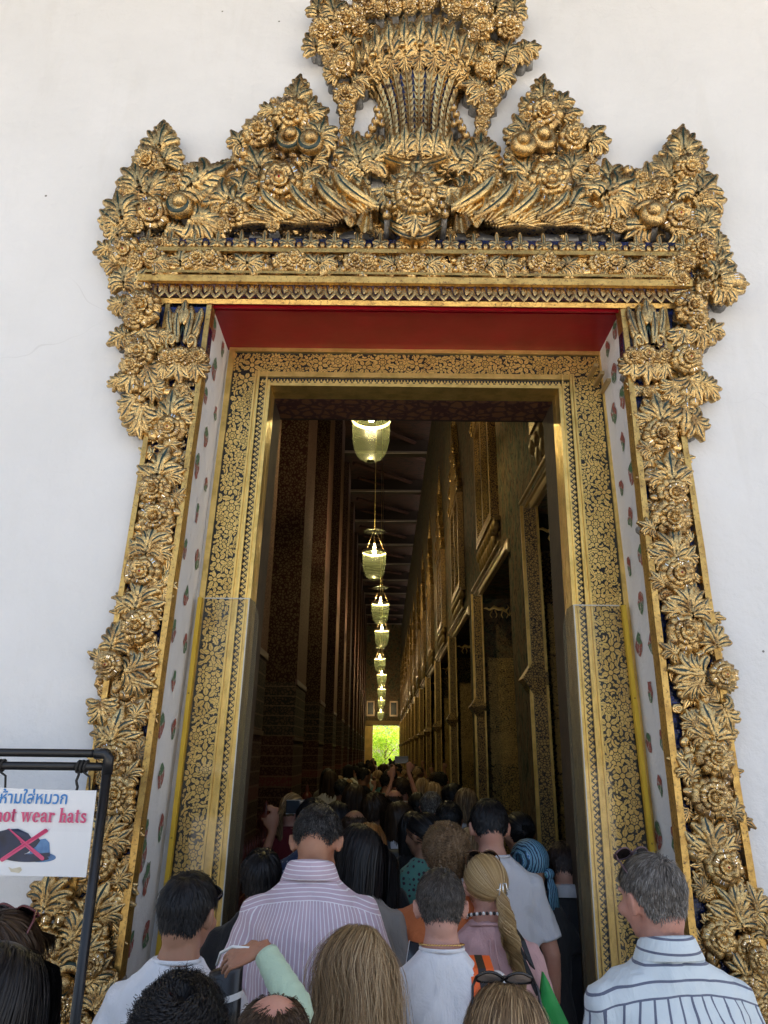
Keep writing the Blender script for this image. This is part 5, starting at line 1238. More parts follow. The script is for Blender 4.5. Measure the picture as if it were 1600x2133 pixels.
    s.loft([sring(0, -.010 + lean * .12, 1.505, .074, .068, 30), sring(0, -.012 + lean * .12, 1.490, .088, .074, 30), sring(0, -.012 + lean * .11, 1.468, .112, .082, 30), sring(0, -.008 + lean * .1, 1.440, .145 * shw, .094, 30), sring(0, -.003 + lean * .07, 1.40, .176 * fw * shw, .108, 30), sring(0, 0, 1.33, .184 * fw * shw, .124 * k, 30), sring(0, 0, 1.22, .178 * k * fw, .127 * k, 30), sring(0, -.0, 1.08, .172 * k * fw, .126 * k, 30), sring(0, 0, .95, .186 * k, .135 * k, 30), sring(0, 0, .84, .190 * k, .138 * k, 30)], 0)
    body = remesh(b, vox, 3, 'body'); shirt_m = remesh(s, max(vox * 1.25, .012), 3, 'shirt')
    # cloth folds
    off = Vector((seed * 7.3, seed * 3.1, 0)); n_ = len(shirt_m.vertices); co = np.empty(n_ * 3, 'f'); no = np.empty(n_ * 3, 'f'); shirt_m.vertices.foreach_get('co', co); shirt_m.vertices.foreach_get('normal', no)
    co = co.reshape(-1, 3); no = no.reshape(-1, 3)
    if vox < .02:
        for i in range(n_):
            x, y, z = co[i]; p = Vector((x * 9 + z * 3.5 * (1 if x > 0 else -1), y * 9, z * 4.5)) + off
            d = (mnoise.noise(p) * .010 + abs(mnoise.noise(p * 2.1)) * -.007 + mnoise.noise(Vector((x * 16 + abs(z) * 14, y * 8, z * 10)) + off) * .0045 - max(0, mnoise.noise(Vector((x * 6 - z * 9, y * 5, z * 7 + x * 5)) + off)) ** .5 * .004) * wr * 1.25
            co[i] += no[i] * (d + .003)
        shirt_m.vertices.foreach_set('co', co.ravel())
    tro = remesh(lg, .02, 2, 'trousers'); shoe = sh_.mesh('shoes')
    for me in (body, shirt_m, tro, shoe):
        me.transform(Matrix.Scale(S, 4)); me.update()
    HMs = Matrix.Scale(S, 4) @ HM
    return dict(lean=lean, body=body, shirt=shirt_m, tro=tro, shoe=shoe, HM=HMs, S=S, H=H)
# -------- hair --------------------------------------------------------------
HC0 = np.array((0, -.012, .028)); HR0 = np.array((.078, .099, .089))
def hair_mask(d, recede=0.0, low=0.0, jit=None):
    y = d[:, 1]
    th = np.interp(y, [-1, -.75, -.45, -.15, .15, .45, .75, 1], [-.80 + low, -.78 + low, -.62, -.10, .02, .22 + recede, .42 + recede, .60 + recede])
    return d[:, 2] > th + (jit if jit is not None else 0)
def hair_mesh(name, style, N, cols, seed=0, width=.0016, length=None, bald=None, tail=None, part=0.0, low=0.0, cap=True, vol=None, recede=0):
    rg = np.random.default_rng(seed)
    d = rg.normal(size=(N * 4, 3)); d /= np.linalg.norm(d, axis=1)[:, None]; d = d[hair_mask(d, recede, low, np.abs(rg.normal(size=len(d))) * .09)]
    if bald is not None: # bald crown: (direction, cos limit)
        bd = np.array(bald[0]) / np.linalg.norm(bald[0]); d = d[(d @ bd) + rg.normal(size=len(d)) * .05 < bald[1]]
    d = d[:N]; w0 = np.array((.12 + part, -.42, .9)) if style in ('short', 'fade', 'crop', 'curly', 'medium') else np.array((.15 + part, .38, .93)); w0 = w0 / np.linalg.norm(w0)
    if bald is None: e = w0[None] + rg.normal(size=(N // 7, 3)) * .22; e /= np.linalg.norm(e, axis=1)[:, None]; d = np.concatenate([d, e])
    n = len(d)
    P = {'short': (.036, 5, .3, .25, .009), 'fade': (.03, 4, .3, .2, .007), 'medium': (.075, 8, .45, .2, .012), 'bob': (.25, 12, .9, .2, .010), 'long': (.40, 16, 1.1, .2, .009),
         'messy': (.44, 18, .95, .24, .02), 'curly': (.13, 20, .30, .35, .024), 'pony': (.30, 14, .2, .1, .006), 'fringe': (.16, 9, .6, .2, .014), 'crop': (.022, 4, .3, .3, .004)}[style]
    Ls, K, grav, nz, lift = P
    if length: Ls = length
    if vol is not None: lift = vol
    Lr = Ls * rg.uniform(.75, 1.05, n)
    if style in ('short', 'fade'):
        Lr *= np.interp(d[:, 2], [-.6, -.2, .3, 1], [.28, .5, .85, 1.1])
    if style == 'medium': Lr *= np.interp(d[:, 2], [-.6, -.1, .3, 1], [.35, .7, 1, 1.1])
    rad = HR0[None] * np.where(d[:, 2:3] < 0, np.array([[.97, .96, 1.32]]), 1.0); p = HC0 + rad * d; nrm = d / HR0; nrm /= np.linalg.norm(nrm, axis=1)[:, None]
    wh = np.array((.12 + part, -.42, .9)) if style in ('short', 'fade', 'crop', 'curly', 'medium') else np.array((.15 + part, .38, .93)); wh /= np.linalg.norm(wh)
    def tang(pos):
        q = (pos - HC0) / HR0; q /= np.linalg.norm(q, axis=1)[:, None] + 1e-9; nn = q / HR0; nn /= np.linalg.norm(nn, axis=1)[:, None]
        t = q - wh[None]; t -= (t * nn).sum(1)[:, None] * nn; t /= np.linalg.norm(t, axis=1)[:, None] + 1e-6
        return t, nn
    layer = rg.uniform(0, 1, n); fly = rg.uniform(size=n) < (.07 if style in ('messy', 'long', 'bob', 'curly', 'pony') else .03); lf = lift * (.25 + layer) + np.where(fly, rg.uniform(.001, .008, n), 0)
    dirv = nrm * (.5 if style in ('short', 'curly', 'crop', 'fade', 'medium') else .15) + tang(p)[0] * .8
    if style == 'short' or style == 'fade' or style == 'crop': dirv = nrm * .35 + tang(p)[0] + rg.normal(size=(n, 3)) * .16
    dirv /= np.linalg.norm(dirv, axis=1)[:, None]
    pts = [p.copy()]; ph = rg.uniform(0, 6.28, n); fr = rg.uniform(.8, 1.3, n); pos = p.copy(); clump = rg.normal(size=(n, 3))
    cid = (np.floor(d * (9 if style == 'curly' else 5)).clip(-9, 9).astype(int) @ np.array([1, 17, 131])); crg = {c: rg.normal(size=3) for c in np.unique(cid)}; cdir = np.array([crg[c] for c in cid])
    for k in range(K):
        ds = (Lr / K)[:, None]; t, nn = tang(pos)
        below = np.clip(-(pos[:, 2] - HC0[2]) / .07 + .35, 0, 1)[:, None]
        if tail is not None:
            T = np.array(tail[0]); to = T[None] - pos; dist = np.linalg.norm(to, axis=1)[:, None]; to /= dist + 1e-6
            to -= np.clip((to * nn).sum(1)[:, None], None, 0) * nn * .9
            dirv = .35 * dirv + 1.0 * to
        else:
            dirv = .55 * dirv + t * (1 - below) * .75 + np.array((0, 0, -1.0))[None] * (grav * (.25 + below * 1.2)) + (clump * (.09 + .05 * fly[:, None]) + cdir * .07) * nz * 4 * (.5 if style not in ('messy', 'curly') else 1)
        if style == 'curly':
            a = ph + k * 1.5 * fr; a = cdir[:, 0] * 4 + k * (1.05 + .15 * cdir[:, 1]) + ph * .06; dirv = dirv * .35 + (np.cos(a)[:, None] * nn + np.sin(a)[:, None] * np.cross(t, nn)) * .85 + nn * .12 + rg.normal(size=(n, 3)) * .08
        if style == 'messy': a = ph * .2 + cdir[:, 0] * 3 + k * .55; dirv = dirv + np.stack((np.sin(a), np.cos(a * 1.2), 0 * a), 1) * .25
        dirv /= np.linalg.norm(dirv, axis=1)[:, None]; pos = pos + dirv * (ds if tail is None else np.minimum(ds, np.linalg.norm(np.array(tail[0])[None] - pos, axis=1)[:, None] * .6))
        R1 = HR0[None] * np.where((pos[:, 2:3] < HC0[2]), np.array([[.97, .96, 1.32]]), 1.0) + (lf * (1 if k > 0 else .4))[:, None]; q = (pos - HC0) / R1; l = np.linalg.norm(q, axis=1)
        ins = l < 1; pos[ins] = HC0 + (R1 * q / l[:, None])[ins]
        C2 = np.array((0, -.04, -.36)); R2 = np.array((.20, .115, .135)) + .0; q = (pos - C2) / (R2 + lf[:, None] * .5); l = np.linalg.norm(q, axis=1); ins = l < 1; pos[ins] = (C2 + (R2 + lf[:, None] * .5) * q / l[:, None])[ins]
        C3 = np.array((0, -.03, -.13)); R3 = np.array((.062, .062, .15)); q = (pos - C3) / R3; l = np.linalg.norm(q, axis=1); ins = l < 1; pos[ins] = (C3 + R3 * q / l[:, None])[ins]
        # keep the face clear
        if style in ('long', 'bob', 'messy', 'fringe', 'medium'):
            fc = (pos[:, 1] > .055) & (pos[:, 2] < .06) & (np.abs(pos[:, 0]) < .072); pos[fc, 0] = np.sign(pos[fc, 0] + 1e-6) * .072
        pts.append(pos.copy())
    A = np.stack(pts, 1)                      # n,K+1,3
    strands = [(A, width)]
    if tail is not None and len(tail) > 1:    # hanging tail or plait along a path
        path = np.array(tail[1], 'f'); M_ = tail[2]; K2 = 26; nt_ = tail[3] if len(tail) > 3 else 900
        t = np.linspace(0, 1, K2 + 1); seg = np.linspace(0, 1, len(path)); cen = np.stack([np.interp(t, seg, path[:, j]) for j in range(3)], 1)
        th = rg.uniform(0, 6.28, nt_); rr = np.sqrt(rg.uniform(.15, 1, nt_)); br = M_ * (np.sin(np.pi * np.clip(t * .86 + .1, 0, 1)) ** .6)
        plait = 1 + .30 * np.abs(np.sin(t * math.pi * 5.0)) if len(tail) > 4 else 1 + 0 * t
        aa = th[:, None] + (t * 9)[None] * (1 if len(tail) > 4 else .15) + .3 * np.sin(t * 14 + th[:, None])
        X = cen[None, :, 0] + np.cos(aa) * rr[:, None] * (br * plait)[None]; Y_ = cen[None, :, 1] + np.sin(aa) * rr[:, None] * (br * plait)[None] * .8; Z = np.repeat(cen[None, :, 2], nt_, 0) + rg.normal(size=(nt_, 1)) * .006
        strands.append((np.stack((X, Y_, Z), 2), width * 1.1))
    V = []; Fc = []; Cc = []; off = 0; cols = np.array(cols)
    for A, wd in strands:
        n, K1, _ = A.shape; T = np.gradient(A, axis=1); out = A - HC0[None, None]; sd = np.cross(T, out); sd /= np.linalg.norm(sd, axis=2)[:, :, None] + 1e-9
        wr_ = wd * np.interp(np.linspace(0, 1, K1), [0, .6, 1], [1, 1, .25])[None, :, None]
        tw = rg.normal(size=(n, 1, 3)) * .25; sd = sd + tw; sd /= np.linalg.norm(sd, axis=2)[:, :, None]
        v = np.stack((A - sd * wr_, A + sd * wr_), 2).reshape(-1, 3); V.append(v)
        idx = (np.arange(n)[:, None] * K1 + np.arange(K1 - 1)[None]).ravel() * 2 + off
        Fc.append(np.stack((idx, idx + 1, idx + 3, idx + 2), 1)); off += len(v)
        w_ = np.clip(rg.uniform(0, 1, n) ** 1.3 * .68 + .32 * np.mod(np.abs(np.sin(np.floor(A[:, 0] * 75) @ np.array([12.9898, 78.233, 37.719])) * 43758.5), 1), 0, 1); ci = (w_ * (len(cols) - 1)); lo = ci.astype(int).clip(0, len(cols) - 2) if len(cols) > 1 else np.zeros(n, int); f_ = (ci - lo)[:, None]
        c = cols[lo] * (1 - f_) + cols[np.minimum(lo + 1, len(cols) - 1)] * f_; Cc.append(np.repeat(c, K1 * 2, 0))
    if cap:
        nu, nv = 36, 22; vv = []
        for i in range(nv + 1):
            a = math.pi * i / nv
            for j in range(nu): b_ = 2 * math.pi * j / nu; vv.append((math.sin(a) * math.cos(b_), math.sin(a) * math.sin(b_), math.cos(a)))
        dd = np.array(vv); ok = hair_mask(dd, recede, low)
        if bald is not None: ok &= (dd @ bd) < bald[1] - .04
        capv = HC0 + (HR0 * np.where(dd[:, 2:3] < 0, np.array([[.97, .96, 1.32]]), 1.0) + (lift * .45 if style not in ('fade', 'crop', 'short') else .002)) * dd; fs = []
        for i in range(nv):
            for j in range(nu):
                q = (i * nu + j, i * nu + (j + 1) % nu, (i + 1) * nu + (j + 1) % nu, (i + 1) * nu + j)
                if all(ok[x] for x in q): fs.append(q)
        if fs: V.append(capv); Fc.append(np.array(fs) + off); Cc.append(np.repeat((cols[0] * .8)[None], len(capv), 0)); off += len(capv)
    V = np.concatenate(V).astype('f'); Fc = np.concatenate(Fc).astype('i'); Cc = np.concatenate(Cc)
    me = bpy.data.meshes.new(name); me.vertices.add(len(V)); me.vertices.foreach_set('co', V.ravel()); me.loops.add(Fc.size); me.loops.foreach_set('vertex_index', Fc.ravel())
    me.polygons.add(len(Fc)); me.polygons.foreach_set('loop_start', np.arange(0, Fc.size, 4, dtype='i'))
    me.polygons.foreach_set('use_smooth', np.ones(len(Fc), bool)); me.update(calc_edges=True)
    at = me.color_attributes.new('tint', 'FLOAT_COLOR', 'POINT'); at.data.foreach_set('color', np.concatenate([Cc, np.ones((len(Cc), 1))], 1).astype('f').ravel())
    return me
s = NT('hair'); at_ = s.n('Attribute', attribute_name='tint'); s.P(color=at_.outputs['Color'], rough=.42, spec=.28); HAIR = s.mat
s = NT('hair_matte'); at_ = s.n('Attribute', attribute_name='tint'); s.P(color=at_.outputs['Color'], rough=.6, spec=.25); HAIRM = s.mat
def skin(name, c):
    if name in MAT: return MAT[name]
    s = NT(name); f = s.noise(s.co(), 9, 5, .6); f2 = s.noise(s.co(), 130, 3)
    s.P(color=s.mix(s.ramp(f, [(.35, 0.0), (.65, .8)]), c, (c[0] * .92, c[1] * .72, c[2] * .68)), rough=.55, spec=.3); s.P(normal=s.bump(f2, .3, .004)); MAT[name] = s.mat; return s.mat
SKA, SKB, SKC, SKD = skin('skin_light', (.52, .29, .21)), skin('skin_tan', (.40, .21, .13)), skin('skin_olive', (.34, .19, .12)), skin('skin_pink', (.56, .31, .24))
def cloth(name, c, rough=.85, stripes=None, yoke=None, dots=None, bs=400, var=.08):
    if name in MAT: return MAT[name]
    s = NT(name); o = s.co(); x, y, z = s.sep(o)[0], s.sep(o)[1], s.sep(o)[2]
    col = s.ramp(s.noise(o, 6, 4), [(.3, tuple(v * (1 - var) for v in c)), (.7, c)])
    if stripes:
        per, duty, sc_, horiz = stripes
        ang = s.math('MULTIPLY', s.math('ARCTAN2', x, s.math('ADD', s.math('ABSOLUTE', y), .07)), .19)
        def st(v, p, dty): return s.math('LESS_THAN', s.math('FRACT', s.math('DIVIDE', v, p)), dty)
        vert = st(ang, per, duty)
        if yoke is not None:
            zz = s.math('ADD', z, s.math('MULTIPLY', s.math('MULTIPLY', x, x), .9)); hz = st(zz, per, duty); m_ = s.math('GREATER_THAN', zz, yoke)
            v = s.math('ADD', s.math('MULTIPLY', hz, m_), s.math('MULTIPLY', vert, s.math('SUBTRACT', 1.0, m_)))
        else: v = vert if not horiz else st(z, per, duty)
        col = s.mix(v, col, sc_)
    if dots:
        vo = s.n('TexVoronoi'); s.set(vo, 'Vector', o); vo.inputs['Scale'].default_value = dots[0]; vo.inputs['Randomness'].default_value = .35
        col = s.mix(s.math('LESS_THAN', s.math('ADD', vo.outputs['Distance'], s.math('MULTIPLY', s.noise(o, 150, 2), .25)), dots[1]), col, dots[2])
    s.P(color=col, rough=rough, sheen=.15)
    w1 = s.noise(s.co('Object', (1, 1, .45)), 11, 5, .6, .8); w2 = s.noise(o, bs, 2)
    s.P(normal=s.bump(w2, .05, .001, s.bump(w1, .6, .025))); MAT[name] = s.mat; return s.mat
DENIM, DARKT = cloth('dark_denim', (.02, .03, .055)), cloth('dark_trousers', (.02, .02, .022)); SHOEM = simple('shoe_leather', (.04, .035, .03), .5)
BLK = [(.006, .006, .007), (.012, .011, .012), (.03, .028, .028)]; BRN = [(.018, .010, .006), (.045, .026, .015), (.09, .055, .03)]; GREY = [(.045, .038, .033), (.13, .115, .10), (.34, .32, .30)]
BLD = [(.10, .06, .03), (.34, .22, .11), (.68, .52, .32)]; BLD2 = [(.24, .14, .06), (.48, .32, .14), (.72, .56, .33)]; GING = [(.10, .04, .012), (.26, .11, .03), (.4, .2, .07)]; WHT = [(.4, .4, .38), (.6, .6, .58), (.75, .75, .72)]; DKG = [(.010, .009, .009), (.03, .028, .027), (.12, .115, .11)]
BRLB = [(.05, .028, .014), (.18, .11, .055), (.50, .36, .2)]
EYEW = simple('eye_white', (.7, .68, .65), .2); EYED = simple('iris', (.05, .03, .02), .15)
def place(hm, px, pytop, Y, rz=0, label='', group=None, sk=SKA, hair=None, hmat=None, shirt=None, pants=DARKT, collar=None, cmat=None, parts=None, top=.118):
    """stand a figure so that the crown of its head projects to the given photo pixel"""
    x = PY(px, pytop, Y).x
    root = thing('person', label, 'person', (x, Y, 0), group, R_(rz)); S = hm['S']
    def p(nm, me, mat, **k):
        o = mkobj(nm, me, root, **k)
        if not len(me.materials): me.materials.append(mat)
        sl = o.material_slots[0]
        if sl.material != mat: sl.link = 'OBJECT'; sl.material = mat
        return o
    p('body', hm['body'], sk); p('shirt', hm['shirt'], shirt); p('trousers', hm['tro'], pants); p('shoes', hm['shoe'], SHOEM)
    if hair is not None: p('hair', hair, hmat or HAIR, M=hm['HM'])
    if collar == 'crew':
        me = PROT.get('crew')
        if me is None:
            m = MB(); m.tube([(math.cos(a) * .0745, math.sin(a) * .0685, .001 - .006 * math.sin(a)) for a in [2 * math.pi * j / 28 for j in range(29)]], .0042, 6, flat=1.6); me = PROT['crew'] = m.mesh('crew_collar')
        me = me.copy(); p('collar', me, cmat or shirt, loc=Vector((0, -.010 + hm.get('lean', 0) * .12, 1.502)) * S, scale=S)
    if collar == 'shirt':
        me = PROT.get('pol')
        if me is None:
            m = MB(); n = 30; rings = []
            for r_, z_ in ((.072, -.03), (.069, .022), (.0735, .029), (.080, .022), (.100, -.026), (.098, -.030)):
                rings.append([(math.cos(R_(90) + R_(28) + R_(304) * j / (n - 1)) * r_, math.sin(R_(90) + R_(28) + R_(304) * j / (n - 1)) * r_ * .95, z_ - .018 * math.sin(R_(118) + R_(304) * j / (n - 1)) - (.0 if z_ > 0 else 0)) for j in range(n)])
            m.loft(rings, 0, True, False, closed=False); me = PROT['pol'] = m.mesh('folded_collar')
        me = me.copy(); p('collar', me, cmat or shirt, loc=Vector((0, -.010 + hm.get('lean', 0) * .12, 1.502)) * S, scale=S)
    return root
def local(root, hm, v, head=False):
    M = Matrix.Translation(root.location) @ Matrix.Rotation(root.rotation_euler.z, 4, 'Z')
    if head: M = M @ hm['HM']
    return M @ Vector(v)
def rootM(root, hm=None):
    M = Matrix.Translation(root.location) @ Matrix.Rotation(root.rotation_euler.z, 4, 'Z')
    return M @ hm['HM'] if hm else M
def HT(px, py, Y, extra=.0): return PY(px, py, Y).z - extra       # standing height for a crown seen at a pixel
def person(px, py, Y, rz, label, style, cols, sk, shirt, hw=1600, width=.0022, hairkw=None, collar='crew', pants=DARKT, key=None, hmat=None, hm=None, cmat=None, group=None, hk=.0, **kw):
    H = HT(px, py, Y, hk)
    if hm is None: hm = build_human(H=H, seed=abs(hash(label)) % 97 if False else len(label), **kw)
    hr = hair_mesh('hair_strands', style, hw, cols, seed=len(label) * 3, width=width, **(hairkw or {})) if style else None
    r = place(hm, px, py, Y, rz, label, group, sk, hr, hmat, shirt, pants, collar, cmat)
    return r, hm
def eyes(root, hm):
    for sx in (-1, 1):
        m = MB(); m.ell((sx * .031, .083, .0), (.012, .012, .011), 10, 8); m.ell((sx * .031, .0925, .0), (.0055, .004, .0055), 8, 6, 1); o = m.obj('eye', [EYEW, EYED], root); o.matrix_basis = hm['HM']
# ---------------- foreground
WHITE = cloth('white_cotton', (.78, .79, .82)); OFFW = cloth('white_cotton_grey', (.62, .63, .66)); TAUPE = cloth('taupe_cotton', (.22, .205, .185)); ORNG = cloth('orange_cotton', (.62, .17, .05))
PINKS = cloth('pink_striped_shirt', (.60, .46, .54), stripes=(.0125, .22, (.85, .82, .86), False), yoke=1.525, bs=300); BLUES = cloth('blue_striped_shirt', (.68, .76, .80), stripes=(.034, .17, (.13, .15, .22), False), yoke=1.395, bs=300)
PINKC = cloth('pink_striped_collar', (.60, .46, .54), stripes=(.0125, .22, (.85, .82, .86), True)); BLUEC = cloth('blue_striped_collar', (.68, .76, .80), stripes=(.034, .17, (.13, .15, .22), True))
PINKB = cloth('pink_blouse', (.62, .37, .36)); BLACKT = cloth('black_knit', (.012, .013, .016)); TEALP = cloth('green_printed_blouse', (.10, .27, .22), dots=(38, .42, (.05, .025, .04))); NAVYP = cloth('navy_print', (.03, .05, .12), dots=(45, .35, (.35, .37, .42)))
TEAL = cloth('teal_shirt', (.10, .30, .34)); REDT = cloth('dark_red_top', (.16, .012, .02)); LBLUE = cloth('light_blue_tee', (.25, .42, .65)); GREYT = cloth('grey_tee', (.12, .12, .13)); CREAM = cloth('cream_top', (.5, .42, .3))
P_ = {}
P_['A'] = person(388, 1815, 2.42, -6, 'black-haired person in a white tee with sunglasses at the right temple', 'short', BLK, SKB, WHITE, 14000, .0011, dict(length=.05, low=-.05), hy=-12, hp=-4, vox=.008, heavy=1.06)
P_['B'] = person(652, 1687, 2.80, 0, 'tall person in a pink and white striped collared shirt at the doorway', 'short', DKG, SKB, PINKS, 12000, .0011, dict(length=.026, low=-.1), 'shirt', hy=-4, hp=-40, lean=.16, vox=.009, heavy=1.1, shw=1.0, sleeve=.8, cmat=PINKC, hk=-.06)
P_['G'] = person(918, 1806, 2.60, 0, 'short-haired person in a bright white tee with a thin gold neck chain', 'fade', [(.02, .016, .013), (.06, .05, .042), (.14, .125, .11)], SKD, WHITE, 14000, .0010, dict(length=.028), hp=-4, vox=.008, heavy=1.04)
P_['L'] = person(1366, 1776, 2.32, 8, 'grey-haired person in a blue and white striped collared shirt on the right', 'short', GREY, SKD, BLUES, 17000, .0010, dict(length=.034, low=-.16), 'shirt', hy=16, hp=-4, vox=.008, heavy=1.2, shw=1.14, sleeve=1.5, cmat=BLUEC)
P_['H'] = person(1012, 1778, 3.12, 0, 'person with a blonde plait, claw clip and bead necklace in a pink blouse', 'pony', BLD2, SKD, PINKB, 9000, .0014, dict(tail=((.035, -.118, -.03), [(.035, -.12, -.03), (.05, -.135, -.09), (.055, -.14, -.16), (.07, -.15, -.22), (.085, -.15, -.28), (.10, -.15, -.34)], .030, 1500, 1)), None, hy=6, hp=-6, vox=.009, female=True, heavy=1.0, sleeve=1.5, wr=1.4)
P_['I'] = person(1022, 1667, 3.6, 0, 'tall black-haired person in a loose off-white tee', 'fade', BLK, SKA, OFFW, 7000, .0018, dict(length=.045), hp=-16, lean=.05, vox=.010, heavy=1.0, shw=.98, sleeve=.8, hk=-.02)
P_['K'] = person(1172, 1757, 3.80, -4, 'boyish person in a black sweater over a grey collar by the right jamb', 'short', [(.01, .006, .005), (.03, .018, .014), (.07, .045, .035)], SKA, BLACKT, 5000, .002, dict(length=.05), 'shirt', hy=-12, hp=-18, vox=.011, heavy=.92, sleeve=1.5, shw=.9, hk=-.02, cmat=cloth('grey_collar', (.42, .43, .45)))
P_['C'] = person(738, 1714, 3.2, 0, 'person with shoulder-length black hair in a taupe tee behind the striped shirt', 'bob', BLK, SKB, TAUPE, 9000, .0016, dict(length=.30), hy=-30, hp=-12, vox=.012, female=True, sleeve=.8)
P_['D'] = person(788, 1762, 3.45, 0, 'person with straight black hair in a white tee, arm bent, in the queue centre', 'bob', BLK, SKD, WHITE, 6000, .0018, dict(length=.27), hp=-8, vox=.013, female=True, armR=[(.30, -.03, 1.16), (.16, .14, 1.02), (-.8, .6, .1), (0, 0, 1), .4])
P_['E'] = person(932, 1718, 3.25, 0, 'person with bushy brown curls in an orange tee', 'curly', BRLB[:2] + [(.22, .15, .09)], SKD, ORNG, 8000, .0015, dict(length=.11, vol=.010), hy=10, vox=.012, heavy=1.15, shw=1.12, sleeve=.8)
P_['F'] = person(888, 1690, 4.3, 0, 'person with dark tied-back hair in a green printed blouse looking left', 'pony', BLK, SKC, TEALP, 3500, .003, dict(tail=((0, -.12, -.02), [(0, -.12, -.02), (0, -.15, -.03), (0, -.13, -.07)], .04, 400)), None, hy=48, vox=.014, female=True, sleeve=.9)
P_['M'] = person(748, 1930, 2.32, 6, 'person with long windblown dark-blonde hair in front of the striped shirt', 'messy', BLD, SKD, GREYT, 24000, .0008, dict(length=.5, vol=.017), hy=8, vox=.01, female=True)
N_H = HT(376, 2040, 1.85, .02); N_X = PY(376, 2040, 1.85).x; N_S = N_H / 1.75
def nloc(px, py, Y): p = PY(px, py, Y); return Vector(((p.x - N_X) / N_S, (p.y - 1.85) / N_S, p.z / N_S))
eN, wN = nloc(618, 2105, 1.95), nloc(548, 1975, 2.05)
P_['N'] = person(376, 2040, 1.85, 0, 'person with black curly hair at the front, right arm raised in a pale green sleeve', 'curly', BLK, SKB, LBLUE, 11000, .0012, dict(length=.22, vol=.019), 'crew', hk=.02, vox=.0046, female=True, sleeve=.7, armR=[eN, wN, (-.88, .05, -.30), (.25, -.45, .85), .5])
P_['O'] = person(566, 2066, 1.55, 0, 'person with thinning cropped dark hair, head low at the bottom centre', 'crop', BRN, SKD, GREYT, 9000, .0011, dict(bald=((0, -.25, 1), .80), length=.02), hp=-12, vox=.009)
P_['P'] = person(1055, 2050, 1.72, -4, 'person with highlighted brown hair and sunglasses pushed up at the bottom edge', 'long', BRLB, SKD, GREYT, 20000, .0008, dict(length=.42, vol=.011), vox=.01, female=True)
P_['Q'] = person(-6, 1900, 1.85, 0, 'person with dark hair and sunglasses on the head at the far left edge', 'medium', BRN, SKD, GREYT, 6000, .0017, None, hy=-20, vox=.011)
P_['Q2'] = person(-18, 1962, 1.52, 0, 'person with long dark hair at the bottom left corner', 'long', BLK, SKD, GREYT, 14000, .0009, dict(length=.45, vol=.016), hy=-10, vox=.011, female=True)
P_['J'] = person(1106, 1746, 3.75, 0, 'person wearing a blue and teal striped headscarf', None, BLK, SKC, DARKT, hy=35, vox=.013, female=True, collar=None)
P_['R'] = person(546, 1768, 3.35, 0, 'person with short black hair low behind the striped shirt', 'medium', BLK, SKB, BLACKT, 3000, .0026, vox=.014)
P_['S'] = person(656, 1662, 4.3, 20, 'person in a navy printed shirt lifting a phone with both hands', 'medium', BLK, SKB, NAVYP, 2500, .003, vox=.014, armL=[(.32, .12, 1.2), (.16, .32, 1.55), (0, .1, 1), (0, -1, 0), .5], armR=[(.32, .12, 1.2), (.14, .32, 1.55), (0, .1, 1), (0, -1, 0), .5], sleeve=.8)
P_['T'] = person(608, 1652, 5.9, 10, 'person with a blonde ponytail in a dark red top on the left', 'pony', BLD, SKD, REDT, 2500, .0035, dict(tail=((0, -.12, .03), [(0, -.12, .03), (.0, -.17, -.02), (0, -.16, -.12), (.01, -.14, -.22)], .035, 500)), hy=-45, vox=.015, female=True, sleeve=1.5)
P_['U'] = person(735, 1682, 4.7, 0, 'bald-crowned person with a fringe of dark hair, centre left of the queue', 'crop', BRN, SKC, GREYT, 3500, .0025, dict(bald=((0, -.05, 1), .45), length=.025), hy=-15, hp=-10, vox=.014)
P_['V'] = person(770, 1712, 4.1, 0, 'person with straight ginger hair in the middle of the queue', 'long', GING, SKD, BLACKT, 3000, .003, dict(length=.34), vox=.015, female=True)
P_['W'] = person(737, 1630, 6.4, 0, 'person with long dark hair in a teal shirt', 'long', BRN, SKC, TEAL, 2500, .004, dict(length=.36), hy=-20, vox=.016, female=True)
P_['X'] = person(835, 1668, 5.4, 0, 'smiling person turned left with wavy brown hair, white top and grey backpack', 'bob', BRN, SKC, WHITE, 3000, .0035, dict(length=.24), hy=62, vox=.014, female=True); eyes(*P_['X'])
P_['Y'] = person(940, 1630, 6.6, 0, 'person in black seen in profile beside the gilded door on the right', 'fade', BLK, SKD, BLACKT, 2500, .004, dict(length=.035), hy=-72, vox=.015); eyes(*P_['Y'])
P_['Z'] = person(970, 1641, 6.2, 0, 'person with chin-length chestnut hair in a pale cardigan', 'bob', BRLB, SKD, OFFW, 2500, .004, dict(length=.2), hy=-15, vox=.016, female=True, sleeve=1.5)
P_['AA'] = person(1082, 1690, 4.4, 0, 'person with dark pinned-up hair and a beaded clip', 'pony', BLK, SKB, BLACKT, 3000, .003, dict(tail=((0, -.11, .03), [(0, -.12, .03), (0, -.15, .05), (0, -.13, .0)], .04, 400)), hy=15, vox=.015, female=True, sleeve=1.5)
P_['AB'] = person(935, 1668, 4.9, 0, 'person with cropped dark hair behind the green blouse', 'short', BLK, SKC, BLACKT, 2500, .0035, vox=.016)
P_['AC'] = person(778, 1650, 5.8, 0, 'person with layered brown hair looking right at the paintings', 'medium', BRN, SKC, BLACKT, 2500, .0035, dict(length=.11), hy=-50, vox=.016); eyes(*P_['AC'])
P_['AD'] = person(898, 1648, 5.9, 0, 'person with greying short hair in a dark shirt, right of centre', 'short', GREY, SKD, BLACKT, 2500, .0035, vox=.016)
P_['AE'] = person(870, 1650, 6.8, 0, 'person in black with a white strap and dark tied hair', 'pony', BLK, SKC, BLACKT, 2200, .004, dict(tail=((0, -.12, .0), [(0, -.12, 0), (0, -.15, -.02), (0, -.13, -.06)], .035, 300)), vox=.016, female=True)
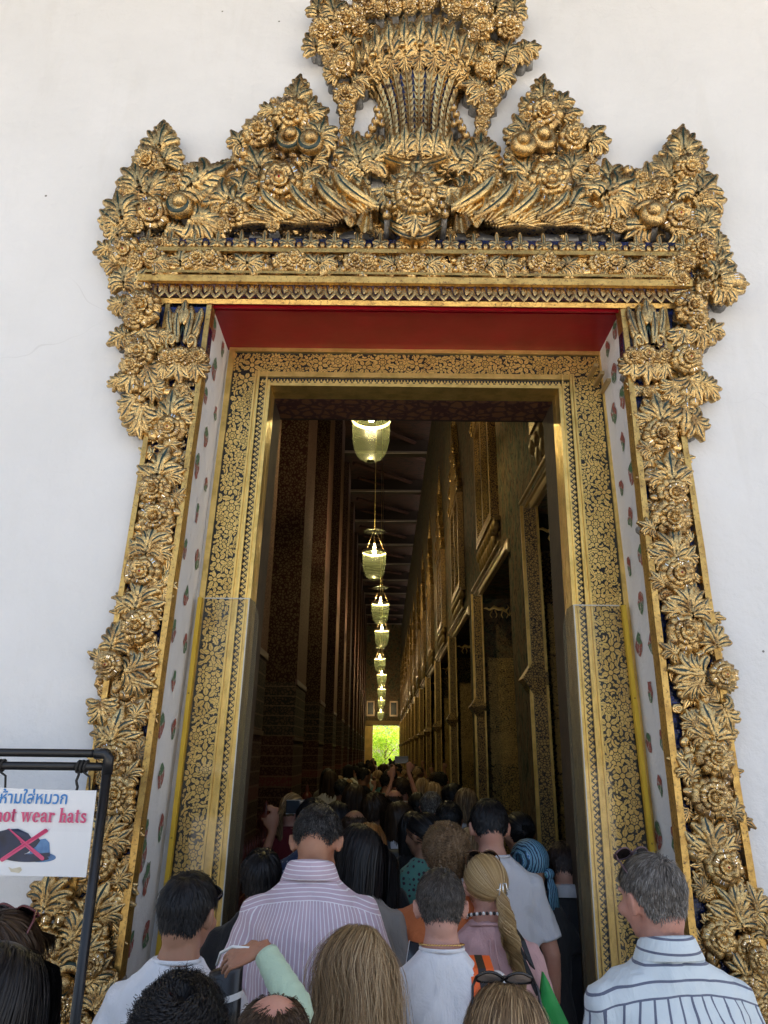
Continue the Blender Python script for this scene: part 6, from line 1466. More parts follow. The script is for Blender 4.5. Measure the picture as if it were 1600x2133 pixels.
P_['AF'] = person(860, 1690, 4.75, 0, 'person with straight black hair beside the grey backpack', 'long', BLK, SKC, BLACKT, 2500, .0035, dict(length=.2), vox=.016, female=True)
P_['AG'] = person(705, 1668, 5.2, 0, 'person with black hair under a white headband', 'long', BLK, SKB, BLACKT, 2500, .0035, dict(length=.3), hy=15, vox=.016, female=True)
P_['AH'] = person(1000, 1694, 5.0, 0, 'person with a dark bun peering between two heads', 'pony', BLK, SKC, NAVYP, 2500, .0035, dict(tail=((0, -.10, .06), [(0, -.1, .07), (0, -.13, .09), (0, -.1, .1)], .035, 300)), hy=150, vox=.016, female=True); eyes(*P_['AH'])
P_['AI'] = person(982, 1722, 3.9, 0, 'person with dark blonde hair and glasses on the head, behind the curls', 'long', BLD, SKD, CREAM, 3000, .003, dict(length=.3), vox=.016, female=True)
P_['AJ'] = person(770, 1700, 5.0, 0, 'person with long black hair and a dark backpack', 'long', BLK, SKC, BLACKT, 2500, .0035, dict(length=.36), vox=.016, female=True) if False else P_['V']
UPR = dict(armL=[(.24, .18, 1.30), (.10, .25, 1.72), (0, .05, 1), (0, -1, 0), .25], armR=[(.24, .18, 1.30), (.08, .25, 1.78), (0, .05, 1), (0, -1, 0), .25])
P_['AK'] = person(838, 1618, 8.2, 0, 'person holding both bare arms high to take a photo', 'short', BRN, SKD, OFFW, 1500, .005, vox=.018, hy=40, **UPR)
P_['AL'] = person(822, 1642, 6.9, 0, 'person with a shaved head in front of the raised arms', 'crop', BRN, SKD, GREYT, 1800, .004, dict(bald=((0, 0, 1), .35)), vox=.018)
P_['AM'] = person(755, 1598, 11.0, 0, 'broad person in black turned right, mid-corridor on the left', 'fade', BLK, SKC, BLACKT, 1200, .006, vox=.02, hy=-50, heavy=1.15)
P_['AN'] = person(712, 1622, 8.4, 0, 'person with a tan backpack on the left side of the crowd', 'short', BLK, SKC, CREAM, 1200, .006, vox=.02)
P_['AO'] = person(880, 1620, 9.0, 0, 'fair-haired person right of centre in the crowd', 'bob', BLD, SKD, CREAM, 1200, .006, vox=.02, female=True)
P_['AP'] = person(903, 1628, 8.0, 0, 'person with a sandy bob by the right wall', 'bob', BLD, SKD, GREYT, 1200, .006, vox=.02, female=True)
# headscarf
s = NT('blue_scarf'); o_ = s.co(); wv = s.n('TexWave', wave_type='BANDS', bands_direction='X'); s.set(wv, 'Vector', o_); wv.inputs['Scale'].default_value = 26; wv.inputs['Distortion'].default_value = 3.5; wv.inputs['Detail Scale'].default_value = 1.2
s.P(color=s.ramp(wv.outputs['Fac'], [(.0, (.01, .02, .05)), (.35, (.02, .12, .18)), (.6, (.06, .2, .45)), (.8, (.35, .5, .7)), (1, (.02, .2, .2))]), rough=.6); SCARF = s.mat
rj, hj = P_['J']; m = MB(); n = 28; rings = []
for i in range(15):
    a = math.pi * (.02 + .66 * i / 14); row = []
    for j in range(n):
        b_ = 2 * math.pi * j / n; fold = 1 + .03 * math.sin(9 * b_ + 2 * math.sin(i * .5)) * math.sin(a); dz = .0 if math.sin(b_) < .3 else .0
        zz = math.cos(a); lim = .25 if math.sin(b_) > .5 else -1
        zz = max(zz, lim); row.append((.086 * math.sin(a) * math.cos(b_) * fold, -.014 + .108 * math.sin(a) * math.sin(b_) * fold, .028 + .098 * zz))
    rings.append(row)
m.loft(rings, 0, True, False); o = m.obj('headscarf', SCARF, rj); o.matrix_basis = hj['HM']
m = MB(); m.ell((.02, -.125, -.03), (.03, .022, .026), 12, 8)
for k in range(4): m.tube([(.02, -.125, -.04), (.02 + .012 * (k - 1.5), -.14, -.1), (.03 + .018 * (k - 1.5), -.14, -.2 - .03 * (k % 2))], [.014, .017, .012], 8, flat=.5)
o = m.obj('scarf_tails', SCARF, rj); o.matrix_basis = hj['HM']
# arm sleeve on the raised arm of the curly-haired person
rn, hn = P_['N']; GSL = cloth('pale_green_sleeve', (.46, .60, .44)); BSL = cloth('blue_cuff', (.16, .3, .6))
Sh = Vector((.155, 0, 1.375)); m = MB(); pts = []; rad = []
for i in range(16):
    t = i / 15; pts.append(eN.lerp(wN, t * .9)); rad.append((.048 - .013 * t) * (1 + .04 * math.sin(i * 2.3)))
m.tube([(Sh.lerp(eN, .8)), Sh.lerp(eN, .92)] + pts, [.050, .049] + rad, 18); o = m.obj('arm_sleeve', GSL, rn); o.scale = (hn['S'],) * 3
m = MB(); m.tube([Sh.lerp(eN, .62), Sh.lerp(eN, .8)], [.056, .053], 18); o = m.obj('sleeve_cuff', BSL, rn); o.scale = (hn['S'],) * 3
# gold neck chain and bead necklace
rg_, hg = P_['G']; m = MB()
for j in range(46):
    a = 2 * math.pi * j / 46; m.ell((math.cos(a) * .073, -.006 + math.sin(a) * .07, 1.514 - .012 * math.sin(a)), (.0055, .004, .003), 6, 4)
o = m.obj('neck_chain', simple('bright_gold', (.8, .55, .2), .2, 1), rg_); o.scale = (hg['S'],) * 3
rh, hh = P_['H']; m = MB()
for j in range(40):
    a = 2 * math.pi * j / 40; m.ell((math.cos(a) * .092, -.008 + math.sin(a) * .085, 1.512 - .028 * math.sin(a)), (.0072,) * 3, 7, 5, j % 2)
o = m.obj('bead_necklace', [simple('pearl', (.8, .78, .74), .25), simple('black_bead', (.02, .02, .02), .3)], rh); o.scale = (hh['S'],) * 3
m = MB(); m.tube([(math.cos(a) * .085, -.008 + math.sin(a) * .08, 1.478 - .022 * math.sin(a)) for a in [2 * math.pi * j / 24 for j in range(25)]], .006, 6); o = m.obj('blouse_neckline', PINKB, rh); o.scale = (hh['S'],) * 3
for sx in (-1, 1): m = MB(); m.tube([(.0 + .01 * sx, -.11, 1.45), (.012 * sx, -.13, 1.40), (.03 * sx, -.135, 1.33)], .003, 5); o = m.obj('neck_tie', PINKB, rh); o.scale = (hh['S'],) * 3
# sunglasses
def sunglasses(label, root, hm, base, rx, frame, lens, s=1.0, rz=0):
    M = rootM(root, hm) @ Matrix.Translation(base) @ Matrix.Rotation(R_(rz), 4, 'Z') @ Matrix.Rotation(R_(rx), 4, 'X') @ Matrix.Scale(s, 4)
    t = mkobj('sunglasses', None, M=M, label=label, cat='sunglasses', group='sunglasses worn on heads')
    fm = simple(*frame)
    for sx in (-1, 1):
        ring = [(sx * .034 + .029 * math.cos(a) * (1 + .1 * math.cos(2 * a)), .004 * math.sin(a) ** 2, .023 * math.sin(a)) for a in [2 * math.pi * k / 20 for k in range(21)]]
        m = MB(); m.tube(ring, .0032, 6); m.obj('rim', fm, t)
        m = MB(); m.add([(x, y, z) for x, y, z in ring[:20]], [tuple(range(20))]); m.obj('lens', lens, t)
        m = MB(); m.tube([(sx * .064, .0, .008), (sx * .074, -.02, .008), (sx * .078, -.09, .004), (sx * .074, -.14, -.02)], [.0035, .003, .003, .0045], 6); m.obj('temple_arm', fm, t)
    m = MB(); m.tube([(-.008, 0, .006), (0, .002, .01), (.008, 0, .006)], .0028, 6); m.obj('bridge', fm, t)
LENS = simple('dark_lens', (.02, .015, .015), .08)
sunglasses('dark sunglasses pushed up on the grey-haired head on the right', P_['L'][0], P_['L'][1], (0, .060, .118), 40, ('mauve_frame', (.09, .05, .06), .25), LENS)
sunglasses('tortoiseshell sunglasses on the blonde head with the plait', P_['H'][0], P_['H'][1], (0, .030, .122), 55, ('tortoise_frame', (.10, .045, .02), .25), LENS)
sunglasses('large dark-rimmed sunglasses on the head at the bottom edge', P_['P'][0], P_['P'][1], (0, .03, .122), 50, ('black_frame', (.015, .015, .017), .25), simple('clear_lens', (.35, .3, .28), .08), 1.05)
sunglasses('black sunglasses at the temple of the black-haired person in white', P_['A'][0], P_['A'][1], (0, .088, .055), 15, ('black_frame', (.015, .015, .017), .25), LENS)
sunglasses('brown sunglasses on the dark head at the far left edge', P_['Q'][0], P_['Q'][1], (0, .035, .118), 50, ('brown_frame', (.12, .03, .03), .25), LENS)
# claw clip
M = rootM(rh, hh) @ Matrix.Translation((.045, -.118, -.005)) @ Matrix.Rotation(R_(20), 4, 'Z')
t = mkobj('hair_clip', None, M=M, label='clear and silver claw clip holding the blonde plait', cat='hair clip'); cm = simple('clip_silver', (.75, .75, .72), .15, .6)
for sx in (-1, 1): m = MB(); m.tube([(sx * .006, .0, .022), (sx * .014, -.012, .02), (sx * .02, -.008, -.02), (sx * .014, .004, -.026)], .0035, 6); m.tube([(sx * .018, -.01, .0), (sx * .03, -.006, -.002)], .0035, 5); m.obj('jaw', cm, t)
m = MB(); m.tube([(0, -.006, .022), (0, -.006, -.022)], .005, 8); m.obj('hinge', cm, t)
# bags
def band(pts, w, nrm, th=.004, mat=None, name='strap', parent=None, loc=None):
    m = MB(); rings = []; pts = [Vector(p) for p in pts]
    for i, p in enumerate(pts):
        t = (pts[min(i + 1, len(pts) - 1)] - pts[max(i - 1, 0)]).normalized(); n_ = Vector(nrm[i] if isinstance(nrm, list) else nrm); n_ = (n_ - t * n_.dot(t)).normalized(); a = t.cross(n_).normalized()
        rings.append([p + a * w / 2, p + a * w / 2 + n_ * th, p - a * w / 2 + n_ * th, p - a * w / 2])
    m.loft(rings, 0, False, True); return m.obj(name, mat, parent, loc)
BLKN = simple('black_nylon', (.012, .012, .014), .5, bump=.2, bscale=200)
# black tube bag on the shoulder of the person in white
ra, ha = P_['A']
t = thing('shoulder_bag', 'black roll bag with a white stripe on the shoulder of the person in white', 'bag', (0, 0, 0)); 
c0 = PY(462, 2090, 2.24); c1 = PY(472, 2015, 2.28)
m = MB(); dv = (c1 - c0); rings = []
for k in range(9):
    tt = k / 8; c = c0.lerp(c1, tt) + Vector((.0, -.0, -.03 * (1 - tt))); r_ = .052 * (1 - .1 * tt)
    rings.append([c + Vector((math.cos(a) * r_, math.sin(a) * r_ * .6, .012 * math.cos(a))) for a in [2 * math.pi * j / 20 for j in range(20)]])
m.loft([[p - Vector((0, 0, .16)) for p in rings[0]]] + rings, 0); m.obj('bag_body', simple('black_vinyl', (.012, .012, .013), .3), t)
m = MB(); c = c0.lerp(c1, .15); m.loft([[c + Vector((math.cos(a) * .054, math.sin(a) * .034, z + .012 * math.cos(a))) for a in [2 * math.pi * j / 20 for j in range(20)]] for z in (-.008, .008)], 0, True, False); m.obj('white_stripe', simple('white_tape', (.75, .75, .75), .4), t)
hw_ = local(rn, hn, wN * hn['S']); m = MB(); m.tube([PY(452, 2010, 2.22), PY(460, 1985, 2.15), PY(485, 1972, 2.08), PY(520, 1975, 2.05)], .004, 6); m.obj('white_cord', simple('white_cord', (.8, .8, .78), .5), t)
# orange and black shoulder strap on the person in the bright white tee
S_ = hg['S']; X0 = rg_.location
t = thing('orange_strap_bag', 'orange and black striped strap over the right shoulder of the white tee', 'bag strap', X0)
arcp = [(.135, -.150, 1.15), (.135, -.148, 1.28), (.130, -.128, 1.38), (.125, -.07, 1.455), (.122, .0, 1.475), (.125, .08, 1.43), (.13, .14, 1.3)]
arcn = [(0, -1, 0), (0, -1, .1), (0, -.8, .6), (0, -.4, 1), (0, 0, 1), (0, .6, .8), (0, 1, .2)]
OR = simple('orange_web', (.85, .13, .02), .6, bump=.2, bscale=300)
for dx, w_, mt, nm, up in ((-.026, .026, OR, 'orange_edge', 0), (.026, .026, OR, 'orange_edge', 0), (0, .026, BLKN, 'black_centre', .001)):
    band([Vector((p[0] + dx, p[1], p[2])) * S_ for p in arcp], w_ * S_, [Vector(n_) for n_ in arcn], .006 + up, mt, nm, t)
# pink blouse: black strap and green tote
S_ = hh['S']; t = thing('green_tote_bag', 'bright green tote with a long black strap hanging from the pink blouse', 'bag', rh.location)
spts = [(.10, -.02, 1.475), (.125, -.09, 1.44), (.15, -.135, 1.36), (.18, -.15, 1.24), (.22, -.16, 1.12), (.24, -.16, 1.02)]
tp = PY(1122, 2072, 2.92) - rh.location; sp_ = [Vector(p) * S_ for p in spts[:3]] + [PY(1085, 1980, 2.93) - rh.location, PY(1103, 2030, 2.92) - rh.location, tp]
band(sp_, .02, [(0, -.3, 1), (0, -.8, .6), (0, -1, .3), (0, -1, 0), (0, -1, 0), (0, -1, 0)], .004, BLKN, 'strap', t)
m = MB(); n = 14; v = []
for i in range(n + 1):
    q_ = i / n; w_ = .02 + .17 * q_ ** .7; c = tp + Vector((.10 * q_ + .01, .0, .02 - .38 * q_))
    for j, (sx, sy) in enumerate(((-1, -.8), (-.35, -1.3), (.35, -1.0), (1, -.8), (1, .8), (0, 1.2), (-1, .8))): v.append(tuple(c + Vector((sx * w_ * .5 + .004 * math.sin(q_ * 9 + j), sy * .03 * (.3 + q_) + .008 * math.sin(i * .9 + j * 2.3), (.06 * (1 - q_) * (sx < 0) * 0 + .05 * sx * (1 - q_))))))
f = [(i * 7 + j, i * 7 + (j + 1) % 7, (i + 1) * 7 + (j + 1) % 7, (i + 1) * 7 + j) for i in range(n) for j in range(7)] + [tuple(range(6, -1, -1)), tuple(range(n * 7, n * 7 + 7))]
m.add(v, f, 0, True); m.obj('bag_body', simple('green_cloth', (.02, .30, .06), .6, bump=.2, nscale=6), t)
# backpacks
def backpack(label, key, mat):
    r_, h_ = P_[key]; S_ = h_['S']; t = mkobj('backpack', None, M=rootM(r_), label=label, cat='backpack', group='backpacks in the crowd')
    m = MB(); m.loft([sring(0, -.21, z, w_, d_, 20, 3.5) for z, w_, d_ in ((.98, .12, .05), (1.0, .14, .07), (1.15, .15, .085), (1.32, .145, .08), (1.42, .12, .06), (1.45, .08, .04))], 0); o = m.obj('pack', mat, t); o.scale = (S_,) * 3
    m = MB(); m.loft([sring(0, -.30, z, w_, .03, 16, 3.5) for z, w_ in ((1.02, .10), (1.05, .115), (1.2, .11), (1.23, .09))], 0); o = m.obj('pocket', mat, t); o.scale = (S_,) * 3
    for sx in (-1, 1):
        o = band([(sx * .09, -.15, 1.40), (sx * .10, -.10, 1.455), (sx * .105, -.02, 1.485), (sx * .11, .08, 1.45), (sx * .12, .14, 1.3)], .05, [(0, -.6, 1), (0, -.5, 1), (0, 0, 1), (0, .6, .8), (0, 1, 0)], .012, mat, 'strap', t); o.scale = (S_,) * 3
backpack('grey backpack on the smiling person with the white top', 'X', simple('grey_nylon', (.07, .08, .085), .6)); backpack('tan backpack on the left side of the crowd', 'AN', simple('tan_nylon', (.35, .26, .15), .6))
# phones
def phone(label, p, rot, s=1.0):
    t = mkobj('phone', None, loc=p, rot=rot, label=label, cat='phone', group='phones held up by visitors'); m = MB(); m.box(-.037, .037, -.004, .004, -.077, .077); m.obj('case', simple('phone_case', (.02, .02, .022), .25), t)
    m = MB(); m.box(-.034, .034, -.0055, -.0042, -.073, .073); m.obj('screen', simple('phone_glass', (.03, .04, .05), .08), t); m = MB(); m.box(-.0385, -.0372, -.0045, .0045, -.078, .078).box(.0372, .0385, -.0045, .0045, -.078, .078); m.obj('edge', simple('white_bezel', (.8, .8, .8), .3), t)
rs, hs_ = P_['S']; phone('phone held up by the person in the navy printed shirt', local(rs, hs_, Vector((0, .37, 1.68)) * hs_['S']), (0, R_(90), R_(20)))
rk, hk_ = P_['AK']; phone('phone held high above the crowd in both hands', local(rk, hk_, Vector((0, .32, 1.92)) * hk_['S']), (0, R_(90), 0))
phone('white-edged phone held low in front of the white tee', PY(868, 2020, 2.72), (R_(-25), R_(12), 0))
# ---------------- the far crowd
protos = []
for i, (fem, hy, st, cols, arm) in enumerate(((False, 0, 'short', BLK, None), (True, 10, 'bob', BLK, None), (False, -40, 'short', BRN, UPR), (True, 35, 'long', BRN, None), (False, 60, 'fade', BLK, None), (True, 0, 'pony', BLD, None))):
    kw = dict(arm) if arm else {}
    hm = build_human(H=1.68, female=fem, hy=hy, vox=.022, seed=i, **kw)
    hr = hair_mesh('far_hair', st, 500, cols, seed=i, width=.008, **(dict(tail=((0, -.12, .0), [(0, -.12, 0), (0, -.16, -.05), (0, -.15, -.14)], .03, 60)) if st == 'pony' else {}))
    protos.append((hm, hr))
rr = random.Random(21); y = 9.6; SHM = [BLACKT, BLACKT, GREYT, OFFW, WHITE, TEAL, REDT, CREAM, NAVYP, TAUPE]
cols_txt = ['black', 'black', 'grey', 'off-white', 'white', 'teal', 'dark red', 'cream', 'navy print', 'taupe']
while y < 46:
    nx = 3 if y < 20 else 2
    xs__ = np.linspace(-.72, .82, nx) if nx == 3 else (-.5, .55)
    for x in xs__:
        if rr.random() < .1: continue
        X = x + rr.uniform(-.16, .16); yy = y + rr.uniform(-.25, .25); hm, hr = protos[rr.randrange(6)]; k = rr.randrange(len(SHM)); sc = rr.uniform(.92, 1.06)
        hw_ = ('short black hair', 'a black bob', 'raised arms', 'long dark hair', 'cropped black hair, turned sideways', 'a blonde ponytail')[protos.index((hm, hr))]; li = min(range(9), key=lambda q_: abs((7.3, 12.5, 17.3, 21.5, 27.5, 32, 37.5, 42, 48)[q_] - yy)); sd_ = 'left' if X < -.25 else ('middle' if X < .35 else 'right')
        lab = f'person with {hw_}, {cols_txt[k]} top, {sd_} of corridor under {places[li]} lantern'
        used_l = globals().setdefault('USED', {}); used_l[lab] = used_l.get(lab, 0) + 1
        if used_l[lab] > 1: lab = lab.replace('person with', 'slightly farther person with').replace(' top,', ',')
        root = thing('person', lab, 'person', (X, yy, .02), 'far crowd in the corridor', R_(rr.uniform(-25, 25))); root.scale = (sc,) * 3
        for nm, me, mt in (('body', hm['body'], rr.choice((SKA, SKB, SKC))), ('shirt', hm['shirt'], SHM[k]), ('trousers', hm['tro'], DARKT)):
            o = mkobj(nm, me, root)
            if not len(me.materials): me.materials.append(mt)
            o.material_slots[0].link = 'OBJECT'; o.material_slots[0].material = mt
        if not len(hr.materials): hr.materials.append(HAIRM)
        mkobj('hair', hr, root, M=hm['HM'])
    y += rr.uniform(.62, .85) if y < 20 else rr.uniform(1.1, 1.5)
# ================================================================== SIGN
YS = 2.38
st = thing('sign_stand', 'black tubular metal stand frame carrying the hat notice', 'stand', (0, YS, 0))
TUBE = simple('black_tube', (.012, .012, .013), .35)
pt = PY(228, 1570, YS); u = mpp(pt)
def T(a, b, r, nm='tube'): m = MB(); m.tube([a, b], r, 16); return m.obj(nm, TUBE, st)
o0 = Vector((0, YS, 0))
xr = pt.x; zt = pt.z; zb_ = PY(120, 1596, YS).z
T(Vector((xr, 0, .02)), Vector((xr, 0, zt - .03)), .0148, 'upright'); T(Vector((-1.95, 0, .02)), Vector((-1.95, 0, zt)), .0165, 'upright')
T(Vector((-1.97, 0, zt)), Vector((xr, 0, zt)), .0125, 'top_rail'); T(Vector((-1.95, 0, zb_)), Vector((xr, 0, zb_)), .0125, 'lower_rail')
m = MB(); m.tube([(xr - .045, 0, zt), (xr - .012, 0, zt), (xr, 0, zt - .012), (xr, 0, zt - .06)], .0168, 16); m.obj('elbow', TUBE, st)
for x in (xr, -1.95): m = MB(); m.tube([(x, -.3, .02), (x, .3, .02)], .016, 10); m.obj('foot', TUBE, st)
# board, slightly curled
tl, trr, br, bl = PY(0, 1634, YS + .01), PY(201, 1640, YS), PY(181, 1822, YS), PY(0, 1819, YS)
BW = 1.02; x1 = trr.x + .014; z1 = trr.z; z0 = br.z; x0 = x1 - BW; HB = z1 - z0
sg = thing('hat_notice', 'white hanging notice board telling visitors not to wear hats', 'sign', (x0, YS - .012, z0))
def curl(x, z): return .012 * math.cos((x / BW) * math.pi * 1.0) * (1 if z > HB / 2 else .5) - .010 * max(0, (x / BW - .85) / .15) ** 2
m = MB(); n = 24; v = []
for j, z in enumerate((0, HB * .5, HB)):
    for i in range(n + 1): x = BW * i / n; v.append((x, curl(x, z) , z + .008 * math.sin(x * 5) * (1 if j == 2 else .4)))
k = len(v); v += [(a, b + .003, c) for a, b, c in v]
f = [(j * (n + 1) + i, j * (n + 1) + i + 1, (j + 1) * (n + 1) + i + 1, (j + 1) * (n + 1) + i) for j in range(2) for i in range(n)]
f += [tuple(q + k for q in reversed(a)) for a in f]
edge = [i for i in range(n + 1)] + [(n + 1) + n, 2 * (n + 1) + n] + [2 * (n + 1) + i for i in range(n - 1, -1, -1)] + [(n + 1)]
for a, b in zip(edge, edge[1:] + edge[:1]): f.append((a, a + k, b + k, b))
m.add(v, f, 0, False); m.obj('board', simple('white_sign', (.74, .75, .76), .35, nscale=5, nvar=.03), sg)
SB = simple('sign_blue', (.02, .19, .50), .4); SP = simple('sign_pink', (.60, .06, .17), .4)
def bend(me, dz=.0015):
    for v_ in me.vertices: v_.co.y = curl(v_.co.x, v_.co.z) - dz - v_.co.y
# the horizontal scale of the board: 0.0x metres per photo pixel
ps = (trr.x - tl.x) / 201.0
def sx(px): return x1 - x0 - (201 - px) * ps          # photo column (at the board top) -> board x
def text_obj(txt, size, name, mat, xfit0, xfit1, zbase, zh, offset=0.0):
    c = bpy.data.curves.new(name, 'FONT'); c.body = txt; c.size = size; c.offset = offset; o = bpy.data.objects.new(name, c); COL.objects.link(o)
    dg = bpy.context.evaluated_depsgraph_get(); me = bpy.data.meshes.new_from_object(o.evaluated_get(dg)); bpy.data.objects.remove(o)
    xs_ = [v_.co.x for v_ in me.vertices]; ys_ = [v_.co.y for v_ in me.vertices]; a, b = min(xs_), max(xs_); c0, c1 = min(ys_), max(ys_)
    for v_ in me.vertices: x, y = v_.co.x, v_.co.y; v_.co = (xfit0 + (x - a) / (b - a) * (xfit1 - xfit0), 0, zbase + (y - c0) / (c1 - c0) * zh)
    bend(me); me.materials.clear(); me.materials.append(mat); mkobj(name, me, sg); return me
zpx = lambda py: HB * (1822 - py) / 182.0
text_obj('ห้ามใส่หมวก', .1, 'thai_lettering', SB, sx(6), sx(143), zpx(1676), zpx(1644) - zpx(1676), .0015)
# heavy slab-serif latin letters built from outlines
def ring_seg(cx, cy, ro, ri, a0, a1, sx_=1, sy=1, tx=1.0, n=14):
    out = []; 
    for i in range(n + 1): a = R_(a0 + (a1 - a0) * i / n); out.append((cx + ro * sx_ * math.cos(a), cy + ro * sy * math.sin(a)))
    for i in range(n, -1, -1): a = R_(a0 + (a1 - a0) * i / n); out.append((cx + ri * sx_ * tx * math.cos(a), cy + ri * sy * math.sin(a) * 1.12))
    return out
def strip_(cx, cy, ro, ri, a0, a1, sx_=1, sy=1, tx=1.0, n=16):
    P = []; 
    for i in range(n):
        q0, q1 = R_(a0 + (a1 - a0) * i / n), R_(a0 + (a1 - a0) * (i + 1) / n)
        def o_(a, r, k=1): return (cx + r * sx_ * k * math.cos(a), cy + r * sy * math.sin(a) * (1.0 if k == 1 else 1.18))
        P.append([o_(q0, ro), o_(q1, ro), o_(q1, ri, tx), o_(q0, ri, tx)])
    return P
def rect(x0_, y0_, x1_, y1_): return [(x0_, y0_), (x1_, y0_), (x1_, y1_), (x0_, y1_)]
sf = .09
def glyph(ch):
    P = []
    if ch == 'n' or ch == 'h':
        top = 1.0 if ch == 'n' else 1.48
        P += [rect(.06, 0, .26, top), rect(.0, 0, .33, sf), rect(-.02, top - sf, .26, top)]
        P += strip_(.42, .62, .36, .16, 0, 150, .62, 1.0, .75); P += [rect(.445, 0, .645, .66), rect(.38, 0, .71, sf)]; return P, .74
    if ch == 'o': return strip_(.36, .5, .52, .36, 0, 360, .72, 1.0, .52, 26), .74
    if ch == 't': return [rect(.10, .12, .31, 1.3), rect(-.02, 1.0 - sf, .48, 1.0)] + strip_(.33, .23, .25, .06, 180, 300, .9, .95), .52
    if ch == 'w':
        for a, b in ((.02, .27), (.45, .70)): P += [[(a, 1.0), (a + .22, 1.0), (b + .08, .0), (b, 0)], [(b + .02, 0), (b + .08, 0), (b + .28, 1), (b + .22, 1)]]
        P += [rect(-.05, 1 - sf, .30, 1), rect(.38, 1 - sf, .72, 1), rect(.86, 1 - sf, 1.08, 1)]; return P, 1.08
    if ch == 'e': return strip_(.36, .5, .52, .36, 5, 320, .70, 1.0, .5, 22) + [rect(.12, .48, .70, .58)], .74
    if ch == 'a': return strip_(.30, .66, .35, .20, 10, 160, .8, 1.0, .6) + [rect(.38, .08, .58, .72)] + strip_(.27, .28, .29, .14, 30, 330, .85, 1.0, .6) + [rect(.5, 0, .70, sf + .03)] + strip_(.13, .74, .1, .0, 0, 360, 1, 1, 1, 10), .72
    if ch == 'r': return [rect(.06, 0, .26, 1.0), rect(0, 0, .36, sf), rect(-.02, 1 - sf, .26, 1.0)] + strip_(.42, .70, .28, .14, 40, 170, .8, 1.0) + strip_(.5, .83, .12, .0, 0, 360, 1, 1, 1, 10), .62
    if ch == 's': return strip_(.30, .74, .27, .10, 30, 260, 1, 1) + strip_(.30, .27, .28, .10, -150, 80, 1, 1) + [[(.12, .62), (.3, .62), (.5, .38), (.32, .36)]] + [rect(.46, .68, .52, .98), rect(.04, .02, .10, .32)], .60
    if ch == 'D': return [rect(.08, 0, .30, 1.4), rect(0, 0, .4, sf), rect(0, 1.4 - sf, .4, 1.4)] + strip_(.36, .7, .7, .5, -90, 90, .75, 1.0), .98
    return [], .36
def latin(txt, xend, zbase, xh, wtot):
    m = MB(); x = 0; adv = []
    for ch in txt: g_, w_ = glyph(ch); adv.append((x, g_)); x += w_ + .05
    sc = wtot / x; st_ = xend - wtot; k = 0
    for ax, g_ in adv:
        for poly in g_ + [[(a + .035, b) for a, b in q_] for q_ in g_]:
            k += 1; pp_ = [(st_ + (ax + a) * sc, (k % 9) * .00012, zbase + b * xh) for a, b in poly]
            m.add(pp_, [tuple(range(len(pp_)))])
    me = m.mesh('latin_lettering'); bend(me); me.materials.append(SP); mkobj('latin_lettering', me, sg)
latin('Do not wear hats', sx(189), zpx(1714), (zpx(1693) - zpx(1714)) * .98, (sx(189) - sx(2)) * 1.245)
# hats and cross
def flat(polys, nm, mat, dz): m = MB(); [m.add([(x, 0, z) for x, z in p], [tuple(range(len(p)))]) for p in polys]; me = m.mesh(nm); bend(me, dz); me.materials.append(mat); mkobj(nm, me, sg)
HX = lambda px, py: (sx(px + (py - 1640) * .12), zpx(py))
def el(cx, cy, rx, ry, n=26, a0=0, a1=360): return [HX(cx + rx * math.cos(R_(a0 + (a1 - a0) * i / n)), cy + ry * math.sin(R_(a0 + (a1 - a0) * i / n))) for i in range(n)]
s = NT('photo_navy'); s.P(color=s.ramp(s.noise(s.co(), 18, 3), [(.3, (.008, .012, .03)), (.7, (.02, .035, .09))]), rough=.4); NV = s.mat
s = NT('photo_blue'); s.P(color=s.ramp(s.noise(s.co(), 30, 3), [(.3, (.03, .1, .25)), (.7, (.10, .24, .45))]), rough=.4); NB = s.mat
flat([el(84, 1786, 34, 10)], 'hat_brim_print', NB, .0013)
flat([[HX(*p) for p in ((66, 1752), (74, 1747), (84, 1750), (96, 1748), (104, 1756), (106, 1782), (66, 1790))]], 'hat_crown_print', NB, .0016)
flat([el(60, 1788, 44, 8)], 'hat_shade_print', NV, .0019)
flat([[HX(*p) for p in ((-60, 1790), (-40, 1760), (-10, 1738), (20, 1730), (42, 1728), (62, 1738), (72, 1752), (82, 1746), (86, 1752), (78, 1764), (60, 1778), (20, 1792), (-30, 1796))]], 'hat_dark_print', NV, .0022)
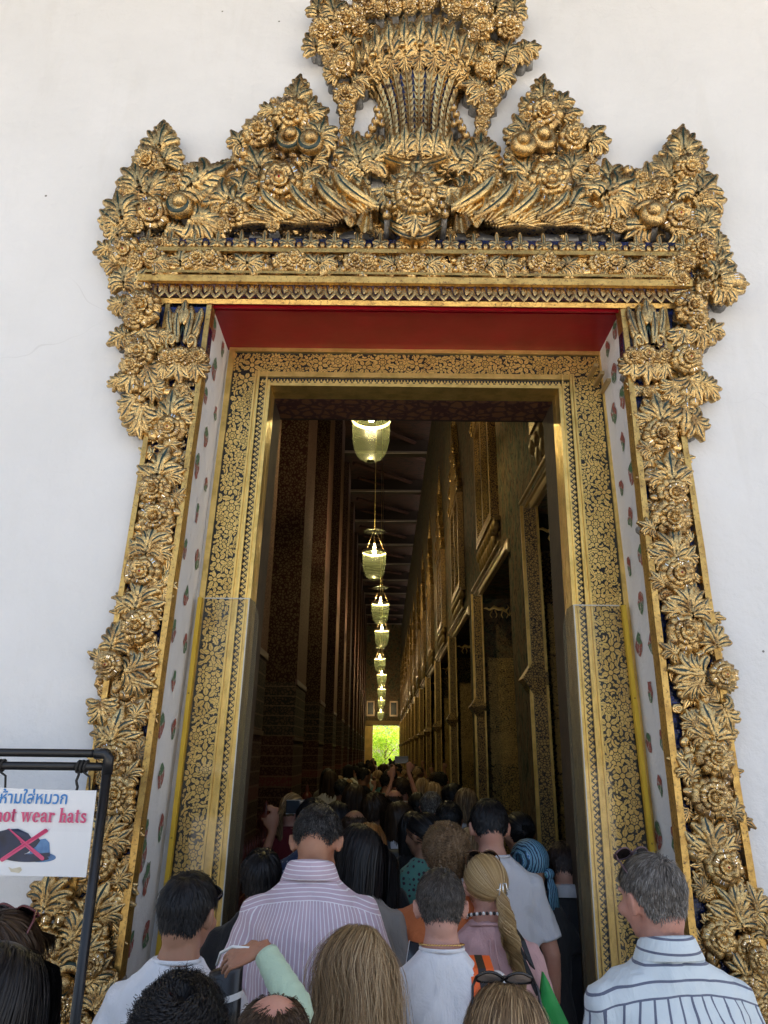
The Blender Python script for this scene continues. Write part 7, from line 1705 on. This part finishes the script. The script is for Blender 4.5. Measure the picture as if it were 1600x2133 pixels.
flat([[HX(66, 1780), HX(106, 1776), HX(106, 1784), HX(66, 1790)]], 'hat_band_print', NV, .0025)
def bar(a, b, w_):
    ax, ay = a; bx, by = b; L_ = math.hypot(bx - ax, by - ay); nx, ny = -(by - ay) / L_ * w_, (bx - ax) / L_ * w_; an = math.atan2(by - ay, bx - ax)
    e = [HX(bx + w_ * math.cos(an + q_), by + w_ * math.sin(an + q_)) for q_ in [R_(90 - 22.5 * i) for i in range(9)]] + [HX(ax - w_ * math.cos(an + q_), ay - w_ * math.sin(an + q_)) for q_ in [R_(90 - 22.5 * i) for i in range(9)]]
    return e
PKX = simple('cross_pink', (.62, .07, .18), .4)
flat([bar((24, 1732), (91, 1788), 4.2)], 'cross_bar_print', PKX, .0029); flat([bar((98, 1731), (12, 1792), 4.0)], 'cross_bar_print', PKX, .0032)
s = NT('old_tape'); s.P(color=s.ramp(s.noise(s.co(), 40, 3), [(.4, (.62, .56, .42)), (.6, (.5, .44, .3))]), rough=.5)
flat([[HX(*p) for p in ((24, 1806), (32, 1810), (48, 1806), (52, 1812), (46, 1818), (30, 1816))]], 'tape_patch', s.mat, .0016)
# cords tying the board to the rail
CORD = simple('dark_cord', (.02, .018, .016), .8)
for cx in (172, -2):
    c = PY(cx, 1596, YS); t = thing('tie_cord', 'dark cord knotted round the rail at the ' + ('right' if cx > 0 else 'left edge') + ' of the notice', 'cord', (c.x, YS, zb_), 'cords holding the notice')
    for k in range(3): m = MB(); m.tube([((k - 1) * .012 + .002 * math.sin(a), math.cos(a) * .0165, math.sin(a) * .0165) for a in [2 * math.pi * j / 14 for j in range(15)]], .0045, 6); m.obj('loop', CORD, t)
    pts = [(-.004 + .003 * math.sin(i * 1.5), -.018 + .001 * i, -.014 - i * ((zb_ - (z0 + HB)) + .012) / 8) for i in range(9)]
    m = MB(); m.tube(pts, .0042, 6); m.ell(pts[-1], (.008, .008, .009), 8, 6); m.tube([(0.01, -.012, -.016), (.03, -.008, -.03), (.034, -.004, -.07), (.02, -.004, -.085)], .0035, 6); m.obj('knotted_end', CORD, t)
